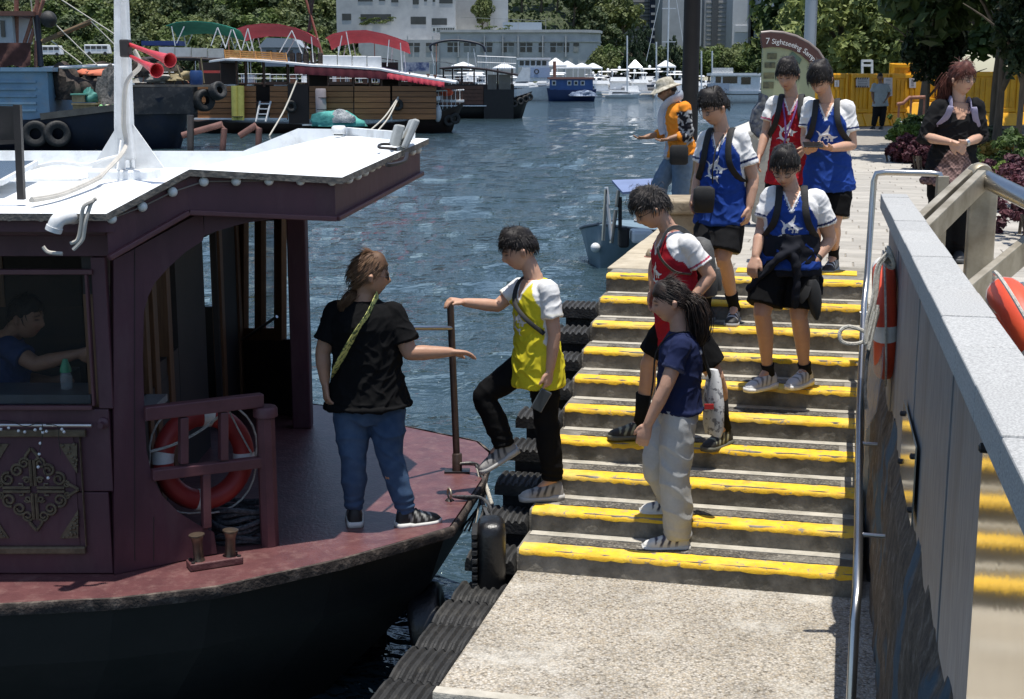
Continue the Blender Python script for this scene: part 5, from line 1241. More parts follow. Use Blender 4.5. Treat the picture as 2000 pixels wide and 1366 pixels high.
# deckhand: black tee, jeans, ponytail, seen from behind
def sash(T, q):
    nb, up, lat, fwd, sc = q['nb'], q['up'], q['lat'], q['fwd'], q['sc']; P_ = lambda a, b, c: nb + lat * a + fwd * b + up * c
    MB().tube(spline([P_(-.07, .06, .03), P_(-.075, -.04, .022), P_(-.04, -.135, -.06), P_(.03, -.165, -.16), P_(.10, -.165, -.27), P_(.15, -.13, -.36), P_(.17, -.03, -.42)], 6), .042, 10, sq=.10, up=-fwd).build('bag_strap', pm('yellow_patterned_strap', (.62, .62, .2), (.1, .14, .05), sc=45, rough=.8, detail=1, lo=.44, hi=.5), T, smooth=True)
person(dict(label='woman in black tee and blue jeans with ponytail standing on the bow deck', y=7.84, z=DZ, seed=2, bulk=1.16, hs=1.02,
    j=dict(head=(724, 541, 0), nb=(712, 590, .0), sL=(657, 612, .02), sR=(770, 615, .0), eL=(630, 690, -.02), wL=(635, 748, -.06), nL=(639, 797, -.1), eR=(800, 690, -.05), wR=(880, 688, -.02), nR=(916, 690, 0),
           hL=(687, 786, .0), hR=(752, 786, .0), kL=(690, 893, -.03), kR=(762, 890, -.02), aL=(693, 993, .0), tL=(691, 999, .26), aR=(795, 1000, -.02), tR=(842, 1022, .05)),
    look=(.93, .28, -.10), palmL=(.6, .3, 0), palmR=(0, -.3, -1), curlL=.7, curlR=.45, skin=(.40, .22, .14),
    shirt=dict(col=plain((.0065, .0065, .007)), hem=-.03, sleeve=.72, cuff=.085, inf=.02, flare=.02, fold=1.2), pants=dict(col=denim((.035, .065, .13), (.075, .125, .21)), len=2.0, wide=-.006, inf=.008, stack=.6),
    shoe=dict(up=(.02, .02, .02), sole=(.65, .64, .6), acc=(.3, .3, .28), lace=(.02, .02, .02)),
    hair=dict(col=(.10, .052, .028), col2=(.16, .088, .045), line=.055, side=-.03, nape=-.07, th=.016, locks=420, ll=.06, lift=.004, dir=(-.0, -.9, -.1), y=7.84, tail=[(700, 566, .0), (688, 575, -.03), (676, 592, -.05), (668, 608, -.06)], tailr=[.014, .026, .024, .008]),
    extra=[sash, glasses(True)]))
# boy in yellow stepping across
def necklet(T, q):
    nb, up, lat, fwd = q['nb'], q['up'], q['lat'], q['fwd']; P_ = lambda a, b, c: nb + lat * a + fwd * b + up * c
    MB().tube(spline([P_(-.05, -.05, .04), P_(-.06, .07, .0), P_(-.01, .15, -.11), P_(.10, .15, -.2), P_(.17, .06, -.3)], 6), .014, 8, sq=.3, up=fwd).build('lanyard', M_black_fab, T, smooth=True)
def phone_bag(T, q):
    h = q['arms']['L'][3]; o = thing('phone', 'clear cased phone hanging from the boy in yellow\'s hand', 'phone', h); MB(Matrix.Translation(h + Vector((-.04, -.02, -.06))) @ Matrix.Rotation(.5, 4, 'Y')).box((0, 0, 0), (.075, .012, .14)).build('case', pm('glossy_dark_phone', (.05, .055, .06), rough=.12, spec=.7), o, bevel=.008)
person(dict(label='boy in a yellow and white jersey and black trousers stepping onto the boat', y=8.38, z=-1.09, seed=5, bulk=.9,
    j=dict(head=(1013, 492, 0), nb=(1045, 548, 0), sR=(1014, 562, .14), sL=(1072, 568, -.13), eR=(972, 598, .12), wR=(908, 591, .05), nR=(880, 585, .02), eL=(1083, 655, -.16), wL=(1074, 722, -.16), nL=(1070, 762, -.17),
           hR=(1040, 702, .09), hL=(1060, 706, -.07), kR=(948, 772, .08), kL=(1068, 825, -.05), aR=(985, 870, .05), tR=(930, 903, .03), aL=(1080, 935, -.02), tL=(1020, 978, -.05)),
    look=(-.93, -.16, -.33), palmR=(0, 0, -1), palmL=(-.4, .3, 0), curlR=1.3, curlL=.7, soleR='raw',
    shirt=dict(col=jersey((.62, .53, .03), (.7, .68, .6), crest=(.0, -.24, .07), dark=None), hem=-.30, sleeve=.60, cuff=.08, inf=.03, flare=.012), pants=dict(col=pplain(BLK), len=2.0, wide=.012, inf=.012, stack=.6),
    shoe=dict(up=(.30, .29, .28), sole=(.46, .45, .43), acc=(.05, .05, .055), lace=(.05, .05, .05), toe=(.4, .39, .37)),
    hair=dict(col=BH, line=.05, side=.008, nape=-.03, th=.026, locks=420, ll=.04, lift=.014, seed=3), extra=[necklet, phone_bag]))
# staff woman in navy polo and pale trousers
def tote(T, q):
    c = aty(1393, 790, 8.0); o = thing('tote_bag', 'white patterned plastic tote bag hanging behind the woman in navy', 'bag', c)
    R = []
    for t, w, d in ((0, .07, .02), (.05, .085, .035), (.2, .085, .04), (.34, .06, .03), (.40, .03, .02)): R.append(ringe(aty(1393, 850, 8.0) + Vector((-.02 * t, 0, t)), Vector((.5, -.86, 0)), Vector((.86, .5, 0)), w, d, 16, .8))
    MB().rings(R).build('bag', pm('printed_plastic', (.62, .62, .61), (.2, .2, .21), sc=26, rough=.45, detail=2, lo=.42, hi=.47), o, smooth=True)
    MB().bbox(aty(1376, 790, 7.9), aty(1394, 800, 7.9) + Vector((0, .01, 0))).build('red_label', pm('red_print', (.5, .03, .03), rough=.5), o)
    MB().tube(spline([aty(1390, 745, 8.0), aty(1376, 700, 7.95), aty(1366, 660, 7.92), aty(1352, 640, 7.9)], 5), .012, 6).build('handle', M_black_fab, o, smooth=True)
def lanyard2(T, q):
    nb, up, lat, fwd = q['nb'], q['up'], q['lat'], q['fwd']; P_ = lambda a, b, c: nb + lat * a + fwd * b + up * c
    MB().tube(spline([P_(.06, -.04, .02), P_(.055, .07, -.01), P_(.02, .14, -.12), P_(.0, .15, -.3), P_(0, .17, -.48)], 6), .005, 6).build('lanyard', M_black_fab, T, smooth=True)
def polo(x, y, z, dm, tt, P, sc):
    C = np.tile(np.array((.016, .022, .062)), (len(x), 1)); C[(np.abs(x - .05) < .03) & (y < -.06) & (np.abs(z + .10) < .012)] = (.5, .5, .52); C[(dm < .09) & (tt > .5) & (tt < .56) & (np.abs(x) > .1)] = (.05, .06, .12)
    return C * (1 + .06 * vnoise(P, 20, 2))[:, None]
person(dict(label='woman in navy polo shirt and baggy pale grey trousers standing on the lower steps', y=7.9, z=-1.224, seed=8, bulk=.92, hs=.97,
    j=dict(head=(1308, 592, 0), nb=(1330, 650, 0), sL=(1330, 678, -.15), sR=(1322, 675, .16), eL=(1300, 757, -.2), wL=(1266, 828, -.19), nL=(1254, 862, -.19), eR=(1296, 748, .2), wR=(1285, 800, .12), nR=(1280, 830, .1),
           hL=(1325, 800, -.08), hR=(1322, 797, .09), kL=(1318, 925, -.09), kR=(1283, 905, .09), aL=(1325, 1048, -.06), tL=(1258, 1074, -.06), aR=(1318, 985, .2), tR=(1268, 1004, .2)),
    look=(-.96, -.05, -.22), palmL=(.3, .9, 0), curlL=.6, skin=(.46, .27, .19),
    shirt=dict(col=polo, hem=-.0, sleeve=.55, cuff=.075, inf=.016, flare=.005), pants=dict(col=pplain((.40, .41, .41)), len=2.0, wide=.034, inf=.014, fold=1.0, stack=.2, hemk=.9),
    shoe=dict(up=(.66, .65, .62), sole=(.7, .69, .66), acc=(.05, .05, .08)),
    hair=dict(col=(.018, .013, .011), col2=(.04, .026, .02), line=.055, side=-.02, nape=-.06, th=.016, locks=420, ll=.06, lift=.006, dir=(.0, -.9, .1), y=7.9, tail=[(1338, 582, 0), (1354, 588, -.02), (1364, 615, -.02), (1368, 650, -.03), (1366, 675, -.03)], tailr=[.02, .04, .05, .04, .012]),
    extra=[lanyard2, tote]))
# boy in red at the front, bending, with a grey pack
person(dict(label='boy in a red and white jersey with a grey backpack leaning forward on the steps', y=8.67, z=-.816, seed=11, bulk=.92,
    j=dict(head=(1272, 412, -.02), nb=(1311, 455, 0), sL=(1345, 478, -.14), sR=(1305, 470, .16), eL=(1387, 540, -.16), wL=(1352, 586, -.2), nL=(1325, 604, -.22), eR=(1278, 520, .2), wR=(1276, 565, .15), nR=(1272, 596, .14),
           hL=(1338, 632, -.07), hR=(1318, 626, .09), kL=(1398, 736, -.10), kR=(1266, 712, .10), aL=(1414, 830, .02), tL=(1384, 880, -.10), aR=(1250, 826, .12), tR=(1196, 857, .10)),
    look=(-.86, -.1, -.52), hup=(.2, 0, 1), palmR=(.5, -.5, 0), palmL=(.3, .6, 0), curlL=.8,
    shirt=dict(col=jersey(RED, (.35, .05, .09), dark=None, crest=(0, -.24, .07)), hem=-.30, sleeve=.64, cuff=.085, inf=.024), pants=dict(name='shorts', col=pplain(BLK), len=.80, wide=.018, inf=.016),
    shoe=dict(up=(.02, .02, .018), sole=(.10, .10, .08), acc=(.26, .27, .2), lace=(.3, .3, .25), sock=(.012, .012, .012), sockl=.2),
    hair=dict(col=(.02, .017, .016), col2=(.06, .05, .045), line=.055, side=.008, nape=-.03, th=.03, locks=480, ll=.05, lift=.022, seed=6, crown=(0, -.05, .1)),
    extra=[glasses(), backpack('grey and black backpack worn by the leaning boy in red', col=(.09, .09, .088), front=-.24, h=.38, dep=.12, w=.12, straps='L', strapw=.018)]))
# boy with glasses, jacket round his waist
def jacket(T, q):
    J, pc, up, lat, fwd = q['J'], q['pc'], q['up'], q['lat'], q['fwd']; P_ = lambda a, b, c: pc + lat * a + fwd * b + up * c
    mb = MB(); R = []
    for f, a, b in ((-.10, .215, .17), (-.02, .212, .168), (.06, .205, .163), (.13, .195, .158), (.18, .186, .15)): R.append(ringe(pc + up * f, lat, fwd, a, b, 24))
    mb.rings(R)
    mb.tube(spline([P_(-.06, .16, .1), P_(.02, .19, .06), P_(.05, .19, -.08), P_(.045, .18, -.22), P_(.04, .17, -.30)], 5), [.03 * k_ for k_ in (1, 1, 1, 1, 1, 1.1, 1.2, 1.2, 1.3, 1.3, 1.3, 1.3, 1.3, 1.3, 1.3, 1.3, 1.3, 1.3, 1.3, 1.1, .8)], 10, sq=.7)
    mb.tube(spline([P_(.06, .16, .1), P_(-.05, .19, .05), P_(-.14, .17, -.05), P_(-.21, .12, -.14), P_(-.26, .10, -.20)], 5), .042, 10, sq=.6)
    for s_ in (-1, 1): mb.tube(spline([P_(s_ * .02, -.16, .1), P_(s_ * .12, -.15, -.05), P_(s_ * .14, -.12, -.26)], 5), .1, 12, sq=.3, up=fwd)
    me = remesh(mb, .010, 2); V = verts(me); Q = V - np.array(pc)
    putmesh('tied_jacket', me, M_cloth, T, disp=.008 * vnoise(Q, 24, 4) + .005 * vnoise(Q * np.array([30, 30, 60]), 1, 6), col=np.tile(np.array((.014, .015, .02)), (len(V), 1)))
def cap_hand(T, q):
    h = q['arms']['L'][3]; o = thing('folded_hat', 'black hat carried in the hand of the boy with the tied jacket', 'hat', h); mb = MB()
    mb.rings([ringe(h + Vector((.02 + .02 * t, -.02, -.02 - .14 * t)), Vector((.8, .6, 0)), Vector((-.6, .8, 0)), a, b, 16) for t, a, b in ((0, .03, .02), (.2, .05, .03), (.6, .062, .035), (1.1, .06, .032), (1.6, .04, .022), (1.9, .01, .01))])
    mb.build('crown', M_black_fab, o, smooth=True); MB().tube([h + Vector((-.02, -.03, -.06)), h + Vector((-.05, -.05, -.12)), h + Vector((-.06, -.05, -.17))], [.05, .06, .02], 10, sq=.15).build('peak', M_black_fab, o, smooth=True)
def watch(T, q):
    sh, el, wr, hd, d, pn = q['arms']['L']; MB().lathe([(.031, -.011), (.033, -.01), (.033, .01), (.031, .011)], wr + (el - wr).normalized() * .03, el - wr, 16).build('watch', M_black_fab, T, smooth=True)
person(dict(label='boy in blue jersey with round glasses and jacket tied at waist descending the steps', y=9.12, z=-.544, seed=14, bulk=1.06, hs=1.02,
    j=dict(head=(1533, 330, -.05), nb=(1546, 376, 0), sR=(1506, 384, .03), sL=(1596, 390, -.02), eR=(1487, 452, .03), wR=(1476, 500, -.08), nR=(1468, 528, -.12), eL=(1622, 468, .0), wL=(1592, 510, -.10), nL=(1580, 540, -.13),
           hR=(1516, 505, .01), hL=(1566, 508, -.01), kR=(1488, 612, -.10), kL=(1560, 618, -.08), aR=(1500, 724, .0), tR=(1462, 766, -.12), aL=(1572, 722, .02), tL=(1540, 762, -.14)),
    look=(-.32, -.82, -.46), palmR=(.5, .6, 0), palmL=(-.5, .4, -.3), curlL=1.0, curlR=.7,
    shirt=dict(col=jersey(BLU, (.02, .03, .09), crest=(-.005, -.225, .078), dark=None), hem=-.12, sleeve=.62, cuff=.085, inf=.022, flare=.005), pants=dict(name='shorts', col=pplain(BLK, hem=(.3, .3, .3)), len=.86, wide=.022, inf=.016),
    shoe=dict(up=(.55, .55, .55), sole=(.70, .70, .68), acc=(.2, .2, .2), lace=(.6, .6, .6), sock=(.015, .015, .015), sockl=.05),
    hair=dict(col=BH, line=.052, side=.0, nape=-.04, th=.028, locks=520, ll=.042, lift=.010, seed=8), extra=[glasses(), jacket, cap_hand, watch, backpack('black backpack worn by the boy with the tied jacket')]))
# boy in blue, left, bag at his hip
def hipbag(T, q):
    c = aty(1375, 386, 9.95); o = thing('shoulder_pouch', 'small black pouch slung in front of the boy nearest the water', 'bag', c)
    MB().rings([ringe(c + Vector((0, 0, t)), Vector((1, 0, 0)), Vector((0, 1, 0)), w, d, 16, .5) for t, w, d in ((-.11, .055, .02), (-.1, .07, .03), (.0, .078, .036), (.06, .076, .034), (.08, .05, .02))]).build('pouch', M_black_fab, o, smooth=True)
    MB().tube(spline([c + Vector((.06, 0, .1)), aty(1392, 330, 9.93), aty(1400, 285, 9.97), aty(1418, 258, 10.1)], 6), .006, 6).build('cord', M_black_fab, o, smooth=True)
person(dict(label='boy in blue jersey looking down at the water side of the top steps', y=10.15, z=-.272, seed=17, bulk=.98,
    j=dict(head=(1394, 214, -.04), nb=(1412, 262, 0), sR=(1380, 272, .06), sL=(1446, 269, -.06), eR=(1366, 340, .08), wR=(1356, 378, .02), nR=(1350, 404, 0), eL=(1472, 350, -.08), wL=(1464, 404, -.14), nL=(1458, 440, -.17),
           hR=(1390, 412, .04), hL=(1430, 414, -.04), kR=(1380, 505, -.10), kL=(1412, 505, -.14), aR=(1378, 600, .05), tR=(1352, 633, -.02), aL=(1434, 600, .0), tL=(1426, 641, -.22)),
    look=(-.78, -.48, -.36), palmL=(-.5, .3, 0), curlL=.6,
    shirt=dict(col=jersey(BLU, (.02, .03, .09), crest=(-.01, -.245, .085)), hem=-.16, sleeve=.66, cuff=.088, inf=.024, flare=.012), pants=dict(name='shorts', col=pplain((.014, .014, .015), hem=(.25, .25, .25)), len=.84, wide=.026, inf=.016),
    shoe=dict(up=(.015, .015, .015), sole=(.3, .3, .3), acc=(.5, .5, .5), sock=(.012, .012, .012), sockl=.12),
    hair=dict(col=BH, line=.05, side=.006, nape=-.03, th=.030, locks=600, ll=.032, lift=.016, seed=10), extra=[glasses(), hipbag, backpack('black backpack worn by the boy nearest the water', front=-.34)]))
# boy in red behind
def lany(T, q):
    nb, up, lat, fwd = q['nb'], q['up'], q['lat'], q['fwd']; P_ = lambda a, b, c: nb + lat * a + fwd * b + up * c
    for s_ in (-1, 1): MB().tube(spline([P_(s_ * .055, -.02, .03), P_(s_ * .06, .09, -.02), P_(s_ * .03, .15, -.16), P_(-.02, .16, -.32), P_(-.06, .17, -.42)], 6), .008, 6, sq=.4).build('lanyard', pm('purple_ribbon', (.16, .05, .22), rough=.6), T, smooth=True)
person(dict(label='boy in a red and white jersey with earphones standing behind on the promenade', y=11.6, z=0, seed=20, bulk=.95,
    j=dict(head=(1538, 150, -.04), nb=(1547, 195, 0), sR=(1511, 203, .05), sL=(1582, 206, -.05), eR=(1496, 258, .05), wR=(1484, 302, -.05), nR=(1478, 330, -.08), eL=(1585, 262, -.0), wL=(1572, 290, -.2), nL=(1563, 302, -.24),
           hR=(1522, 340, .03), hL=(1562, 342, -.03), kR=(1515, 425, -.05), kL=(1560, 430, -.1), aR=(1516, 505, .05), tR=(1505, 515, -.1), aL=(1560, 508, .05), tL=(1550, 520, -.1)),
    look=(-.42, -.84, -.30), curlR=.6,
    shirt=dict(col=jersey(RED, (.3, .04, .1), crest=(-.02, -.26, .085)), hem=-.12, sleeve=.60, cuff=.085, inf=.024, flare=.01), pants=dict(name='shorts', col=pplain(BLK), len=.86, wide=.024, inf=.016),
    shoe=dict(up=(.03, .03, .03), sole=(.3, .3, .3)), hair=dict(col=BH, line=.046, side=-.01, nape=-.04, th=.030, locks=520, ll=.045, lift=.008, seed=12), extra=[lany, backpack('black backpack worn by the boy in red behind')]))
# boy in blue with a phone
def phone(T, q):
    c = aty(1588, 283, 10.62); MB(Matrix.Translation(c) @ Matrix.Rotation(.5, 4, 'X')).box((0, 0, 0), (.15, .075, .009)).build('phone', pm('phone_black', (.012, .012, .013), rough=.15, spec=.6), None, bevel=.003, label='black phone in the hands of the boy in blue', cat='phone')
person(dict(label='boy in blue and white jersey looking at his phone at the head of the stairs', y=11.0, z=0, seed=23, bulk=.98,
    j=dict(head=(1602, 158, -.04), nb=(1616, 205, 0), sR=(1582, 213, .05), sL=(1654, 212, -.04), eR=(1573, 272, .04), wR=(1578, 296, -.16), nR=(1592, 290, -.32), eL=(1664, 284, -.06), wL=(1624, 290, -.28), nL=(1596, 288, -.36),
           hR=(1598, 352, .03), hL=(1638, 354, -.03), kR=(1590, 440, -.04), kL=(1628, 440, -.1), aR=(1588, 522, .05), tR=(1575, 535, -.12), aL=(1628, 500, .12), tL=(1614, 536, -.06)),
    look=(-.42, -.74, -.52), palmL=(-.2, 0, 1), palmR=(.2, 0, 1), curlL=.8, curlR=.9,
    shirt=dict(col=jersey(BLU, (.02, .03, .09), crest=(-.005, -.25, .085)), hem=-.14, sleeve=.62, cuff=.085, inf=.024, flare=.012), pants=dict(name='shorts', col=pplain(BLK, hem=(.4, .4, .4)), len=.80, wide=.024, inf=.016),
    shoe=dict(up=(.02, .02, .02), sole=(.4, .38, .34), acc=(.6, .6, .58), lace=(.6, .6, .6), sock=(.012, .012, .012), sockl=.1),
    hair=dict(col=BH, line=.042, side=-.012, nape=-.04, th=.032, locks=560, ll=.048, lift=.008, seed=14), extra=[phone, backpack('black backpack worn by the boy looking at his phone')]))
# man in orange waistcoat and hat
def hat(T, q):
    H = q['H']; prof = [(.17, .035), (.172, .040), (.135, .062), (.105, .075), (.098, .105), (.085, .145), (.05, .16), (.005, .165)]; R = []
    for r, z in prof: R.append([H @ Vector((r * .92 * math.cos(2 * PI * j / 28), r * 1.05 * math.sin(2 * PI * j / 28) - .005, z + (.012 * math.sin(4 * PI * j / 28 + 1) if r > .12 else 0))) for j in range(28)])
    MB().rings(R).build('sun_hat', pm('camouflage_hat', (.50, .46, .38), (.25, .23, .17), sc=22, rough=.9, detail=2), T, smooth=True)
    nb, up, lat, fwd = q['nb'], q['up'], q['lat'], q['fwd']; P_ = lambda a, b, c: nb + lat * a + fwd * b + up * c
    MB().tube(spline([P_(.02, -.09, .09), P_(.08, .0, .07), P_(.05, .09, .03), P_(.0, .15, -.06), P_(-.02, .17, -.2), P_(-.02, .16, -.3)], 5), .05, 10, sq=.35, up=fwd).build('neck_cloth', pm('pale_neck_cloth', (.45, .5, .58), (.35, .4, .48), sc=12, rough=.9, bump=.2), T, smooth=True)
def vestcol(x, y, z, dm, tt, P, sc):
    C = np.tile(np.array((.70, .24, .03)), (len(x), 1)); sl_ = (dm < .1) & (np.abs(x) > .13) & (tt > .1); f = (y > .05) & (np.abs(x) < .04); C[f] = (.4, .43, .5)
    w = (vnoise(P, 42, 2) + .6 * vnoise(P, 90, 4)); C[sl_] = np.where((w[sl_] > .0)[:, None], np.array((.42, .42, .42)), np.array((.02, .02, .025))); return C
def satchel(T, q):
    c = aty(1326, 302, 15.05); o = thing('shoulder_bag', 'black shoulder bag on the hip of the man in orange', 'bag', c)
    MB().rings([ringe(c + Vector((0, 0, t)), Vector((1, 0, 0)), Vector((0, 1, 0)), w, d, 16, .45) for t, w, d in ((-.11, .08, .03), (-.09, .1, .045), (.07, .1, .045), (.1, .08, .03))]).build('bag', M_black_fab, o, smooth=True)
    MB().tube(spline([c + Vector((.08, .05, .08)), aty(1352, 262, 15.3), aty(1345, 225, 15.35), aty(1326, 200, 15.4)], 5), .014, 6, sq=.4).build('strap', M_black_fab, o, smooth=True)
    h = q['arms']['L'][3]; MB().box(h + Vector((-.08, -.02, -.02)), (.14, .09, .006), .2).build('leaflet', pm('white_card', (.75, .75, .74), rough=.6), None, label='white card held out by the man in orange', cat='card')
person(dict(label='man in orange waistcoat and wide brimmed sun hat holding out a white card', y=15.4, z=0, seed=26, bulk=1.0, vox=.009, cvox=.012,
    j=dict(head=(1302, 180, -.0), nb=(1318, 204, 0), sL=(1338, 212, -.15), sR=(1320, 210, .16), eL=(1344, 262, -.16), wL=(1306, 272, -.2), nL=(1282, 277, -.2), eR=(1308, 258, .18), wR=(1262, 268, .15), nR=(1236, 272, .14),
           hL=(1336, 300, -.08), hR=(1325, 300, .09), kL=(1330, 362, -.1), kR=(1290, 358, .08), aL=(1326, 425, -.08), tL=(1306, 434, -.1), aR=(1276, 425, .1), tR=(1256, 434, .1)),
    look=(-.92, -.15, -.30), palmL=(0, 0, 1), palmR=(0, 0, 1), curlL=.6, curlR=.7, skin=(.30, .165, .10),
    shirt=dict(col=vestcol, hem=-.02, sleeve=1.55, cuff=.042, inf=.03, flare=.02, fold=1.6), pants=dict(col=denim((.16, .22, .30), (.10, .15, .22)), len=2.0, wide=.028, inf=.02),
    shoe=dict(up=(.2, .2, .2), sole=(.4, .4, .4)), hair=dict(col=BH, line=.05, side=.0, nape=-.03, th=.012, locks=60), extra=[hat, satchel]))
# girl in black at the right
def girl_extra(T, q):
    nb, up, lat, fwd = q['nb'], q['up'], q['lat'], q['fwd']; mat = pm('pale_mauve_strap', (.28, .26, .36), (.22, .2, .3), rough=.8)
    for s_ in 'LR': MB().tube(spline(strap_pts(q, s_, -.2, .085), 5), .026, 10, sq=.3, up=fwd).build('pack_strap', mat, T, smooth=True)
    wr, hd = q['arms']['L'][2], q['arms']['L'][3]; MB().lathe([(.03, -.014), (.033, -.012), (.033, .012), (.03, .014)], wr, hd - wr, 14).build('watch', M_steel, T, smooth=True)
def girlshirt(x, y, z, dm, tt, P, sc):
    C = np.tile(np.array((.013, .013, .014)), (len(x), 1)); pl = .5 + .5 * np.sign(np.sin(x * 190)) * np.sign(np.sin(z * 190)); ck = np.array((.20, .13, .12)) * (.55 + .6 * pl)[:, None]
    f = y > .02; m = (f & (np.abs(x) < .03 + .55 * np.clip(-z - .30, 0, 1))) & (z < -.30); m |= z < z.min() + .05; m |= (z > -.07) & f & (np.abs(x) < .085); C[m] = ck[m]
    C[f & (np.abs(x) < .028 + .3 * np.clip(z + .12, 0, 1)) & (z > -.12)] = SKIN; return C
person(dict(label='young woman in loose black shirt over checked shirt with clasped hands by the steel rail', y=11.6, z=0, seed=29, bulk=.98, hs=1.0,
    j=dict(head=(1879, 158, -.03), nb=(1872, 204, 0), sR=(1832, 212, .02), sL=(1908, 210, .0), eR=(1806, 268, -.02), wR=(1856, 278, -.25), nR=(1878, 290, -.3), eL=(1914, 268, -.04), wL=(1888, 279, -.25), nL=(1866, 286, -.28),
           hR=(1838, 344, .0), hL=(1876, 344, .0), kR=(1838, 420, -.02), kL=(1872, 420, -.02), aR=(1840, 495, .04), tR=(1832, 512, -.12), aL=(1872, 495, .04), tL=(1872, 512, -.12)),
    look=(.52, -.82, -.08), palmR=(.6, 0, -.4), palmL=(-.6, 0, .2), curlR=.8, curlL=.7, skin=(.5, .30, .21),
    shirt=dict(col=girlshirt, hem=-.12, sleeve=1.05, cuff=.085, inf=.035, flare=.035, fold=1.5), pants=dict(col=pplain(BLK), len=2.0, wide=.035, inf=.02), shoe=dict(up=(.03, .03, .03), sole=(.1, .1, .1)),
    hair=dict(col=(.10, .032, .022), col2=(.05, .018, .014), line=.052, side=-.02, nape=-.09, th=.022, locks=420, ll=.06, lift=.014, dir=(-.35, -.6, -.2), seed=16, y=11.6, tail=[(1858, 150, .06), (1848, 172, .06), (1846, 194, .06), (1850, 206, .05)], tailr=[.04, .05, .045, .02]), extra=[girl_extra, glasses()]))
# man by the yellow barriers
person(dict(label='man in grey tee shirt and black trousers standing before the yellow barriers', y=42.5, z=0, seed=32, bulk=1.12, vox=.016, cvox=.018,
    j=dict(head=(1719, 152, 0), sR=(1707, 167, 0), sL=(1732, 168, 0), eR=(1704, 184, 0), wR=(1706, 197, -.05), nR=(1707, 205, -.1), eL=(1737, 184, 0), wL=(1730, 195, -.2), nL=(1727, 200, -.2), hR=(1713, 204, 0), hL=(1725, 204, 0), kR=(1710, 226, 0), kL=(1724, 226, 0), aR=(1706, 246, 0), tR=(1702, 253, -.15), aL=(1722, 246, 0), tL=(1719, 253, -.15)),
    look=(.05, -1, -.05), skin=(.2, .11, .07), shirt=dict(col=plain((.30, .33, .33)), hem=-.1, sleeve=.75, cuff=.1, inf=.03, flare=.02, belly=.06), pants=dict(col=pplain((.015, .015, .016)), len=2.0, wide=.02), shoe=dict(up=(.02, .02, .02), sole=(.03, .03, .03)),
    hair=dict(col=BH, line=.05, side=0, nape=-.03, th=.014, locks=40)))
# man inside the cabin
person(dict(label='man in dark blue shirt sitting inside the cabin behind the window', y=7.75, z=DZ, seed=35, bulk=1.05,
    j=dict(head=(52, 622, 0), sR=(18, 680, -.12), sL=(18, 676, .2), eR=(70, 712, -.2), wR=(150, 692, -.22), nR=(185, 690, -.22), eL=(40, 740, .25), wL=(100, 745, .2), nL=(130, 745, .2), hR=(-10, 860, -.1), hL=(-10, 860, .12), kR=(120, 880, -.1), kL=(120, 880, .12), aR=(110, 1010, -.1), tR=(170, 1040, -.1), aL=(110, 1010, .12), tL=(170, 1040, .12)),
    look=(.95, -.2, -.15), skin=(.32, .18, .12), shirt=dict(col=plain((.03, .05, .12)), hem=-.1, sleeve=.6, cuff=.08), pants=dict(col=pplain((.02, .02, .025)), len=2.0), shoe=dict(up=(.03, .03, .03), sole=(.1, .1, .1)),
    hair=dict(col=BH, line=.055, side=.0, nape=-.03, th=.014, locks=100)))
# ================================================================== FAR SHORE
LAND = .3
M_earth = pm('wooded_slope', (.05, .065, .025), (.03, .04, .015), sc=.3, rough=1)
M_quay2 = pm('far_quay_stone', (.3, .29, .27), (.2, .19, .18), sc=.5, rough=.9)
def terr(x, y): return LAND + (90 * smooth01(np.array([y]), 360, 900)[0] * (.8 + .25 * math.sin(x * .015 + 1))) * (1 - smooth01(np.array([x / y]), .035, .06)[0])
# terrain that climbs behind the far shore
nx, ny = 80, 14; vs = []
for i in range(nx + 1):
    for j in range(ny + 1):
        x = -330 + 660 * i / nx; y = 338 + 900 * (j / ny) ** 1.5
        h = terr(x, y) if j else LAND
        vs.append((x, y, h))
MB().add(vs, [(i * (ny + 1) + j, (i + 1) * (ny + 1) + j, (i + 1) * (ny + 1) + j + 1, i * (ny + 1) + j + 1) for i in range(nx) for j in range(ny)]).build('terrain', M_earth, kind='structure', smooth=True)
MB().bbox((-330, 336, WATER - 2), (330, 338.5, LAND + .2)).build('shore_wall', M_quay2, kind='structure')
ORD = ('first', 'second', 'third', 'fourth', 'fifth', 'sixth', 'seventh', 'eighth', 'ninth', 'tenth', 'eleventh', 'twelfth')
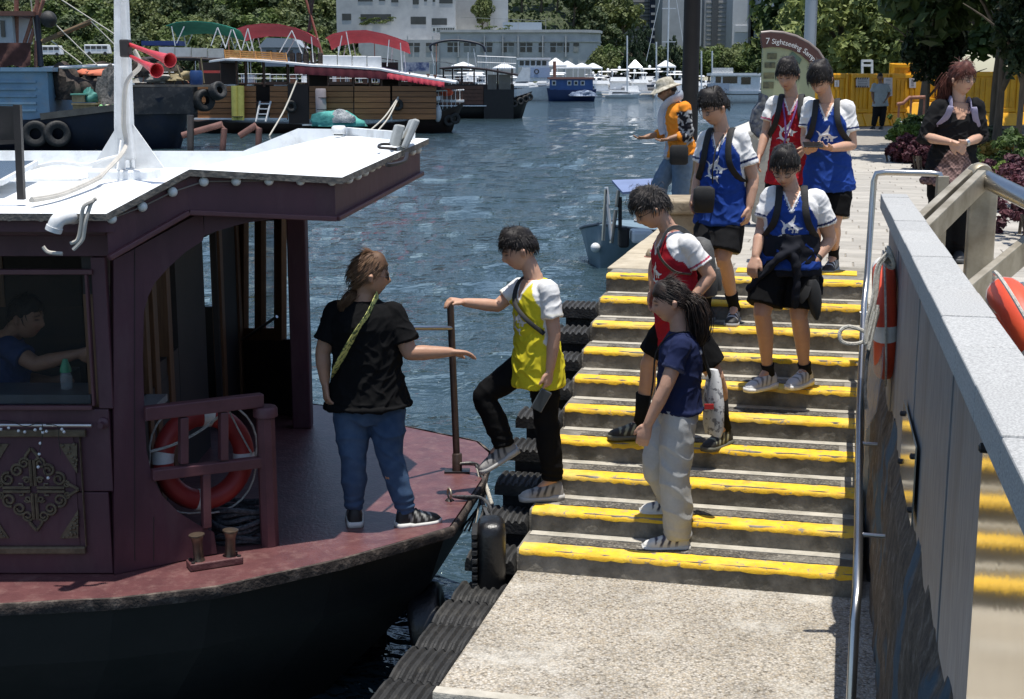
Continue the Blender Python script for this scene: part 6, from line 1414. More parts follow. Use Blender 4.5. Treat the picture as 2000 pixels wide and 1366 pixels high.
# ---- foliage
M_leaf = vc('leaves', rough=.6, bump=0, spec=.3, tr=.25)
M_bark = pm('bark', (.12, .095, .07), (.06, .05, .038), sc=12, rough=.95, bump=.5, bsc=30, stretch=(1, 1, .2))
def leafmesh(name, n, clumps, rad, size, c1, c2, seed, shape='ball', crs=.3, flat=.5):
    rs = np.random.RandomState(seed); cen = []
    while len(cen) < clumps:
        p = rs.uniform(-1, 1, 3)
        if shape == 'cone':
            h = (p[2] + 1) / 2; r = .15 + .85 * (1 - h) ** .8 if h > .12 else .6
            if np.hypot(p[0], p[1]) < r and np.hypot(p[0], p[1]) > r * .45: cen.append(p)
        elif shape == 'box': cen.append(p)
        else:
            d = np.linalg.norm(p)
            if d < 1 and d > .45 and not (p[2] < -.75): cen.append(p)
    cen = np.array(cen); ci = rs.randint(0, clumps, n); g = rs.normal(0, 1, (n, 3)); g /= np.linalg.norm(g, axis=1)[:, None]
    P = cen[ci] + g * (rs.uniform(.3, 1, n) ** .5 * crs * (1 if shape != 'box' else .8))[:, None]
    nrm = g + rs.normal(0, .6, (n, 3)) + np.array([0, 0, flat]); nrm /= np.linalg.norm(nrm, axis=1)[:, None]
    P = P * np.array(rad); t = np.cross(nrm, rs.normal(0, 1, (n, 3))); t /= np.linalg.norm(t, axis=1)[:, None]; b = np.cross(nrm, t)
    s = (size * rs.uniform(.6, 1.35, n))[:, None]
    V = np.stack([P - t * s, P - b * s * .55 + nrm * s * .12, P + t * s, P + b * s * .55 + nrm * s * .12], 1).reshape(-1, 3)
    me = bpy.data.meshes.new(name); me.from_pydata(V.tolist(), [], np.arange(4 * n).reshape(-1, 4).tolist()); me.update()
    w = np.clip(rs.rand(clumps)[ci] * .7 + rs.rand(n) * .4, 0, 1)[:, None]; C = np.array(c1) * (1 - w) + np.array(c2) * w
    setcol(me, np.repeat(C, 4, 0)); me.materials.append(M_leaf); return me
def trunkmesh(name, h, r, seed, lean=.0, limbs=4, spread=.4):
    rg = random.Random(seed); mb = MB(); p = [Vector((0, 0, -.3)), Vector((lean * h * .3 + rg.uniform(-.03, .03) * h, 0, h * .4)), Vector((lean * h, rg.uniform(-.04, .04) * h, h))]
    PT = spline(p, 5); mb.tube(PT, [r * (1.15 - .7 * i / (len(PT) - 1)) for i in range(len(PT))], 8)
    for q in range(limbs):
        a = q * 2 * PI / limbs + rg.uniform(-.4, .4); b = PT[5 + q % 4]; e = b + Vector((math.cos(a) * spread * h, math.sin(a) * spread * h, h * rg.uniform(.25, .5)))
        mb.tube(spline([b, b.lerp(e, .5) + Vector((0, 0, h * .05)), e], 3), [r * .5, r * .45, r * .4, r * .3, r * .25, r * .2, r * .1], 6)
    me = mb.mesh(name); me.materials.append(M_bark); me.polygons.foreach_set('use_smooth', [True] * len(me.polygons)); return me
G1, G2, G3 = ((.034, .062, .018), (.12, .165, .045)), ((.055, .078, .028), (.17, .20, .07)), ((.030, .050, .022), (.095, .125, .05))
CR = [leafmesh('crown_mesh', 2200, 42, (1, 1, .8), .105, *c, seed=i + 1) for i, c in enumerate((G1, G2, G3, G1, G2, G3))]
TRK = [trunkmesh('trunk_mesh', 1.0, .06, i) for i in range(3)]
def tree(label, x, y, z, h, w, kind, group, name='tree', crown=None):
    T = thing(name, label, 'tree', (x, y, z), group)
    t = link('trunk', TRK[kind % 3], None, T); t.scale = (h * .55,) * 3
    c = link('crown', CR[kind % 6] if crown is None else crown, None, T); c.location = (0, 0, h * .62); c.scale = (w / 2, w / 2, h * .48); c.rotation_euler = (0, 0, random.uniform(0, 6))
    return T
KQ = [0]
TONE = ('deep green', 'yellowish green', 'dull olive')
def slope_label(row):
    KQ[0] = rg.randrange(6); return ('%s tree in %s of the wooded slope behind the junks' % (TONE[KQ[0] % 3], ('the front row', 'the second row', 'the middle', 'the upper rows', 'the top row', 'the distant rows', 'the skyline rows')[row]),)
rg = random.Random(11)
for row, (y, h0) in enumerate(((352, 8.5), (372, 10), (396, 11), (425, 12), (470, 14), (520, 15), (575, 17))):
    u = -60 + 20 * (row % 2)
    while u < 690:
        x = aty(u, 150, y + rg.uniform(-6, 6)).x; h = h0 * rg.uniform(.8, 1.25)
        tree(*slope_label(row), x, y, terr(x, y) - .3, h, h * rg.uniform(.85, 1.15), KQ[0], 'trees on the wooded slope')
        u += rg.uniform(42, 62)
def hill_label(y):
    KQ[0] = rg.randrange(6); return ('%s tree in the %s on the hill behind the grey harbour building' % (TONE[KQ[0] % 3], {520: 'lower row', 560: 'middle row', 620: 'upper row'}[y]),)
for y, u0, u1, h0, st in ((520, 950, 1200, 13, 34), (560, 960, 1215, 15, 34), (620, 960, 1230, 17, 36)):
    u = u0
    while u < u1:
        x = aty(u, 150, y).x; tree(*hill_label(y), x, y, terr(x, y) - .5 + (18 if y > 550 else 9), h0 * rg.uniform(.9, 1.2), h0, KQ[0], 'trees behind the harbour building'); u += st * rg.uniform(.8, 1.2)
def marina_label(y):
    KQ[0] = rg.randrange(6); return ('%s rounded tree in the %s row behind the white yachts' % (TONE[KQ[0] % 3], 'front' if y < 360 else 'second' if y < 380 else 'back'),)
for y, u0, u1, h0, st in ((350, 1178, 1500, 8, 36), (366, 1190, 1500, 9.5, 42), (385, 1350, 1500, 11.5, 44)):
    u = u0
    while u < u1:
        x = aty(u, 150, y).x; tree(*marina_label(y), x, y, LAND, h0 * rg.uniform(.85, 1.15), h0 * rg.uniform(.8, 1.0), KQ[0], 'trees behind the marina'); u += st * rg.uniform(.8, 1.2)
CYP = leafmesh('cypress_mesh', 2600, 60, (1, 1, 1), .085, (.012, .026, .012), (.035, .06, .028), 31, 'cone', .16)
for u in (1232, 1250, 1262, 1312): x = aty(u, 150, 345).x; tree('dark pointed conifer behind the marina masts', x, 345, LAND, 13.5 if u != 1312 else 11, 5.5, 1, 'conifers behind the marina', 'conifer_tree', CYP)

# ---- grey harbour building
M_bconc = pm('grey_building_concrete', (.46, .47, .47), (.38, .39, .40), sc=.35, rough=.9, stain=(.27, .275, .28), stsc=.12, stamt=.6, bump=.1, bsc=2)
M_win = pm('far_window', (.035, .04, .045), (.02, .024, .028), sc=.3, rough=.2)
M_wfr = pm('far_window_blind', (.27, .28, .27), (.22, .23, .22), sc=.5, rough=.7)
YB = 400
bd_ = thing('harbour_building', 'grey concrete harbour building with long ribbon of windows and rounded end', 'building', aty(900, 140, YB))
def slab(name, mat, u0, v0, u1, v1, y, dep, parent, **k): 
    a = aty(u0, v0, y); b = aty(u1, v1, y); return MB().bbox((a.x, y, a.z), (b.x, y + dep, b.z)).build(name, mat, parent, **k)
def windows(P, rects, y, parent, mat=None, frame=True):
    for (u0, v0, u1, v1) in rects:
        w = slab('window', mat or M_win, u0, v0, u1, v1, y - .08, .12, parent)
slab('block', M_bconc, 655, -60, 890, 150, YB, 30, bd_); slab('block', M_bconc, 885, -60, 952, 60, YB + 12, 20, bd_); slab('block', M_bconc, 957, -60, 992, 70, YB + 8, 20, bd_)
slab('low_wing', M_bconc, 700, 78, 893, 150, YB - 8, 9, bd_)
mb = MB(); pts = []
wing = [(aty(690, 100, YB - 8.2), 54)]; 
a0 = aty(860, 100, YB - 8.5); a1 = aty(1130, 100, YB - 8.5); a2 = aty(1172, 100, YB + 4)
poly = [(a0.x, YB - 8.5), (a1.x - 6, YB - 8.5), (a1.x, YB - 8.3), (a1.x + 3, YB - 7), (a2.x - 1, YB - 3), (a2.x, YB + 2), (a2.x, YB + 20), (a0.x, YB + 20)]
zt = aty(1000, 63, YB).z; MB().prism(poly, LAND, zt).build('curved_wing', M_bconc, bd_)
MB().prism([(p[0] + (.5 if i in (2, 3, 4, 5) else 0), p[1] - (.5 if i < 5 else 0)) for i, p in enumerate(poly)], zt - .4, zt + .35).build('cornice', M_bconc, bd_)
MB().prism([(p[0] + (.25 if i in (2, 3, 4, 5) else 0), p[1] - (.3 if i < 5 else 0)) for i, p in enumerate(poly)], aty(1000, 84, YB).z, aty(1000, 81, YB).z).build('string_course', M_bconc, bd_)
windows(None, [(668, 27, 686, 40), (704, 28, 764, 42), (802, 33, 832, 48), (843, 36, 873, 49), (699, -8, 728, 3), (740, -8, 752, 2), (806, -10, 818, 9), (828, -8, 834, 3), (845, -8, 850, 4), (858, -10, 884, 7), (764, -6, 778, 5)], YB, bd_)
u = 796
rg = random.Random(4)
while u < 1150:
    n = rg.choice((1, 2, 2, 3))
    for q in range(n):
        if u > 1128: break
        y = YB - 8.5 if u > 860 else YB - 8
        slab('window', M_win, u, 84, u + 11, 90, y - .1, .2, bd_); slab('window', M_wfr if rg.random() < .35 else M_win, u, 92, u + 10, 102, y - .1, .2, bd_); u += 13
    u += rg.choice((6, 10, 16))
for u in (796, 845, 895, 946, 982, 1012, 1060, 1105): slab('pilaster', M_bconc, u - 1.2, 70, u + 1.2, 112, YB - 9.2, .6, bd_)
for (u0, u1) in ((1135, 1141), (1148, 1154), (1159, 1162)): slab('window', M_win, u0, 86, u1, 96, YB - 7.4 + (u0 - 1135) * .16, .5, bd_)
slab('roof_hut', pm('pale_blue_sheet', (.3, .36, .42), rough=.5), 982, 44, 1058, 60, YB + 2, 5, bd_)
mb = MB()
for u in (930, 965, 1012, 1066): mb.bar(aty(u, 62, YB - 4), aty(u, 36, YB - 4), .12, .12)
mb.bar(aty(900, 34, YB - 4), aty(1066, 41, YB - 4), .12, .12); mb.build('roof_frame', M_wfr, bd_)
# sign on the wing
sg = slab('name_board', pm('white_board', (.62, .62, .6), rough=.5), 843, 53, 889, 64, YB - 8.9, .2, bd_)
for q in range(8): slab('character', M_darkmetal, 853 + q * 4.4, 55.3, 856.2 + q * 4.4, 58.2, YB - 8.94, .03, sg)
for q, (a, b) in enumerate(((853, 863), (865, 875), (878, 887))): slab('lettering', M_darkmetal, a, 60, b, 61.8, YB - 8.94, .03, sg)
slab('logo_mark', M_darkmetal, 846, 55.5, 849.5, 61, YB - 8.94, .03, sg)
tree('small pale green tree growing on the terrace of the grey building', aty(943, 50, YB + 6).x, YB + 6, zt, 10, 6, 1, None, 'terrace_tree'); 
hb = leafmesh('terrace_hedge_mesh', 500, 16, (4.5, .8, .9), .3, (.04, .07, .02), (.16, .2, .06), 66, 'box', .35); o = link('terrace_planting', hb, None, None); o.location = aty(738, 41, YB - .8); setp(o, 'yellow green planting spilling from the terrace of the grey building', 'plants')
hb2 = link('terrace_planting', hb, None, None); hb2.location = aty(965, 57, YB - 2); setp(hb2, 'yellow green planting on the roof terrace beside the blue sheet hut', 'plants')
# ---- towers behind
M_tw = [pm('tower_beige', (.46, .45, .43), (.38, .37, .35), sc=.2, rough=.8), pm('tower_glass', (.022, .032, .055), (.016, .022, .04), sc=.1, rough=.12, spec=.7), pm('tower_grey', (.42, .42, .43), (.34, .34, .35), sc=.2, rough=.7), pm('tower_white', (.72, .73, .75), (.64, .65, .67), sc=.2, rough=.6), pm('tower_band', (.12, .125, .13), (.09, .09, .1), rough=.4)]
def tower(label, u0, u1, vb, y, mat, band, nb_, cols=(), step=7):
    T = thing('tower_block', label, 'building', aty((u0 + u1) / 2, vb, y)); slab('shaft', mat, u0, -140, u1, vb, y, 30, T); v = vb - step
    for q in range(nb_):
        if v < -30: break
        slab('floor_band', band, u0 - .3, v, u1 + .3, v + step * .32, y - .35, .6, T); v -= step
    for (c0, c1, m) in cols: slab('vertical_panel', m, c0, -140, c1, vb - 2, y - .8, 1, T)
    return T
tower('pale narrow tower beside the beige apartment block', 1167, 1187, 130, 720, M_tw[3], M_tw[2], 0)
tower('beige apartment block with dark window bands behind the marina', 1187, 1272, 130, 700, M_tw[0], M_tw[4], 18)
tower('dark blue glass tower behind the sailing mast', 1272, 1384, 130, 690, M_tw[1], M_tw[2], 10, (), 15)
tower('low pale block in front of the dark glass tower', 1297, 1368, 130, 600, M_tw[2], M_tw[3], 0); bpy.data.objects['tower_block.003'].scale = (1, 1, 1)
tower('grey tower with stacked floors right of the black lamp pole', 1380, 1431, 130, 680, M_tw[2], M_tw[0], 14, ((1395, 1400, M_tw[4]),), 9)
tower('tall white tower with dark window column behind the sign', 1436, 1500, 130, 660, M_tw[3], M_tw[3], 2, ((1468, 1471, M_tw[4]), (1472.5, 1475, M_tw[4])), 40)
# ================================================================== BOATS ACROSS THE WATER
def phull(name, st, y, mat, parent, wl, keel=.6, dep=None):
    """hull from stations (u, v_top, half breadth, u at the waterline), centre line at y"""
    R = []
    for (u, v, b, ub) in st:
        t = aty(u, v, y); x2 = aty(ub, v, y).x; R.append([(t.x, y - b, t.z), ((t.x + x2) / 2, y - b * .94, (t.z + WATER) / 2), (x2, y - b * .72, WATER - .1), (x2, y, WATER - keel), (x2, y + b * .72, WATER - .1), ((t.x + x2) / 2, y + b * .94, (t.z + WATER) / 2), (t.x, y + b, t.z)])
    return MB().rings(R).build(name, mat, parent, smooth=True)
M_navy = pm('navy_hull', (.010, .016, .035), (.006, .010, .022), sc=.8, rough=.6, stain=(.05, .035, .025), stsc=1.2, stamt=.4)
M_ltblue = pm('light_blue_paint', (.20, .33, .44), (.15, .26, .36), sc=1.2, rough=.5, stain=(.3, .25, .2), stsc=2, stamt=.3)
M_net = pm('brown_netting', (.07, .055, .045), (.02, .016, .014), sc=6, rough=1, bump=1, bsc=8)
M_tarp = pm('orange_tarpaulin', (.60, .17, .09), (.45, .12, .07), sc=3, rough=.8, bump=.4, bsc=4)
def heap(name, c, r, mat, parent, seed, n=18, m=9, amp=.35, **k):
    """rumpled pile"""
    V = []
    for i in range(m + 1):
        a = PI / 2 * i / m
        for j in range(n): b = 2 * PI * j / n; V.append((math.cos(a) * math.cos(b), math.cos(a) * math.sin(b), math.sin(a)))
    P = np.array(V); f = 1 + amp * vnoise(P, 3.1, seed) + amp * .5 * vnoise(P, 8, seed + 1); P = P * f[:, None] * np.array(r) + np.array(c)
    mb = MB(); mb.rings([[tuple(p) for p in P[i * n:(i + 1) * n]] for i in range(m + 1)]); return mb.build(name, mat, parent, smooth=True, **k)
YA = 76
fb_ = thing('fishing_boat', 'dark navy fishing boat with light blue cabin moored behind the roof', 'boat', aty(150, 290, YA))
phull('hull', [(-260, 235, 2.3, -240), (-60, 236, 2.6, -60), (80, 233, 2.6, 80), (190, 216, 2.6, 186), (260, 205, 2.5, 250), (330, 190, 2.0, 308), (372, 182, 1.1, 338), (384, 180, .3, 342)], YA + 2.6, M_navy, fb_, 0)
MB().plate([aty(262, 172, YA + .1), aty(376, 170, YA + 1.4), aty(380, 222, YA + 1.5), aty(262, 224, YA + .05)], (.1, .35, 0)).build('bulwark_plate', pm('black_plate', (.025, .027, .032), (.014, .015, .018), sc=1.5, rough=.6, stain=(.16, .14, .12), stsc=2.5, stamt=.4), fb_)
MB().bar(aty(80, 228, YA), aty(262, 206, YA + .05), .25, .35).build('gunwale', pm('grey_gunwale', (.12, .115, .1), (.07, .066, .06), sc=2, rough=.8), fb_)
slab('cabin', M_ltblue, -150, 138, 98, 234, YA + .4, 4, fb_); slab('cabin_roof_lip', M_ltblue, -150, 132, 102, 140, YA + .2, 4.4, fb_)
for v in (158, 172, 186, 200, 214): slab('cabin_rib', M_ltblue, -150, v, 70, v + 4, YA + .3, .12, fb_)
slab('wheelhouse', pm('pale_grey_paint', (.42, .45, .47), (.34, .37, .39), sc=1, rough=.5), -120, 30, 27, 84, YA + 1, 3, fb_); slab('wheelhouse_window', M_win, 0, 40, 10, 72, YA + .9, .12, fb_); slab('wheelhouse_roof', pm('brown_roof', (.16, .07, .05), rough=.7), -120, 22, 60, 31, YA + .6, 3.6, fb_)
MB().add([aty(-40 + 100 * i / 10, 84 + (46 * j / 6) + (3 * math.sin(i * 1.7) if j else 0), YA + .3 + .12 * math.sin(i * 1.3 + j)) for i in range(11) for j in range(7)], [(i * 7 + j, i * 7 + j + 1, (i + 1) * 7 + j + 1, (i + 1) * 7 + j) for i in range(10) for j in range(6)]).build('draped_cloth', pm('brown_cloth', (.10, .04, .035), (.06, .024, .02), sc=2, rough=.9), fb_, smooth=True)
for (a, b, r, m) in (((32, 130), (32, -40), .13, M_rust), ((70, 135), (74, -40), .12, M_rust), ((46, 90), (72, 10), .11, M_rust), ((56, 90), (85, 0), .11, M_rust), ((80, 130), (72, 30), .16, M_navy), ((82, 82), (178, 42), .13, pm('brown_boom', (.16, .1, .05), rough=.7)), ((80, 134), (230, 128), .1, M_white)):
    MB().tube([aty(*a, YA + 1.5), aty(*b, YA + 1.5)], r, 8).build('spar', m, fb_, smooth=True)
for a, b in (((90, 30), (190, 128)), ((60, 0), (70, 80)), ((100, 80), (160, 125)), ((178, 42), (226, 90)), ((120, 0), (228, 70))): MB().tube([aty(*a, YA + 1.4), aty(*b, YA + 1.4)], .035, 5).build('stay', M_rope, fb_)
MB().ball(aty(95, 38, YA + 1.2), .45, 12, 9).build('black_buoy', M_rubber, fb_, smooth=True)
heap('net_pile', aty(135, 195, YA + 2), (1.2, 1, 1.7), M_net, fb_, 1); heap('net_pile', aty(185, 195, YA + 2.6), (1.3, 1.2, 1.6), M_net, fb_, 2); heap('net_pile', aty(218, 206, YA + 1.5), (.7, .6, 1.9), pm('grey_net', (.18, .17, .16), (.05, .05, .05), sc=8, rough=1, bump=1, bsc=10), fb_, 3)
heap('tarpaulin', aty(195, 148, YA + 3), (1.3, 1.2, .45), M_tarp, fb_, 4, amp=.15); heap('green_sheet', aty(176, 200, YA + .9), (.4, .4, .7), pm('green_sheet', (.04, .2, .17), (.02, .12, .1), sc=3, rough=.7), fb_, 5)
M_crate = pm('pale_crate_wood', (.33, .27, .15), (.22, .17, .09), sc=3, rough=.8)
for q, (u0, v0, u1, v1, lab) in enumerate(((142, 205, 186, 222, 'lower wooden crate on the side deck of the navy fishing boat'), (140, 186, 165, 200, 'upper crate with green lid on the side deck of the fishing boat'))):
    cr = thing('crate', lab, 'crate', aty((u0 + u1) / 2, v1, YA + .5)); slab('box', M_crate, u0, v0, u1, v1, YA + .3, .8, cr); slab('lid', pm('green_lid', (.15, .4, .3), rough=.6) if q else M_crate, u0 - 3, v0 - 3, u1 + 3, v0, YA + .2, 1, cr)
fl_ = thing('float_pile', 'heap of small pink green and white floats on the fishing boat deck', 'floats', aty(207, 216, YA + .4)); rg = random.Random(9)
for q in range(26): MB().ball(aty(rg.uniform(190, 226), rg.uniform(208, 218), YA + rg.uniform(.2, .7)), .11, 7, 5).build('float', pm('float_%d' % (q % 3), ((.6, .12, .1), (.2, .5, .2), (.6, .55, .45))[q % 3], rough=.5), fl_, smooth=True)
def far_tyre(u, v, y, R, w, ax, label): return tyre('side_tyre', aty(u, v, y), ax, R, w, label, tread=False, n=20, group='tyre fenders on the boats')
for (u, v, R, ax, lab) in ((70, 262, .72, (.2, -1, .05), 'first big tyre hung on the side of the fishing boat by the cabin'), (112, 262, .72, (.5, -1, .05), 'second big tyre hung on the side of the fishing boat by the cabin'), (398, 196, .62, (.7, -.7, 0), 'big black tyre on the bow of the fishing boat'), (425, 178, .5, (.8, -.6, .3), 'smaller tyre at the very tip of the fishing boat bow')): far_tyre(u, v, YA - .1 if u < 200 else YA + 1.8, R, .55, ax, lab)
br = thing('plastic_barrel', 'blue plastic barrel standing on the bow of the fishing boat', 'barrel', aty(384, 165, YA + 2)); MB().lathe([(.33, 0), (.36, .1), (.36, .65), (.3, .78)], aty(384, 166, YA + 2), n=16).build('drum', pm('blue_barrel', (.012, .05, .17), rough=.5), br, smooth=True)
for (u, v, r, m, s_) in ((300, 162, (1.2, .8, .5), pm('rag_white', (.4, .38, .34), (.14, .13, .12), sc=4, rough=.9), 6), (345, 158, (.9, .7, .45), M_crate, 7), (330, 140, (.6, .5, .6), M_net, 8), (285, 150, (.7, .6, .8), M_net, 9)): heap('deck_gear', aty(u, v, YA + 2.4), r, m, fb_, s_, amp=.5)
slab('red_gunwale', pm('red_rail', (.5, .06, .05), rough=.6), 388, 138, 428, 143, YA + 3.4, .3, fb_); slab('bow_deck', pm('worn_deck', (.2, .18, .15), (.12, .1, .08), sc=2, rough=.9), 250, 166, 425, 170, YA + 1.6, 2.6, fb_)
for q in range(14):
    a = aty(rg.uniform(262, 420), rg.uniform(158, 166), YA + rg.uniform(1.8, 3.5)); MB().tube([a, a + Vector((rg.uniform(-.6, .6), 0, rg.uniform(.5, 1.4)))], .04, 5).build('stick', M_crate if q % 2 else M_rust, fb_)

# ---- wooden junk
YJ = 100
jk = thing('wooden_junk', 'varnished wooden junk with maroon awning and red canopies', 'boat', aty(650, 255, YJ))
M_plank = pm('varnished_plank', (.36, .15, .05), (.24, .095, .03), sc=2.5, rough=.4, stretch=(.3, 1, 6), rnd=.22, stain=(.1, .05, .03), stsc=1, stamt=.5)
M_jdark = pm('junk_dark', (.03, .016, .012), (.018, .01, .008), sc=1, rough=.6)
M_jtrim = pm('junk_brown_trim', (.11, .045, .025), (.075, .03, .016), sc=2, rough=.5)
phull('hull', [(372, 234, 1.6, 380), (400, 236, 2.2, 400), (560, 240, 2.5, 560), (700, 244, 2.5, 700), (790, 236, 2.3, 785), (850, 222, 1.7, 838), (890, 208, .9, 868), (908, 200, .2, 876)], YJ + 2.5, M_jdark, jk, 0)
slab('fender_rail', M_boatwhite, 378, 231, 560, 234, YJ - .15, .5, jk); slab('fender_rail', M_boatwhite, 590, 243, 690, 246, YJ - .3, .6, jk)
for (u0, u1) in ((386, 500), (527, 562), (604, 690), (692, 762), (766, 852)):
    for q in range(6):
        v = 168 + q * 11 + (0 if u0 < 700 else (u0 - 640) * -.0); slab('plank', M_plank, u0, v + .6, u1, v + 10.3, YJ + .02 * (q % 2), .12, jk)
    slab('plank_backing', M_jdark, u0, 168, u1, 234, YJ + .16, .1, jk)
slab('black_panel', M_jdark, 562, 165, 604, 242, YJ + .0, .2, jk)
slab('deck', M_jtrim, 386, 200, 850, 203, YJ + .3, 4.6, jk); slab('far_bulwark', M_jdark, 386, 165, 850, 203, YJ + 4.8, .15, jk)
for u in (392, 430, 462, 480, 515, 562, 602, 640, 690, 722, 745, 780, 800, 836, 850):
    slab('post', M_jtrim, u - 1.6, 120 + max(0, (u - 560) * .09), u + 1.6, 170, YJ + .1, .14, jk); slab('post', M_jtrim, u - 3.5, 120 + max(0, (u - 560) * .09), u + 3.5, 170, YJ + 4.6, .14, jk)
for (u0, u1) in ((395, 460), (602, 640), (745, 778)): slab('cabin_panel', M_jdark, u0, 122, u1, 168, YJ + 3.2, .2, jk)
for (u0, u1) in ((520, 560), (642, 688), (782, 834)): slab('window_rail', M_jtrim, u0, 160, u1, 166, YJ + .08, .12, jk)
for (u0, u1) in ((438, 460), (480, 492), (535, 560)): slab('white_locker', M_boatwhite, u0, 165, u1, 176, YJ + 1.5, 1, jk)
# curved roof
def roofsheet(name, pts, y0, y1, th, mat, parent, crown=.25, rise=0.0):
    R = []; n = len(pts); mb = MB(); T_, B_ = [], []
    for (u, v) in pts:
        a = aty(u, v, y0)
        row = []
        for q in range(7): t = q / 6; row.append(Vector((a.x, y0 + (y1 - y0) * t, a.z + crown * math.sin(PI * t) + rise * t)))
        R.append(row + [p - Vector((0, 0, th)) for p in reversed(row)])
    return mb.rings(R).build(name, mat, parent)
roofsheet('roof', [(408, 119), (440, 115), (500, 117), (560, 122), (610, 127), (680, 130), (740, 134), (800, 146), (860, 156), (890, 161)], YJ - .5, YJ + 5.6, .12, M_boatwhite, jk, .12)
def awning(name, p0, p1, y, drop, mat, parent, n=40, amp=.05, out=.6):
    vs = []
    for i in range(n + 1):
        t = i / n; a = aty(p0[0] + (p1[0] - p0[0]) * t, p0[1] + (p1[1] - p0[1]) * t, y); w = amp * math.sin(i * 1.5)
        vs += [a, a + Vector((0, -out + w * .5, -drop * .55)), a + Vector((0, -out + w, -drop + abs(w) * .9))]
    return MB().add(vs, [(3 * i + j, 3 * i + 3 + j, 3 * i + 4 + j, 3 * i + 1 + j) for i in range(n) for j in range(2)]).build(name, mat, parent, smooth=True)
M_maroon = pm('maroon_awning', (.12, .012, .022), (.08, .008, .015), sc=3, rough=.8); M_redaw = pm('red_awning', (.50, .04, .07), (.38, .03, .05), sc=4, rough=.75)
awning('awning', (575, 128), (758, 139), YJ - .48, .62, M_maroon, jk, out=.06); awning('awning', (756, 142), (868, 160), YJ - .48, .45, M_redaw, jk, amp=.08, out=.14)
# roof benches and seat backs
bn = thing('roof_bench', 'orange slatted wooden bench back on the junk roof', 'bench', aty(500, 118, YJ + .5)); M_bench = pm('orange_bench_wood', (.48, .24, .07), (.36, .17, .05), sc=3, rough=.5, rnd=.1)
for q in range(5): MB().bar(aty(437 + q, 99 + q * 4, YJ + .4 - q * .05), aty(556 + q * .8, 105 + q * 4, YJ + .4 - q * .05), .03, .11).build('slat', M_bench, bn)
for u in (438, 468, 498, 528, 558): MB().bar(aty(u, 97 + (u - 438) * .05, YJ + .35), aty(u + 3, 119 + (u - 438) * .04, YJ + .2), .06, .08).build('upright', M_bench, bn)
wb_ = thing('roof_seat_screen', 'row of white padded seat backs on the junk roof under the red canopy', 'seat', aty(690, 130, YJ + .5))
for q in range(4): slab('pad', M_boatwhite, 630 + q * 29, 108 + q * .8, 658 + q * 29, 129 + q * 1.5, YJ + .2, .25, wb_, bevel=.05)
mb = MB(); wk = thing('wicker_chairs', 'row of dark wicker chair backs on the junk roof', 'chair', aty(595, 124, YJ + 1))
for u in (565, 578, 592, 606, 620): slab('chair_back', M_net, u, 103, u + 10, 124, YJ + .8, .5, wk, bevel=.08)
# canopies on frames
def canopy(label, pts, y, dep, mat, legs, parent=None, camber=.25):
    T = thing('canopy', label, 'canopy', aty(*pts[len(pts) // 2], y)); roofsheet('sheet', pts, y, y + dep, .05, mat, T, camber, -.75)
    for (a, b) in legs:
        for dy in (0, dep): MB().tube([aty(*a, y) + Vector((0, dy, 0)), aty(*b, y) + Vector((0, dy, 0))], .04, 6).build('leg', M_boatwhite, T, smooth=True)
    return T
M_canr = pm('crimson_canopy', (.42, .03, .05), (.34, .022, .04), sc=1.5, rough=.75); M_cang = pm('sea_green_canopy', (.04, .33, .22), (.03, .26, .17), sc=1.5, rough=.75)
canopy('crimson canopy over the slatted bench on the junk roof', [(462, 56), (480, 50), (510, 46), (545, 47), (575, 54), (600, 64), (614, 72)], YJ + .6, 3.2, M_canr, [((484, 56), (500, 118)), ((484, 56), (472, 100)), ((570, 60), (590, 105)), ((608, 72), (612, 122)), ((570, 60), (545, 105))])
canopy('bright red canopy over the white seat backs on the junk', [(636, 74), (650, 66), (680, 60), (715, 59), (750, 66), (775, 74), (795, 82)], YJ + .6, 3.2, pm('bright_red_canopy', (.55, .04, .06), (.46, .03, .05), sc=1.5, rough=.75), [((676, 62), (688, 126)), ((668, 70), (660, 112)), ((760, 78), (756, 130)), ((782, 84), (786, 145))])
canopy('sea green canopy on thin legs left of the crimson one', [(324, 50), (345, 43), (380, 41), (415, 44), (440, 50), (464, 58)], 104, 3.5, M_cang, [((335, 52), (342, 90)), ((360, 52), (345, 85)), ((425, 54), (440, 92)), ((425, 54), (412, 90)), ((455, 58), (470, 98)), ((452, 58), (440, 95))])
for (a, b) in (((598, 0), (635, 125)), ((612, 0), (592, 120)), ((606, -20), (606, 60))): MB().tube([aty(*a, YJ + 4), aty(*b, YJ + 4)], .09, 6).build('derrick_leg', M_rust if a[0] < 605 else M_darkmetal, jk)
# boat behind with white seat backs
b0 = thing('pleasure_junk', 'low pleasure boat with white roof seats behind the fishing boat', 'boat', aty(370, 200, 108))
slab('hull', M_jdark, 262, 150, 445, 240, 108, 5, b0); roofsheet('roof', [(255, 118), (310, 113), (380, 114), (445, 120)], 107.5, 113, .15, M_jdark, b0)
for q in range(4): slab('seat_back', M_boatwhite, 310 + q * 32, 92 + q * 1, 340 + q * 32, 110 + q * 1, 108.2, .3, b0)
for u in (270, 300, 340, 380, 420, 440): slab('post', M_jtrim, u - 1.5, 114, u + 1.5, 152, 108, .15, b0)
slab('blue_awning', pm('blue_tarp', (.02, .05, .2), rough=.7), 276, 80, 350, 89, 110, 2, b0)
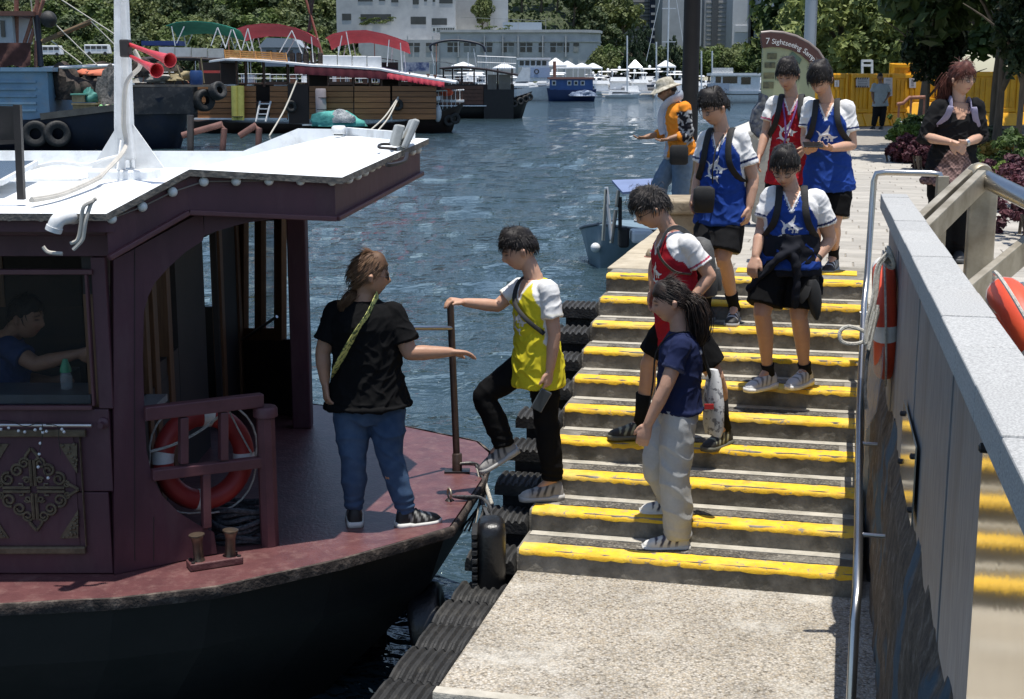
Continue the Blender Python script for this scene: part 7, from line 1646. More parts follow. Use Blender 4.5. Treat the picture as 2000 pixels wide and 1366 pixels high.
# things along the junk side
yt = thing('float_roll', 'yellow rolled foam float standing against the junk planks', 'float', aty(464, 234, YJ - .4)); M_yel = pm('yellow_foam', (.62, .56, .14), (.5, .44, .1), sc=2, rough=.7)
for dx in (-.22, .22): MB().tube([aty(465, 235, YJ - .5) + Vector((dx * .9, 0, 0)), aty(464, 168, YJ - .5) + Vector((dx, 0, 0))], .25, 12).build('roll', M_yel, yt, smooth=True)
MB().lathe([(.42, 0), (.42, .06)], aty(465, 229, YJ - .5), n=16).build('strap', M_darkmetal, yt)
pt_ = thing('foam_column', 'pale pink padded column tied with cord on the junk side deck', 'float', aty(628, 245, YJ - .5)); MB().lathe([(.36, 0), (.38, .1), (.38, 2.45), (.34, 2.6)], aty(628, 246, YJ - .6), n=16).build('column', pm('pale_pink_foam', (.42, .36, .36), (.34, .29, .29), sc=2, rough=.8), pt_, smooth=True)
for v in (192, 215, 230): MB().lathe([(.40, 0), (.40, .05)], aty(628, v, YJ - .6), n=16).build('cord', M_darkmetal, pt_)
tn = heap('net_heap', aty(660, 247, YJ - .9), (1.9, .7, 1.0), pm('turquoise_net', (.10, .40, .36), (.05, .24, .22), sc=3, rough=.9, bump=.8, bsc=8), None, 21, amp=.25); setp(tn, 'turquoise net heap on the rubbing rail of the junk', 'net')
lt = heap('net_heap', aty(668, 240, YJ - 1.4), (.8, .3, .75), pm('white_line_tangle', (.5, .5, .52), (.15, .2, .2), sc=14, rough=.9, bump=.8, bsc=14), None, 22, amp=.3); setp(lt, 'tangle of white line lying over the turquoise net', 'net')
la = thing('boat_ladder', 'small white boarding ladder on the junk side', 'ladder', aty(512, 238, YJ - .3))
for (a, b) in (((508, 198), (500, 238)), ((529, 198), (519, 238))): MB().bar(aty(*a, YJ - .15), aty(*b, YJ - .6), .09, .09).build('stile', M_boatwhite, la)
for q in range(4): t = (q + .5) / 4; MB().bar(aty(508 - 8 * t, 198 + 40 * t, YJ - .15 - .45 * t), aty(529 - 10 * t, 198 + 40 * t, YJ - .15 - .45 * t), .06, .08).build('rung', M_boatwhite, la)
for (u, v, y, lab) in ((568, 208, YJ - .3, 'tyre fender hung amidships on the black panel of the junk'), (776, 205, YJ - .2, 'tyre fender hung on the junk planks beside the mooring ropes'), (838, 212, YJ + .6, 'tyre fender under the front railing of the junk'), (876, 236, YJ + 1.6, 'left tyre of the pair at the junk bow'), (888, 232, YJ + 1.8, 'right tyre of the pair at the junk bow')): far_tyre(u, v, y, .42, .3, (.45, -.9, 0), lab)
sg_ = MB().ball(aty(855, 222, YJ + .8), (.28, .28, .62), 12, 9).build('boat_buoy', M_boatwhite, None, smooth=True, label='white sausage fender hanging at the front of the junk', cat='fender')
for a, b, lab in (((582, 152), (526, 266), 'mooring line dropping from the black panel of the junk to the water'), ((778, 190), (722, 256), 'upper mooring line running down from the junk bow'), ((778, 192), (736, 258), 'lower mooring line running down from the junk bow')): rope('mooring_line', [aty(*a, YJ - .2), aty((a[0] + b[0]) / 2 + 2, (a[1] + b[1]) / 2 + 5, YJ - 2.5), aty(*b, YJ - 5)], .055, M_rope, lab)
# bow railing
for q in range(13): u = 852 + q * 4.2; slab('baluster', M_boatwhite if q % 2 else M_jtrim, u - .7, 178 + q * -.3, u + .7, 216 - q * .8, YJ + .7 + q * .12, .07, jk)
MB().tube([aty(850, 178, YJ + .6), aty(906, 176, YJ + 2.5)], .05, 6).build('top_rail', M_boatwhite, jk); slab('bow_deck', M_boatwhite, 852, 196, 905, 200, YJ + 1.5, 2, jk)
MB().ball(aty(872, 181, YJ + 1.5), (.5, .2, .28), 10, 7).build('red_ring', M_orange, jk)
bnr = slab('roof_banner', pm('blue_banner', (.03, .06, .16), (.3, .34, .42), sc=2.2, rough=.6, detail=3, lo=.4, hi=.6), 788, 122, 838, 140, YJ + 8, .1, None); setp(bnr, 'blue printed banner behind the junk roof', 'banner')
# ---- black junk behind
YK = 139
kb = thing('black_junk', 'black pleasure junk with smoked screens and upper deck rail', 'boat', aty(950, 235, YK))
phull('hull', [(850, 200, 2.2, 852), (900, 200, 2.6, 900), (960, 198, 2.6, 958), (1005, 190, 1.8, 998), (1030, 182, .9, 1012), (1040, 178, .2, 1016)], YK + 2.6, M_hull, kb, 0)
slab('side', M_hull, 945, 175, 1003, 232, YK - .2, .3, kb); slab('cabin_base', M_jdark, 862, 165, 1004, 205, YK + .1, 5, kb)
roofsheet('roof', [(858, 133), (900, 130), (950, 135), (1012, 146)], YK - .6, YK + 5.6, .15, M_jdark, kb, .1)
for u in (866, 884, 902, 926, 950, 972, 1000): slab('post', M_jdark, u - 1.6, 134, u + 1.6, 168, YK, .15, kb)
for (u0, u1) in ((952, 970), (974, 998)): slab('smoked_screen', pm('smoked_screen', (.10, .11, .115), (.07, .075, .08), sc=1, rough=.15, spec=.6), u0, 146, u1, 178, YK - .1, .06, kb)
for q in range(22): slab('rail_stanchion', M_boatwhite, 934 + q * 3.4, 112, 934.8 + q * 3.4, 136, YK + .6, .06, kb)
for v in (110, 122): MB().tube([aty(932, v, YK + .6), aty(1008, v + 3, YK + .6)], .05, 5).build('rail', M_boatwhite, kb)
MB().tube(spline([aty(842, 100, YK + 1), aty(842, 88, YK + 1), aty(870, 80, YK + 1), aty(905, 80, YK + 1), aty(940, 88, YK + 1), aty(948, 102, YK + 1)], 5), .11, 7).build('bimini_arch', M_navy, kb, smooth=True)
for (a, b) in (((842, 100), (848, 128)), ((948, 102), (952, 130)), ((925, 95), (930, 130))): MB().tube([aty(*a, YK + 1), aty(*b, YK + 1)], .05, 6).build('arch_leg', M_boatwhite, kb)
for q in range(10): slab('bow_rail', M_boatwhite, 1004 + q * 3.2, 168, 1004.8 + q * 3.2, 196 - q, YK + 1 + q * .12, .06, kb)
for k_, (u, v) in enumerate(((990, 200), (1004, 203), (1016, 198), (1026, 194), (1034, 190))): far_tyre(u, v, YK + .2 + k_ * .35, .38, .3, (.5, -.85, 0), ('first', 'second', 'third', 'fourth', 'fifth')[k_] + ' tyre from the left along the black junk bow')
for q, u in enumerate((915, 935)): MB().ball(aty(u, 246, YK - 20), .2, 8, 6)
# ---- pilothouse boat, blue workboat, marina
YP = 262
pb = thing('pilot_yacht', 'white and pale blue pilothouse yacht behind the blue workboat', 'boat', aty(1045, 190, YP)); M_pbl = pm('pale_blue_boat', (.34, .42, .58), rough=.4)
phull('hull', [(1000, 176, 1.5, 1006), (1030, 172, 2.4, 1030), (1070, 168, 2.4, 1070), (1110, 166, 1.6, 1102)], YP + 2.4, M_boatwhite, pb, 0)
slab('wheelhouse', M_boatwhite, 1013, 117, 1072, 131, YP + .6, 4, pb); slab('wheelhouse_roof', M_boatwhite, 1009, 113, 1076, 117, YP + .3, 4.6, pb)
for q in range(5): slab('window', M_win, 1015 + q * 11, 119, 1023 + q * 11, 128, YP + .5, .12, pb)
MB().plate([aty(1022, 131, YP + .4), aty(1072, 131, YP + .4), aty(1072, 158, YP + .4), aty(1005, 160, YP + .4)], (0, 4, 0)).build('deckhouse', M_boatwhite, pb); slab('blue_panel', M_pbl, 1036, 132, 1074, 152, YP + .2, .1, pb)
MB().torus(aty(1048, 140, YP + .1), (0, 1, 0), .38, .1, 16, 6, .5).build('round_mark', M_navy, pb)
MB().tube([aty(1083, 120, YP), aty(1083, 165, YP)], .3, 8).build('red_post', M_rust, pb)
YW = 255
wk_ = thing('blue_workboat', 'blue wooden houseboat style workboat moored by the white yachts', 'boat', aty(1118, 196, YW)); M_wblue = pm('workboat_blue', (.035, .095, .27), (.025, .07, .2), sc=.8, rough=.6)
phull('hull', [(1068, 172, 1.5, 1072), (1090, 176, 2.2, 1090), (1150, 176, 2.2, 1148), (1164, 174, 1.6, 1160)], YW + 2.2, pm('workboat_hull', (.012, .03, .10), rough=.5), wk_, 0)
slab('deckhouse', M_wblue, 1074, 155, 1158, 176, YW + .3, 3.6, wk_); slab('deckhouse_roof', pm('reddish_roof', (.28, .13, .1), rough=.7), 1070, 151, 1160, 155, YW, 4.2, wk_)
for u in (1082, 1112, 1125, 1138): slab('window', M_boatwhite, u - 4, 158, u + 4, 167, YW + .22, .1, wk_); slab('pane', M_win, u - 2.6, 159.5, u + 2.6, 165.5, YW + .15, .1, wk_)
heap('deck_gear', aty(1140, 188, YW - .2), (2.2, .8, .9), pm('blue_white_gear', (.3, .36, .45), (.05, .08, .16), sc=3, rough=.8), wk_, 3, amp=.4)
def yacht(name, label, u, v, y, L, flip, style, group=None, head=0.0):
    """motor yacht, bow along +x of its own frame"""
    p = atz(u, v, WATER) if y is None else aty(u, v, y); T = thing(name, label, 'boat', (0, 0, 0), group); B = L * .16; mats = M_boatwhite
    st = [(0, B * .85, .16, 0), (.25, B, .165, .25), (.55, B, .18, .55), (.8, B * .66, .205, .77), (.95, B * .2, .22, .9), (1, .02, .225, .92)]
    R = []
    for (t, b, h, tb) in st: R.append([(t * L, -b, h * L * .55), (tb * L, -b * .75, 0), (tb * L, 0, -.3), (tb * L, b * .75, 0), (t * L, b, h * L * .55)])
    MB().rings(R).build('hull', mats, T, smooth=True)
    def blk(nm, x0, x1, b, z0, z1, rk, m): return MB().hexa([(x0 * L, -b, z0 * L), (x1 * L, -b, z0 * L), (x1 * L, b, z0 * L), (x0 * L, b, z0 * L), (x0 * L + .02 * L, -b * .88, z1 * L), ((x1 - rk) * L, -b * .85, z1 * L), ((x1 - rk) * L, b * .85, z1 * L), (x0 * L + .02 * L, b * .88, z1 * L)]).build(nm, m, T)
    blk('cabin', .15, .72, B * .82, .095, .2, .14, mats); blk('window_band', .18, .70, B * .835, .13, .175, .12, M_darkglass)
    if style > 0: blk('flybridge', .12, .5, B * .8, .2, .25, .05, mats); blk('screen', .32, .5, B * .7, .25, .285, .06, M_darkglass)
    if style > 1: blk('hardtop', .14, .46, B * .75, .335, .35, .02, mats); [MB().bar((x * L, s_ * B * .6, .25 * L), (x * L - .02 * L, s_ * B * .6, .336 * L), .012 * L, .008 * L).build('arch_leg', mats, T) for x in (.18, .42) for s_ in (-1, 1)]
    MB().hexa([(-.02 * L, -B * .8, .04 * L), (.13 * L, -B * .8, .04 * L), (.13 * L, B * .8, .04 * L), (-.02 * L, B * .8, .04 * L), (.0, -B * .8, .055 * L), (.13 * L, -B * .8, .055 * L), (.13 * L, B * .8, .055 * L), (0, B * .8, .055 * L)]).build('swim_platform', M_quay2, T)
    MB().ball((.3 * L, 0, .37 * L if style > 1 else .27 * L), .02 * L, 8, 6).build('radar_dome', mats, T, smooth=True)
    for q in range(6): t = .55 + q * .08; MB().tube([(t * L, -B * (1 - max(0, t - .55) * 2), .1 * L), (t * L, -B * (1 - max(0, t - .55) * 2), .145 * L)], .004 * L, 4).build('stanchion', M_steel, T)
    T.location = (p.x, p.y, WATER); T.rotation_euler = (0, 0, flip); return T
rg = random.Random(21)
Y0 = 318
for k_, (u, L, st) in enumerate(((1188, 15, 1), (1212, 18, 2), (1238, 13, 0), (1262, 16, 2), (1290, 12, 1), (1318, 15, 2), (1350, 12, 0), (1378, 13, 1), (1180, 17, 2), (1228, 16, 1), (1275, 19, 2), (1490, 16, 1), (1200, 14, 2), (1250, 15, 0), (1305, 16, 1), (1335, 17, 2), (1365, 14, 2), (1170, 15, 1), (1225, 14, 2), (1285, 13, 1))):
    y = Y0 + (14 if k_ > 7 else 0) + rg.uniform(-3, 3); yacht('motor_yacht', 'white %s in the %s line of yachts across the harbour' % (('low cabin yacht', 'flybridge yacht', 'tall hardtop yacht')[st], 'near' if k_ < 8 else 'far'), u, 185, y, L, (PI / 2 if k_ % 3 else PI / 2 + .5) + rg.uniform(-.25, .25), st, 'white yachts across the harbour')
for k_, u in enumerate((880, 905, 930, 950, 975, 1000, 1090, 1110, 1130, 1150, 1165)): yacht('motor_yacht', 'white hardtop yacht, %s from the left of those behind the black junk and workboat' % ORD[k_], u, 185, 300 + 3 * k_, 13 + k_ % 4, .3 + .7 * (k_ % 4), 2, 'white yachts across the harbour')
dg = yacht('tender_boat', 'small white tender tied in front of the yachts beside the blue workboat', 1180, 188, 300, 8, .2, 0); yacht('tender_boat', 'small white speedboat moored left of the houseboat', 1362, 196, 250, 8, .5, 0)
# houseboat
YH = 236
hbt = thing('houseboat', 'white two level houseboat moored beyond the man in orange', 'boat', aty(1430, 200, YH)); phull('hull', [(1386, 178, 1.4, 1390), (1400, 178, 2.2, 1400), (1480, 178, 2.2, 1478), (1492, 177, 1.2, 1486)], YH + 2.2, M_boatwhite, hbt, 0)
slab('cabin', M_boatwhite, 1394, 148, 1484, 180, YH + .3, 3.8, hbt); slab('upper_deck', M_boatwhite, 1388, 143, 1486, 148, YH - .1, 4.6, hbt)
for (u0, v0, u1, v1) in ((1398, 150, 1408, 162), (1412, 150, 1440, 163), (1448, 151, 1466, 165)): slab('window', M_darkglass, u0, v0, u1, v1, YH + .22, .1, hbt)
for q in range(6): slab('louvre', M_boatwhite, 1392, 133 + q * 1.8, 1432, 134.2 + q * 1.8, YH + .5, .3, hbt)
slab('blue_screen', pm('blue_grey_panel', (.3, .36, .45), rough=.4), 1381, 163, 1424, 182, YH - .5, .2, hbt); slab('rubbing_line', M_darkglass, 1388, 184, 1488, 185.4, YH - .02, .1, hbt)
# marina shade tents
for k_, u in enumerate((1085, 1108, 1136, 1158, 985, 1036, 905, 1240, 1300)):
    y = 330; p = aty(u, 133, y); t = thing('shade_tent', 'white peaked shade tent on the far pontoon, %s from the left' % ORD[sorted((1085, 1108, 1136, 1158, 985, 1036, 905, 1240, 1300)).index(u)], 'tent', (p.x, y, LAND), 'shade tents on the pontoon'); w = rg.uniform(1.6, 2.8)
    z1 = aty(u, rg.uniform(126, 134), y).z; z2 = z1 + rg.uniform(.9, 1.7)
    MB().add([(p.x - w, y - w, z1), (p.x + w, y - w, z1), (p.x + w, y + w, z1), (p.x - w, y + w, z1), (p.x - .15, y, z2), (p.x + .15, y, z2), (p.x - w, y - w, z1 - .3), (p.x + w, y - w, z1 - .3)], [(0, 1, 5, 4), (1, 2, 5), (2, 3, 4, 5), (3, 0, 4), (0, 6, 7, 1)]).build('roof', M_boatwhite, t)
    for s_ in (-1, 1): MB().tube([(p.x + s_ * w * .9, y - w * .9, LAND), (p.x + s_ * w * .9, y - w * .9, z1)], .1, 6).build('pole', M_boatwhite, t)
MB().bbox((-110, 326, WATER - .5), (120, 337, -.2)).build('pontoon', M_quay2, kind='structure')
# sailing masts
for k_, (u, v0, y) in enumerate(((1303, -30, 300), (1282, 82, 305), (1225, 70, 310), (1370, 100, 300), (1391, 100, 305))):
    t = thing('sailing_mast', ('tall sailing mast with crosstrees and stays left of the black pole', 'short second mast left of the tall mast', 'thin mast above the yachts at the tree edge', 'short mast just right of the black pole', 'short mast above the houseboat')[k_], 'mast', aty(u, 185, y)); a = aty(u, 190, y); b = aty(u + 4 if k_ == 0 else u, v0, y)
    MB().tube([a, b], .16, 8).build('spar', M_boatwhite, t, smooth=True)
    if k_ == 0:
        for v in (17, 82): MB().bar(aty(1293, v, y), aty(1320, v, y), .15, .15).build('crosstree', M_boatwhite, t)
        for q in ((1293, 1262), (1318, 1340)): MB().tube([aty(q[0], -20, y), aty(q[1], 120, y)], .06, 5).build('stay', M_boatwhite, t)
# minibus and small hall behind the boats on the left
def minibus(label, u, v, y): 
    p = aty(u, v, y); T = thing('minibus', label, 'bus', p); MB().hexa([p + Vector(q) for q in ((-3.1, 0, .35), (3.1, 0, .35), (3.1, 2, .35), (-3.1, 2, .35), (-3.1, .1, 2.5), (2.7, .1, 2.5), (2.7, 1.9, 2.5), (-3.1, 1.9, 2.5))]).build('body', M_boatwhite, T, bevel=.15)
    for q in range(4): MB().box(p + Vector((-2.2 + q * 1.35, .03, 1.8)), (1.15, .1, .7)).build('window', M_win, T)
    for q in (-1.9, 1.9): MB().lathe([(.42, 0), (.42, .25)], p + Vector((q, -.02, .42)), (0, 1, 0), 14).build('wheel', M_rubber, T)
minibus('cream minibus parked under the trees behind the fishing boat', 190, 108, 340); minibus('white van parked behind the mast of the maroon boat', 96, 110, 341)
hl_ = thing('harbour_hall', 'low blue grey hall with curved tiled roof among the masts', 'building', aty(545, 112, 330)); slab('hall_wall', pm('hall_wall', (.22, .25, .3), rough=.7), 510, 92, 585, 130, 330, 10, hl_)
MB().plate([aty(504, 93, 329), aty(592, 93, 329), aty(572, 76, 329), aty(520, 74, 329)], (0, 12, 0)).build('hall_roof', pm('hall_roof', (.3, .33, .36), (.24, .27, .3), rough=.6), hl_)
for u in (520, 540, 560): slab('door_panel', M_win, u, 98, u + 12, 112, 329.9, .12, hl_)
# thick woodland that closes the hillside above the single trees
fw = []
rs = np.random.RandomState(5); nF = 40000
yy = 480 + 420 * rs.rand(nF) ** .8; uu = rs.uniform(-120, 1150, nF); xx = (uu - 1000) / FPX * yy
tz = np.array([terr(a, b) for a, b in zip(xx, yy)]) + np.abs(rs.normal(0, 1, nF)) * 2.2 + 5 * (.5 + .5 * vnoise(np.stack([xx, yy, yy * 0], 1), .25, 3))
g = rs.normal(0, 1, (nF, 3)) + np.array([0, -.4, .9]); g /= np.linalg.norm(g, axis=1)[:, None]; t = np.cross(g, rs.normal(0, 1, (nF, 3))); t /= np.linalg.norm(t, axis=1)[:, None]; b = np.cross(g, t)
s = (rs.uniform(.5, 1.1, nF) * yy / 480)[:, None]; P = np.stack([xx, yy, tz], 1)
V = np.stack([P - t * s, P - b * s * .6, P + t * s, P + b * s * .6], 1).reshape(-1, 3)
me = bpy.data.meshes.new('woodland'); me.from_pydata(V.tolist(), [], np.arange(4 * nF).reshape(-1, 4).tolist()); me.update()
w = np.clip(.5 + .5 * vnoise(P, .22, 8) + rs.normal(0, .2, nF), 0, 1)[:, None]; C = np.array((.018, .034, .012)) * (1 - w) + np.array((.055, .08, .024)) * w
setcol(me, np.repeat(C, 4, 0)); me.materials.append(M_leaf); o = link('woodland', me, None, None); setp(o, 'dense green woodland covering the hillside across the harbour', 'woodland', kind='stuff')

# ---- two-deck pleasure junks packed behind the first rank
def pleasure(label, u, y, L, yaw, ch, cc, can, k):
    p = aty(u, 190, y); T = thing('pleasure_boat', label, 'boat', (0, 0, 0)); B = L * .15; rg = random.Random(k)
    R = []
    for t, b, h, tb in ((0, B * .8, 1.5, .01), (.2, B, 1.35, .2), (.6, B, 1.4, .6), (.85, B * .6, 1.8, .82), (1, .05, 2.2, .92)): R.append([(t * L, -b, h), (tb * L, -b * .8, -.1), (tb * L, 0, -.5), (tb * L, b * .8, -.1), (t * L, b, h)])
    MB().rings(R).build('hull', ch, T, smooth=True)
    MB().bbox((.12 * L, -B * .85, 1.35), (.8 * L, B * .85, 2.0)).build('lower_cabin', cc, T); MB().bbox((.06 * L, -B * 1.02, 3.35), (.86 * L, B * 1.02, 3.5)).build('upper_deck', M_boatwhite if k % 2 else M_jtrim, T)
    for i in range(9): x = (.13 + .66 * i / 8) * L; [MB().box((x, s_ * B * .83, 2.7), (.14, .12, 1.35)).build('cabin_post', cc, T) for s_ in (-1, 1)]
    MB().bbox((.3 * L, -.3, 1.4), (.62 * L, .3, 3.3)).build('wheel_box', M_jdark, T)
    for i in range(14): x = (.08 + .76 * i / 13) * L; MB().tube([(x, -B, 3.5), (x, -B, 4.4)], .03, 4).build('stanchion', M_boatwhite, T)
    for z in (3.95, 4.4): MB().tube([(.08 * L, -B, z), (.84 * L, -B, z)], .035, 5).build('rail', M_boatwhite, T)
    if can is not None:
        n = 8; vs = []
        for i in range(n + 1):
            for j in (-1, 1): vs.append(((.2 + .5 * i / n) * L, j * B * .9, 5.9 + .35 * math.sin(PI * i / n)))
        MB().add(vs, [(2 * i, 2 * i + 1, 2 * i + 3, 2 * i + 2) for i in range(n)]).build('canopy', can, T)
        for x in (.24, .45, .66): [MB().tube([(x * L, s_ * B * .85, 3.5), (x * L, s_ * B * .85, 5.95)], .04, 5).build('canopy_leg', M_boatwhite, T) for s_ in (-1, 1)]
    for q in range(5): MB().box((rg.uniform(.15, .8) * L, rg.uniform(-.7, .5) * B, 3.5 + .4), (rg.uniform(.4, 1.2), .6, .8)).build('deck_locker', (M_boatwhite, cc, M_jdark)[q % 3], T)
    MB().tube([(.5 * L, 0, 3.5), (.5 * L, 0, rg.uniform(6.5, 9))], .06, 6).build('mast', M_boatwhite if k % 2 else M_rust, T)
    T.location = (p.x, y, WATER); T.rotation_euler = (0, 0, yaw)
M_brn = pm('boat_brown', (.17, .08, .045), (.11, .05, .028), sc=1, rough=.6); M_gryb = pm('boat_grey_blue', (.22, .26, .3), (.17, .2, .24), sc=1, rough=.6)
for k, (u, y, L, yaw, ch, cc, can, lab) in enumerate(((500, 165, 13, .1, M_jdark, M_brn, None, 'brown two deck boat behind the red canopies of the junk'), (560, 170, 13, -.1, M_boatwhite, M_brn, M_boatwhite, 'white hulled two deck boat behind the blue banner'), (620, 158, 13, .15, M_jdark, M_brn, M_maroon, 'dark two deck boat with maroon canopy behind the junk bow'), (690, 178, 13, 0, M_boatwhite, M_gryb, None, 'white and grey two deck boat behind the black junk'), (760, 190, 13, .2, M_brn, M_brn, M_boatwhite, 'brown two deck boat with white canopy behind the black junk'), (840, 215, 12, -.2, M_boatwhite, M_boatwhite, None, 'white two deck boat left of the pilothouse yacht'), (330, 150, 13, .1, M_jdark, M_brn, M_boatwhite, 'brown boat with white canopy behind the slatted roof bench'), (90, 122, 14, .05, M_jdark, M_gryb, None, 'grey blue working boat behind the mast of the maroon boat'))): pleasure(lab, u, y, L, yaw, ch, cc, can, k)
# fittings of the black junk
for (u0, u1) in ((868, 882), (886, 900), (904, 924)): slab('window_frame', M_jtrim, u0, 137, u1, 140, YK - .05, .1, kb); slab('window_rail', M_jtrim, u0, 160, u1, 164, YK - .05, .1, kb)
for q in range(5): slab('plank', M_jtrim, 862, 168 + q * 7.4, 944, 174.6 + q * 7.4, YK - .05, .14, kb)
slab('rubbing_rail', M_boatwhite, 858, 206, 950, 208, YK - .25, .4, kb)
# ================================================================== PROMENADE FURNITURE AND PARK
# black lamp pole
lp = thing('lamp_pole', 'thick black lamp pole at the water edge of the promenade', 'pole', atz(1340, 400, 0)); pb_ = aty(1345, 300, 17.2)
MB().lathe([(.15, 0), (.15, .3), (.105, .36), (.095, 4.5), (.09, 7)], (pb_.x, 17.2, 0), n=20).build('shaft', pm('black_pole_paint', (.009, .008, .008), (.006, .005, .005), rough=.6, spec=.2), lp, smooth=True)
# pale steel columns behind the sign
tower('pale blue grey tower rising directly behind the sign', 1493, 1530, 130, 640, pm('tower_blue_grey', (.34, .39, .45), (.28, .33, .39), sc=.2, rough=.5), M_tw[3], 0, ((1528, 1530, M_tw[4]),))
tower('lighter grey tower joined to the blue grey one behind the sign', 1531, 1563, 130, 650, pm('tower_light_grey', (.42, .46, .5), (.36, .4, .44), sc=.2, rough=.5), M_tw[3], 0, ((1545, 1546.5, M_tw[2]),))
for (u0, u1, lab) in ((1574, 1598, 'slim pale steel column behind the sightseeing sign'),):
    a = aty(u0, 100, 24); b = aty(u1, 100, 24); T = thing('steel_column', lab, 'column', ((a.x + b.x) / 2, 24.2, 0)); r = (b.x - a.x) / 2
    MB().lathe([(r * 1.2, 0), (r * 1.2, .05), (r, .06), (r, 6)], ((a.x + b.x) / 2, 24.2, 0), n=20).build('shaft', pm('pale_column_paint', (.33, .37, .42), (.27, .31, .36), sc=1, rough=.35, metal=.3), T, smooth=True)
    MB().lathe([(r * 1.06, 0), (r * 1.06, .08)], ((a.x + b.x) / 2, 24.2, 2.9), n=20).build('collar', M_steel, T, smooth=True)
# sightseeing sign
YS = 14.4
sn = thing('information_sign', 'brown and cream sightseeing sampan sign board with curved top', 'sign', aty(1545, 380, YS))
M_brown = pm('sign_brown', (.085, .03, .025), (.07, .025, .02), rough=.4); M_cream = pm('sign_cream', (.36, .38, .22), (.30, .32, .19), sc=2, rough=.4); M_lett = pm('sign_letter_white', (.78, .78, .76), rough=.5)
O_ = (1470, 180); 
def hd(r, a): return (O_[0] + r * math.cos(a) * 1.06, O_[1] - r * math.sin(a))
arc_o = [(1486, 66), (1505, 64), (1530, 66), (1555, 73), (1578, 85), (1597, 101), (1608, 118), (1614, 132)]
arc_i = [(1490, 94), (1507, 92), (1526, 93), (1546, 98), (1563, 106), (1577, 118), (1586, 128), (1592, 138)]
strip_panel([aty(u, v, YS) for u, v in arc_o], [aty(u, v, YS) for u, v in arc_i], 'header_band', sn, M_brown, Vector((0, .09, 0)))
strip_panel([aty(u, v, YS + .02) for u, v in arc_i], [aty(1486 + i * 15, 262, YS + .02) for i in range(8)], 'board', sn, M_cream, Vector((0, .06, 0)))
MB().tube([aty(u, v - .5, YS + .03) for u, v in arc_o], .022, 8).build('rim', pm('sign_rim', (.2, .16, .14), rough=.4), sn, smooth=True)
txt = '7 Sightseeing Sampan'
fc = bpy.data.curves.new('sign_font', 'FONT'); fc.size = .135; fc.extrude = .004; fc.align_x = 'CENTER'
fo = bpy.data.objects.new('tmp_text', fc); COL.objects.link(fo)
mid = [((a[0] + b[0]) / 2, (a[1] + b[1]) / 2 + 3) for a, b in zip(arc_o, arc_i)]; cp_ = [aty(u, v, YS) for u, v in mid]
cl = [0]; 
for a, b in zip(cp_, cp_[1:]): cl.append(cl[-1] + (b - a).length)
adv = []
for ch in txt:
    fc.body = ch; dgx = bpy.context.evaluated_depsgraph_get(); dgx.update(); d = fo.evaluated_get(dgx).dimensions.x; adv.append((d if ch != ' ' else .035) + .010 + (.0 if ch != '7' else .0))
tot = sum(adv); sc_ = (cl[-1] - .10) / tot; pos = .04; tb = MB()
for ch, w in zip(txt, adv):
    m_ = pos + w * sc_ / 2; pos += w * sc_
    if ch == ' ': continue
    i = max(k_ for k_ in range(len(cl) - 1) if cl[k_] <= m_); t = (m_ - cl[i]) / (cl[i + 1] - cl[i]); c = cp_[i].lerp(cp_[i + 1], t); d = (cp_[min(i + 2, len(cp_) - 1)] - cp_[max(i - 1, 0)]).normalized()
    fc.body = ch; fc.size = .135 * (1.25 if ch == '7' else 1); dgx = bpy.context.evaluated_depsgraph_get(); dgx.update(); tm = bpy.data.meshes.new_from_object(fo.evaluated_get(dgx), depsgraph=dgx); fc.size = .135
    n_ = Vector((0, -1, 0)); upv = n_.cross(d); M4 = Matrix((( d.x, upv.x, n_.x, c.x), (d.y, upv.y, n_.y, c.y - .006), (d.z, upv.z, n_.z, c.z), (0, 0, 0, 1))) @ Matrix.Scale(min(sc_, 1.15), 4) @ Matrix.Translation((0, -.045, 0))
    tm.transform(M4); off = base_of(sn); tm.transform(Matrix.Translation(-off)); tm.materials.append(M_lett); link('letter', tm, None, sn)
bpy.data.objects.remove(fo)
slab_ = lambda nm, m, u0, v0, u1, v1, y, d, p: MB().bbox((aty(u0, v0, y).x, y, aty(u0, v0, y).z), (aty(u1, v1, y).x, y + d, aty(u1, v1, y).z)).build(nm, m, p)
M_pic = pm('sign_picture', (.16, .15, .07), (.04, .045, .03), sc=14, rough=.5, detail=3)
for (u0, v0, u1, v1) in ((1499, 104, 1517, 116), (1494, 122, 1514, 133), (1492, 142, 1512, 154), (1491, 160, 1511, 173)): slab_('picture', M_pic, u0, v0, u1, v1, YS + .012, .006, sn)
MB().plate([aty(1541, 110, YS + .01), aty(1548, 101, YS + .01), aty(1566, 116, YS + .01), aty(1562, 126, YS + .01)], (0, .008, 0)).build('map_panel', pm('sign_map_green', (.1, .16, .11), rough=.5), sn)
# mosaic tail shaped plinth of the sign
M_mos = grit_mat('blue_mosaic', [(.02, .03, .06), (.06, .08, .13), (.16, .17, .18), (.03, .04, .08)], 26, .4); M_plinth = pm('plinth_stone', (.40, .37, .31), (.31, .29, .24), sc=4, rough=.85, bump=.2)
MB().plate([aty(u, v, YS - .05) for u, v in ((1487, 182), (1500, 188), (1500, 262), (1484, 270), (1472, 258), (1468, 240), (1474, 215), (1486, 200))], (0, .16, 0)).build('mosaic_tail', M_mos, sn)
MB().plate([aty(u, v, YS - .03) for u, v in ((1462, 262), (1472, 272), (1490, 276), (1505, 262), (1610, 262), (1606, 438), (1478, 438), (1470, 330))], (0, .3, 0)).build('plinth', M_plinth, sn)
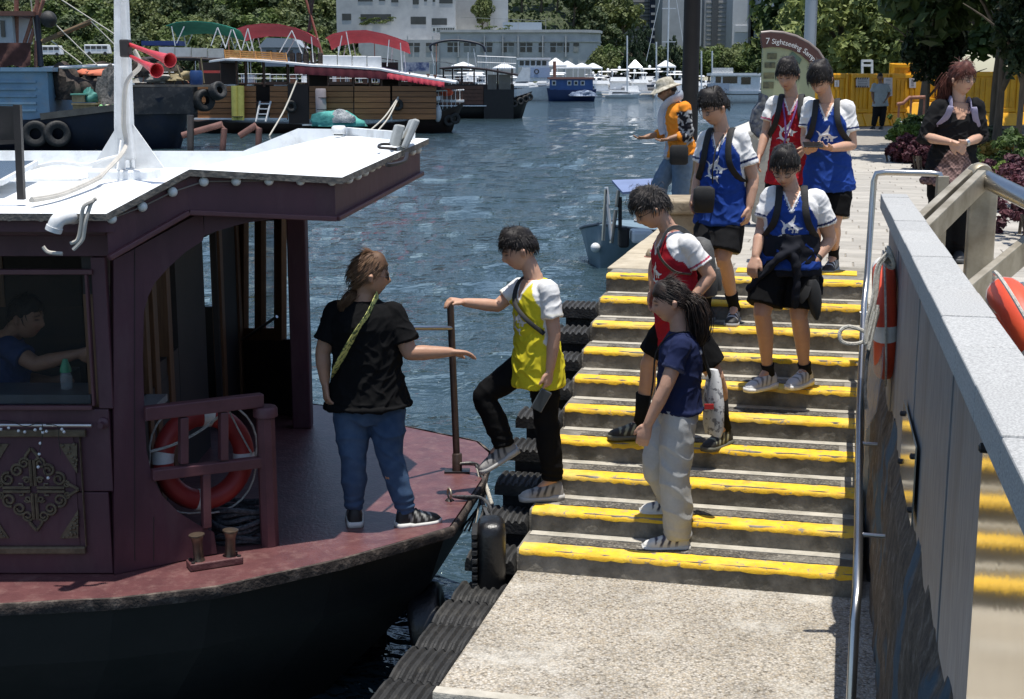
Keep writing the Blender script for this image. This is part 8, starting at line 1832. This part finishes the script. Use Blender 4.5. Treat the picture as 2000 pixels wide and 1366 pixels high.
# stone bench, bollard, mooring stub
M_ston = pm('brown_stone', (.36, .30, .21), (.22, .17, .11), sc=5, rough=.9, bump=.3, bsc=30, stain=(.12, .08, .045), stsc=2.5, stamt=.7)
bx = thing('stone_bench', 'rough brown stone bench block at the quay edge', 'bench', aty(1355, 430, 12.5)); a = aty(1296, 392, 12.2); b = aty(1424, 392, 12.2)
MB().bbox((a.x, 12.15, a.z - .12), (b.x, 12.85, a.z)).build('seat_slab', M_ston, bx, bevel=.02); MB().bbox((a.x + .06, 12.2, -.01), (b.x - .06, 12.8, a.z - .121)).build('base', M_ston, bx, bevel=.02)
sb = thing('stone_bollard', 'weathered brown stone bollard behind the man in orange', 'bollard', aty(1354, 380, 16.2)); q_ = aty(1358, 320, 16.2); MB().lathe([(.13, 0), (.135, .1), (.12, .55), (.14, .62), (.13, .74), (.06, .8)], (q_.x, 16.2, 0), n=16).build('shaft', M_ston, sb, smooth=True); MB().lathe([(.16, 0), (.15, .06)], (q_.x, 16.2, .0), n=16).build('foot', M_ston, sb)
ms = thing('mooring_stub', 'low rounded brown mooring stub on the quay edge', 'bollard', atz(1281, 503, 0)); q_ = atz(1281, 503, 0); MB().lathe([(.085, 0), (.09, .03), (.07, .07), (.02, .085)], q_, n=16).build('cap', M_ston, ms, smooth=True); MB().lathe([(.11, 0), (.10, .012)], q_, n=16).build('flange', M_rust, ms)
# low pale parapet farther along the quay
pr = thing('quay_parapet', 'low pale stone parapet with red scrawls farther along the quay', 'parapet', aty(1440, 290, 22))
for k_ in range(8):
    a = cs(C0 - .02, 21.5 + k_ * 1.25, 0); MB(STM).bbox((C0 - .05, 21.5 + k_ * 1.25, .0), (C0 + .24, 22.72 + k_ * 1.25, .62)).build('parapet_stone', M_nose, pr, bevel=.03); MB(STM).bbox((C0 - .1, 21.5 + k_ * 1.25, .621), (C0 + .29, 22.72 + k_ * 1.25, .72)).build('cap_stone', pm('pale_cap_stone', (.55, .53, .48), (.45, .43, .39), rough=.8), pr, bevel=.02)
# yellow water filled barriers
M_by = pm('yellow_barrier', (.84, .43, .008), (.74, .36, .006), sc=2, rough=.5, stain=(.4, .2, .03), stsc=1.5, stamt=.35)
def barrier_me():
    mb = MB(); W, H = 1.9, 1.72
    mb.bbox((-W / 2, -.06, .42), (W / 2, .06, H)); parts = []
    return mb
def barrier(label, c, rz, group):
    T = thing('barrier_panel', label, 'barrier', c, group); M4 = Matrix.Translation(c) @ Matrix.Rotation(rz, 4, 'Z'); W, H = 1.94, 1.74
    MB(M4).bbox((-W / 2 + .01, -.05, .42), (W / 2 - .01, .05, H)).build('panel', M_by, T, bevel=.02)
    for x0, x1 in ((-.92, -.80), (-.06, .06), (.80, .92)): MB(M4).bbox((x0, -.095, .42), (x1, -.052, H - .02)).build('upright', M_by, T, bevel=.015)
    for z0, z1 in ((1.58, 1.70), (.44, .56)): MB(M4).bbox((-.795, -.085, z0), (.795, -.052, z1)).build('crosspiece', M_by, T, bevel=.012)
    for x in (-.62, -.43, -.24, .24, .43, .62): MB(M4).bbox((x - .045, -.072, .6), (x + .045, -.052, 1.54)).build('rib', M_by, T, bevel=.01)
    MB(M4).hexa([(-W / 2 + .02, -.3, 0), (W / 2 - .02, -.3, 0), (W / 2 - .02, .3, 0), (-W / 2 + .02, .3, 0), (-W / 2 + .02, -.1, .42), (W / 2 - .02, -.1, .42), (W / 2 - .02, .1, .42), (-W / 2 + .02, .1, .42)]).build('foot_tank', M_by, T, bevel=.02)
    for x in (-.9, -.3, .3, .9): MB(M4).hexa([(x - .05, -.34, 0), (x + .05, -.34, 0), (x + .05, -.29, 0), (x - .05, -.29, 0), (x - .04, -.13, .42), (x + .04, -.13, .42), (x + .04, -.1, .42), (x - .04, -.1, .42)]).build('foot_rib', M_by, T)
    return T, M4
b0_ = atz(1565, 249, 0); b1_ = atz(1832, 243, 0); dv = (b1_ - b0_).normalized(); nB = int((b1_ - b0_).length / 1.95) + 1; names = ['first', 'second', 'third', 'fourth', 'fifth', 'sixth', 'seventh', 'eighth']
BT = []
for k_ in range(nB): BT.append(barrier('yellow plastic barrier panel, %s from the left in the row' % names[k_], b0_ + dv * (1.95 * (k_ + .5)), math.atan2(dv.y, dv.x) + (.03 if k_ % 2 else -.03), 'yellow barriers across the promenade'))
def bp(u, v, d): n = Vector((dv.y, -dv.x, 0)); return atp(u, v, b0_ + n * (.105 + d), n)
M_paper = pm('paper_notice', (.62, .62, .63), (.5, .5, .52), sc=6, rough=.6)
for (u0, v0, u1, v1, hz, lab) in ((1672, 152, 1698, 171, True, 'notice with hazard striped border on the yellow barrier'), (1726, 152, 1743, 188, False, 'tall white notice on the yellow barrier behind the man in grey'), (1776, 153, 1789, 172, False, 'small white notice on the right part of the yellow barrier'), (1630, 157, 1639, 170, False, 'white notice on the yellow barrier beside the boy with the phone')):
    T = thing('notice', lab, 'notice', bp((u0 + u1) / 2, v1, .01)); n = Vector((dv.y, -dv.x, 0))
    MB().plate([bp(u0, v0, .012), bp(u1, v0, .012), bp(u1, v1, .012), bp(u0, v1, .012)], -n * .006).build('sheet', M_paper, T)
    if hz:
        for q in range(6):
            for (va, vb) in ((v0, v0 + 3), (v1 - 3, v1)): MB().plate([bp(u0 + q * 4.3, va, .02), bp(u0 + q * 4.3 + 2.2, va, .02), bp(u0 + q * 4.3 + 1.2, vb, .02), bp(u0 + q * 4.3 - 1, vb, .02)], -n * .004).build('hazard_stripe', M_darkmetal, T)
    for q in range(4): va = v0 + 4 + q * (v1 - v0 - 8) / 3.4; MB().plate([bp(u0 + 4, va, .016), bp(u1 - 4, va, .016), bp(u1 - 4, va + 1.2, .016), bp(u0 + 4, va + 1.2, .016)], -n * .003).build('text_line', pm('grey_print', (.2, .21, .25), rough=.6), T)
slabb = aty(1757, 136, 48.5); barrier('single yellow barrier block standing taller behind the row', Vector((slabb.x + .6, 48.5, .35)), .02, 'yellow barriers across the promenade')
for k_, u in enumerate((1940, 1962)): p = aty(u, 155, 46 + k_); barrier(('left', 'right')[k_] + ' yellow barrier glimpsed between the tree trunks', Vector((p.x, 46 + k_ * 1.0, .05)), .15, 'yellow barriers across the promenade')
wf = thing('white_frame', 'pale metal frame standing behind the yellow barriers', 'frame', aty(1692, 140, 60))
for u in (1684, 1703): MB().bar(aty(u, 118, 60), aty(u, 150, 60), .09, .09).build('upright', M_white, wf)
for v in (119, 128): MB().bar(aty(1683, v, 60), aty(1703, v, 60), .1, .1).build('crossbar', M_white, wf)
# soil of the park
MB(STM).bbox((4.6, 13, -.4), (40, 60, .06)).build('park_ground', pm('park_soil', (.06, .05, .03), (.03, .03, .018), sc=2, rough=1), kind='structure')
MB(STM).bbox((C0, 60.01, -3.2), (90, 160, .05)).build('park_lawn', pm('park_grass', (.05, .075, .02), (.035, .05, .015), sc=1, rough=1), kind='structure')
# trees behind the barriers and over the promenade
def big_tree(label, x, y, h, w, c, seed, tr=.22, lean=0, group=None, n=9000, leaf=.05, cz=.62, shape='ball', flat=.5, name='park_tree', zs=.45, trunk=True):
    T = thing(name, label, 'tree', (x, y, 0), group); me = leafmesh('crown_mesh', n, 90, (w / 2, w / 2, h * zs), leaf * w, *c, seed=seed, shape=shape, crs=.2, flat=flat); o = link('crown', me, None, T); o.location = (lean * h * .6, 0, h * cz)
    if trunk: link('trunk', trunkmesh('trunk_mesh', h * .75, tr, seed, lean, 5, .25), None, T)
    return T
DK = ((.020, .040, .014), (.09, .135, .038)); LT = ((.10, .135, .038), (.27, .31, .10)); MD = ((.045, .075, .022), (.16, .20, .06))
for (u, y, h, w, c, lab) in ((1640, 64, 6.0, 5.5, LT, 'light green bushy tree behind the left end of the barriers'), (1618, 82, 8, 6, LT, 'light green tree behind the steel columns'), (1690, 70, 6.4, 5.5, LT, 'lighter feathery tree right of the bushy one behind the barriers'), (1735, 74, 6.0, 5, MD, 'mid green tree behind the man by the barriers'), (1770, 62, 5.5, 4.5, MD, 'low mid green tree behind the right barriers'),
                          (1640, 105, 14, 12, DK, 'tall dark tree far behind the barriers on the left'), (1720, 100, 14, 12, MD, 'tall tree far behind the middle of the barriers'), (1800, 96, 14, 12, DK, 'tall dark tree far behind the right of the barriers'), (1870, 90, 13, 11, DK, 'dark tree far behind the young woman'), (1950, 92, 14, 12, DK, 'dark tree far behind the hedges at the right edge'), (1545, 120, 7.5, 8, MD, 'distant green tree behind the slim column')):
    big_tree(lab, aty(u, 100, y).x, y, h, w, c, int(u + y), n=5200, leaf=.036)
big_tree('leaning grey trunked tree with dark crown above the young woman', aty(1805, 110, 40).x, 40, 7.6, 6.2, ((.018, .032, .010), (.07, .10, .03)), 71, .14, .14, n=9000, leaf=.026, cz=.80, zs=.30)
big_tree('dense dark leaved tree spreading over the right hedge', aty(1955, 110, 31).x, 31, 5.6, 6.4, DK, 72, .13, .05, n=11000, leaf=.026, cz=.80, zs=.36)
big_tree('dark broadleaf tree at the right edge of the promenade', aty(2040, 110, 27).x, 27, 5.2, 6.0, DK, 75, .12, 0, n=9000, leaf=.028, cz=.78, zs=.38)
big_tree('shady tree reaching over the barriers from the park', aty(1870, 60, 44).x, 44, 8, 7, DK, 76, .16, .0, n=8000, leaf=.028, cz=.80, zs=.30)
big_tree('slim tree with a bare grey trunk between the hedges', aty(1948, 190, 26).x, 26, 4.2, 2.6, MD, 77, .09, .0, n=2600, leaf=.05, cz=.9, zs=.2)
for (u, y, h, w, lab) in ((1812, 33, 2.5, 1.0, 'dark hanging cypress left of the young woman'), (1838, 33.5, 2.3, .9, 'second dark cypress close behind the young woman'), (1992, 24, 2.3, .9, 'dark cypress at the right edge of the park')):
    p = aty(u, 178, y); T = thing('cypress_tree', lab, 'tree', (p.x, y, 0)); me = leafmesh('cypress_crown', 5200, 70, (w * .62, w * .62, h * .55), .075, (.008, .018, .007), (.028, .048, .018), int(u), 'ball', .22, .2); o = link('crown', me, None, T); o.location = (0, 0, p.z + h * .55); link('trunk', trunkmesh('trunk_mesh', p.z + h * .6, .06, int(u)), None, T)
# hedges and shrubs
def shrub(name, label, cat, u, v, y, size, n, leaf, c, seed, shape='box'):
    p = aty(u, v, y); me = leafmesh('leaf_mesh', n, 70, (size[0] / 2, size[1] / 2, size[2] / 2), leaf, *c, seed=seed, shape=shape, crs=.18, flat=.7); T = thing(name, label, cat, (p.x, y, 0)); o = link('foliage', me, None, T); o.location = (0, 0, size[2] * (.5 if shape == 'box' else .42))
    mb = MB(); rr = random.Random(seed)
    for q in range(7): x = rr.uniform(-.4, .4) * size[0]; yy = rr.uniform(-.4, .4) * size[1]; mb.tube([(x, yy, -.05), (x * 1.05 + rr.uniform(-.1, .1), yy, size[2] * .4)], .018, 5)
    me2 = mb.mesh('stem_mesh'); me2.materials.append(M_bark); s_ = link('stems', me2, None, T); s_['kind'] = 'stuff'; return T
LIME = ((.08, .13, .02), (.22, .30, .06)); PUR = ((.035, .012, .018), (.14, .05, .065)); GRN = ((.025, .05, .014), (.09, .14, .035))
shrub('clipped_hedge', 'clipped bright green hedge in front of the barrier by the cypress', 'hedge', 1800, 212, 31, (1.1, 1.4, .5), 3200, .06, LIME, 1)
shrub('clipped_hedge', 'darker green hedge behind the purple bush', 'hedge', 1785, 205, 36, (1.0, 1.2, .6), 2200, .07, GRN, 2)
shrub('purple_bush', 'purple leaved bush at the end of the planting bed', 'bush', 1768, 238, 26, (.55, .9, .55), 2200, .05, PUR, 3, 'ball')
shrub('purple_bush', 'dark purple bush half hidden behind the young woman', 'bush', 1812, 246, 24, (.7, .9, .6), 2200, .05, PUR, 4, 'ball')
shrub('green_bush', 'leafy green bush under the cypress', 'bush', 1800, 190, 33, (1.4, 1.2, .7), 1800, .07, GRN, 5, 'ball')
shrub('clipped_hedge', 'long sunlit lime green hedge at the right edge', 'hedge', 2000, 238, 19.5, (1.35, 1.1, .42), 3600, .045, LIME, 6)
shrub('green_bush', 'dark green bushes behind the sunlit hedge at the right edge', 'bush', 1990, 205, 22, (1.5, 1.4, .7), 3600, .06, GRN, 7)
shrub('purple_bush', 'broad purple shrub bed right of the young woman', 'bush', 2005, 285, 16.6, (1.2, 1.6, .6), 5000, .04, PUR, 8)
shrub('purple_bush', 'nearest purple shrub at the right edge of the picture', 'bush', 2040, 330, 13.2, (.8, 1.6, .7), 3600, .036, PUR, 9)
shrub('green_bush', 'bright leafed plant with orange tips under the slim tree', 'bush', 1970, 172, 25, (1.6, 1.0, .5), 1800, .06, ((.09, .12, .02), (.36, .22, .05)), 10, 'ball')
shrub('green_bush', 'shaded bush with pale leaves beside the slim trunk', 'bush', 1905, 188, 27, (1.3, 1.0, .8), 2000, .06, ((.03, .05, .02), (.2, .22, .14)), 11, 'ball')
for k_, (u0, v0, y0, u1, v1, y1) in enumerate(((1738, 260, 27, 1800, 278, 22), (1920, 300, 18, 2010, 372, 12.5))):
    a = atz(u0, v0, .0); b = atz(u1, v1, .0); MB().bar(a + Vector((0, 0, .06)), b + Vector((0, 0, .06)), .14, .14).build('planter_kerb', M_nose, None, label=('stone kerb of the planting bed by the purple bush', 'stone kerb of the purple shrub bed at right')[k_], cat='kerb', bevel=.01)
bc = thing('park_bench', 'slim white framed bench beside the planting bed', 'bench', atz(1785, 278, 0)); p = atz(1784, 276, 0)
for dy in (0, 1.3): MB().bar(p + Vector((.02 * dy, dy, 0)), p + Vector((.02 * dy, dy, .42)), .05, .05).build('leg', M_white, bc)
MB().bbox(p + Vector((-.02, -.1, .421)), p + Vector((.5, 1.4, .46))).build('seat', M_white, bc)
hr2 = thing('ramp_rail', 'bent brown tube rail in front of the yellow barriers', 'handrail', aty(1780, 200, 38)); MB().tube([aty(1752, 204, 38), aty(1764, 202, 38), aty(1776, 191, 38), aty(1812, 190, 38)], .05, 8).build('tube', M_rust, hr2, smooth=True)
for (u, v) in ((1756, 204), (1780, 191), (1806, 190)): MB().tube([aty(u, v, 38), Vector((aty(u, v, 38).x, 38, 0))], .03, 6).build('post', M_rust, hr2)
# lifebuoys on the wall
lbc = Vector((0, 0, CAM_Z)) + ray(1727, 622) * 7.25
def wp(u, v, c=.11): return Vector((0, 0, CAM_Z)) + ray(u, v) * 6.9
M_clear = glassm('cloudy_plastic', (.42, .36, .34), .42, .25)
lifebuoy(lbc, SR + Vector((0, 0, .06)), .265, .058, 'orange lifebuoy hung edge on against the stair side wall', spin=.9)
cv = thing('buoy_cover', 'torn clear plastic cover hanging from the lifebuoy on the wall', 'plastic cover', lbc)
MB().plate([lbc + SU * a + SR * (c_ - .03) + Vector((0, 0, z_)) for a, z_, c_ in ((-.05, .16, .0), (-.26, .06, .02), (-.34, -.2, .02), (-.36, -.42, .0), (-.22, -.56, -.04), (.12, -.42, -.05), (.06, -.2, -.06), (.02, 0, -.05))], SR * .006).build('sheet', M_clear, cv)
rc = thing('heaving_line', 'loops of white rope hanging from the handrail beside the lifebuoy', 'rope', cs(.1, 7.3, 0))
rg = random.Random(2)
for q in range(6):
    o = Vector((rg.uniform(-.015, .015), rg.uniform(-.02, .02), 0)); MB().tube(spline([wp(1738, 492) + o, wp(1716, 520) + o, wp(1708, 580) + o, wp(1692 + 4 * q % 9, 620 + 5 * q) + o, wp(1694, 668 + 3 * q) + o, wp(1704, 640) + o, wp(1712, 610 - 3 * q) + o], 5), .0085, 6).build('strand', M_rope, rc, smooth=True)
MB().tube(spline([wp(1700, 662), wp(1672, 672), wp(1645, 668), wp(1640, 650), wp(1655, 638), wp(1682, 645), wp(1698, 655)], 5), .010, 7).build('loose_loop', M_rope, rc, smooth=True)
for q in range(3): MB().torus(wp(1738, 496) + Vector((0, 0, -.02 * q)), (1, .2 * q, .4), .035, .010, 18, 6).build('knot', M_rope, rc, smooth=True)
MB().tube(spline([wp(1704, 650), wp(1694, 700), wp(1690, 760), wp(1692, 800)], 5), .009, 6).build('tail', M_blackrope, rc, smooth=True)
l2 = aty(1998, 672, 4.2); lifebuoy(l2 + Vector((.06, 0, -.06)), Vector((.80, -.15, .45)), .235, .056, 'orange lifebuoy leaning over the coping at the right edge', spin=.35)
st_ = l2 + Vector((.145, .02, -.06)); bs = thing('buoy_stand', 'slim steel stand holding the lifebuoy at the right edge', 'stand', (st_.x, st_.y, 0))
MB().tube([(st_.x, st_.y, 0), (st_.x, st_.y, st_.z + .2)], .022, 10).build('post', M_steel, bs, smooth=True); MB().tube([(st_.x, st_.y, st_.z + .17), l2 + Vector((.0, 0, .13)), l2 + Vector((-.02, 0, .19))], .010, 8).build('hook', M_steel, bs, smooth=True); MB().lathe([(.06, 0), (.06, .012)], (st_.x, st_.y, .001), n=14).build('foot', M_steel, bs)
# small blue boat alongside the quay
sbt = thing('blue_launch', 'small pale blue launch with blue bimini moored at the quay edge', 'boat', atz(1200, 530, WATER)); YL = 25
M_lb = pm('launch_blue', (.17, .24, .29), (.12, .18, .22), sc=2, rough=.5)
L0_ = atz(1172, 522, WATER); dL = Vector((.35, .94, 0)).normalized(); sL_ = Vector((dL.y, -dL.x, 0)); R = []
for t, b, h in ((0, .05, .85), (.4, .45, .75), (1.2, .8, .62), (2.6, .95, .55), (4.4, .9, .52), (4.6, .85, .5)):
    c = L0_ + dL * t; R.append([c - sL_ * b + Vector((0, 0, h)), c - sL_ * b * .75 + Vector((0, 0, -.1)), c + Vector((0, 0, -.3)), c + sL_ * b * .75 + Vector((0, 0, -.1)), c + sL_ * b + Vector((0, 0, h))])
MB().rings(R).build('hull', M_lb, sbt, smooth=True)
for s_ in (-1, 1): MB().tube([L0_ + dL * t + sL_ * (b * s_) + Vector((0, 0, h + .02)) for t, b, h in ((0, .05, .85), (.4, .45, .75), (1.2, .8, .62), (2.6, .95, .55), (4.6, .88, .5))], .035, 7).build('gunwale', pm('dark_gunwale', (.03, .05, .08), rough=.5), sbt, smooth=True)
MB().ball(aty(1163, 484, L0_.y - .1), .10, 10, 7).build('bow_fender', M_boatwhite, sbt, smooth=True)
T4 = [aty(1195, 356, 26), aty(1300, 352, 26), aty(1300, 372, 24.6), aty(1216, 380, 24.6)]; MB().plate(T4, (0, 0, .04)).build('bimini', pm('blue_bimini', (.16, .21, .36), (.13, .17, .3), sc=2, rough=.7), sbt)
for a, b, m in (((1184, 366), (1188, 400), M_boatwhite), ((1186, 400), (1194, 468), M_boatwhite), ((1208, 372), (1204, 405), M_steel), ((1211, 385), (1211, 450), M_darkmetal), ((1184, 370), (1178, 470), M_steel), ((1203, 410), (1194, 475), M_steel)): MB().tube([aty(*a, 25), aty(*b, 25)], .035, 7).build('frame_tube', m, sbt, smooth=True)
om = aty(1221, 462, 25.2); MB().bbox(om + Vector((-.13, -.15, -.2)), om + Vector((.07, .15, .18))).build('outboard', M_darkmetal, sbt, bevel=.05); MB().bbox(om + Vector((.1, -.3, -.1)), om + Vector((.5, .3, .12))).build('seat', M_boatwhite, sbt, bevel=.05)
MB().ball(aty(1190, 512, L0_.y + .3), .12, 10, 7).build('side_fender', M_darkmetal, sbt, smooth=True)
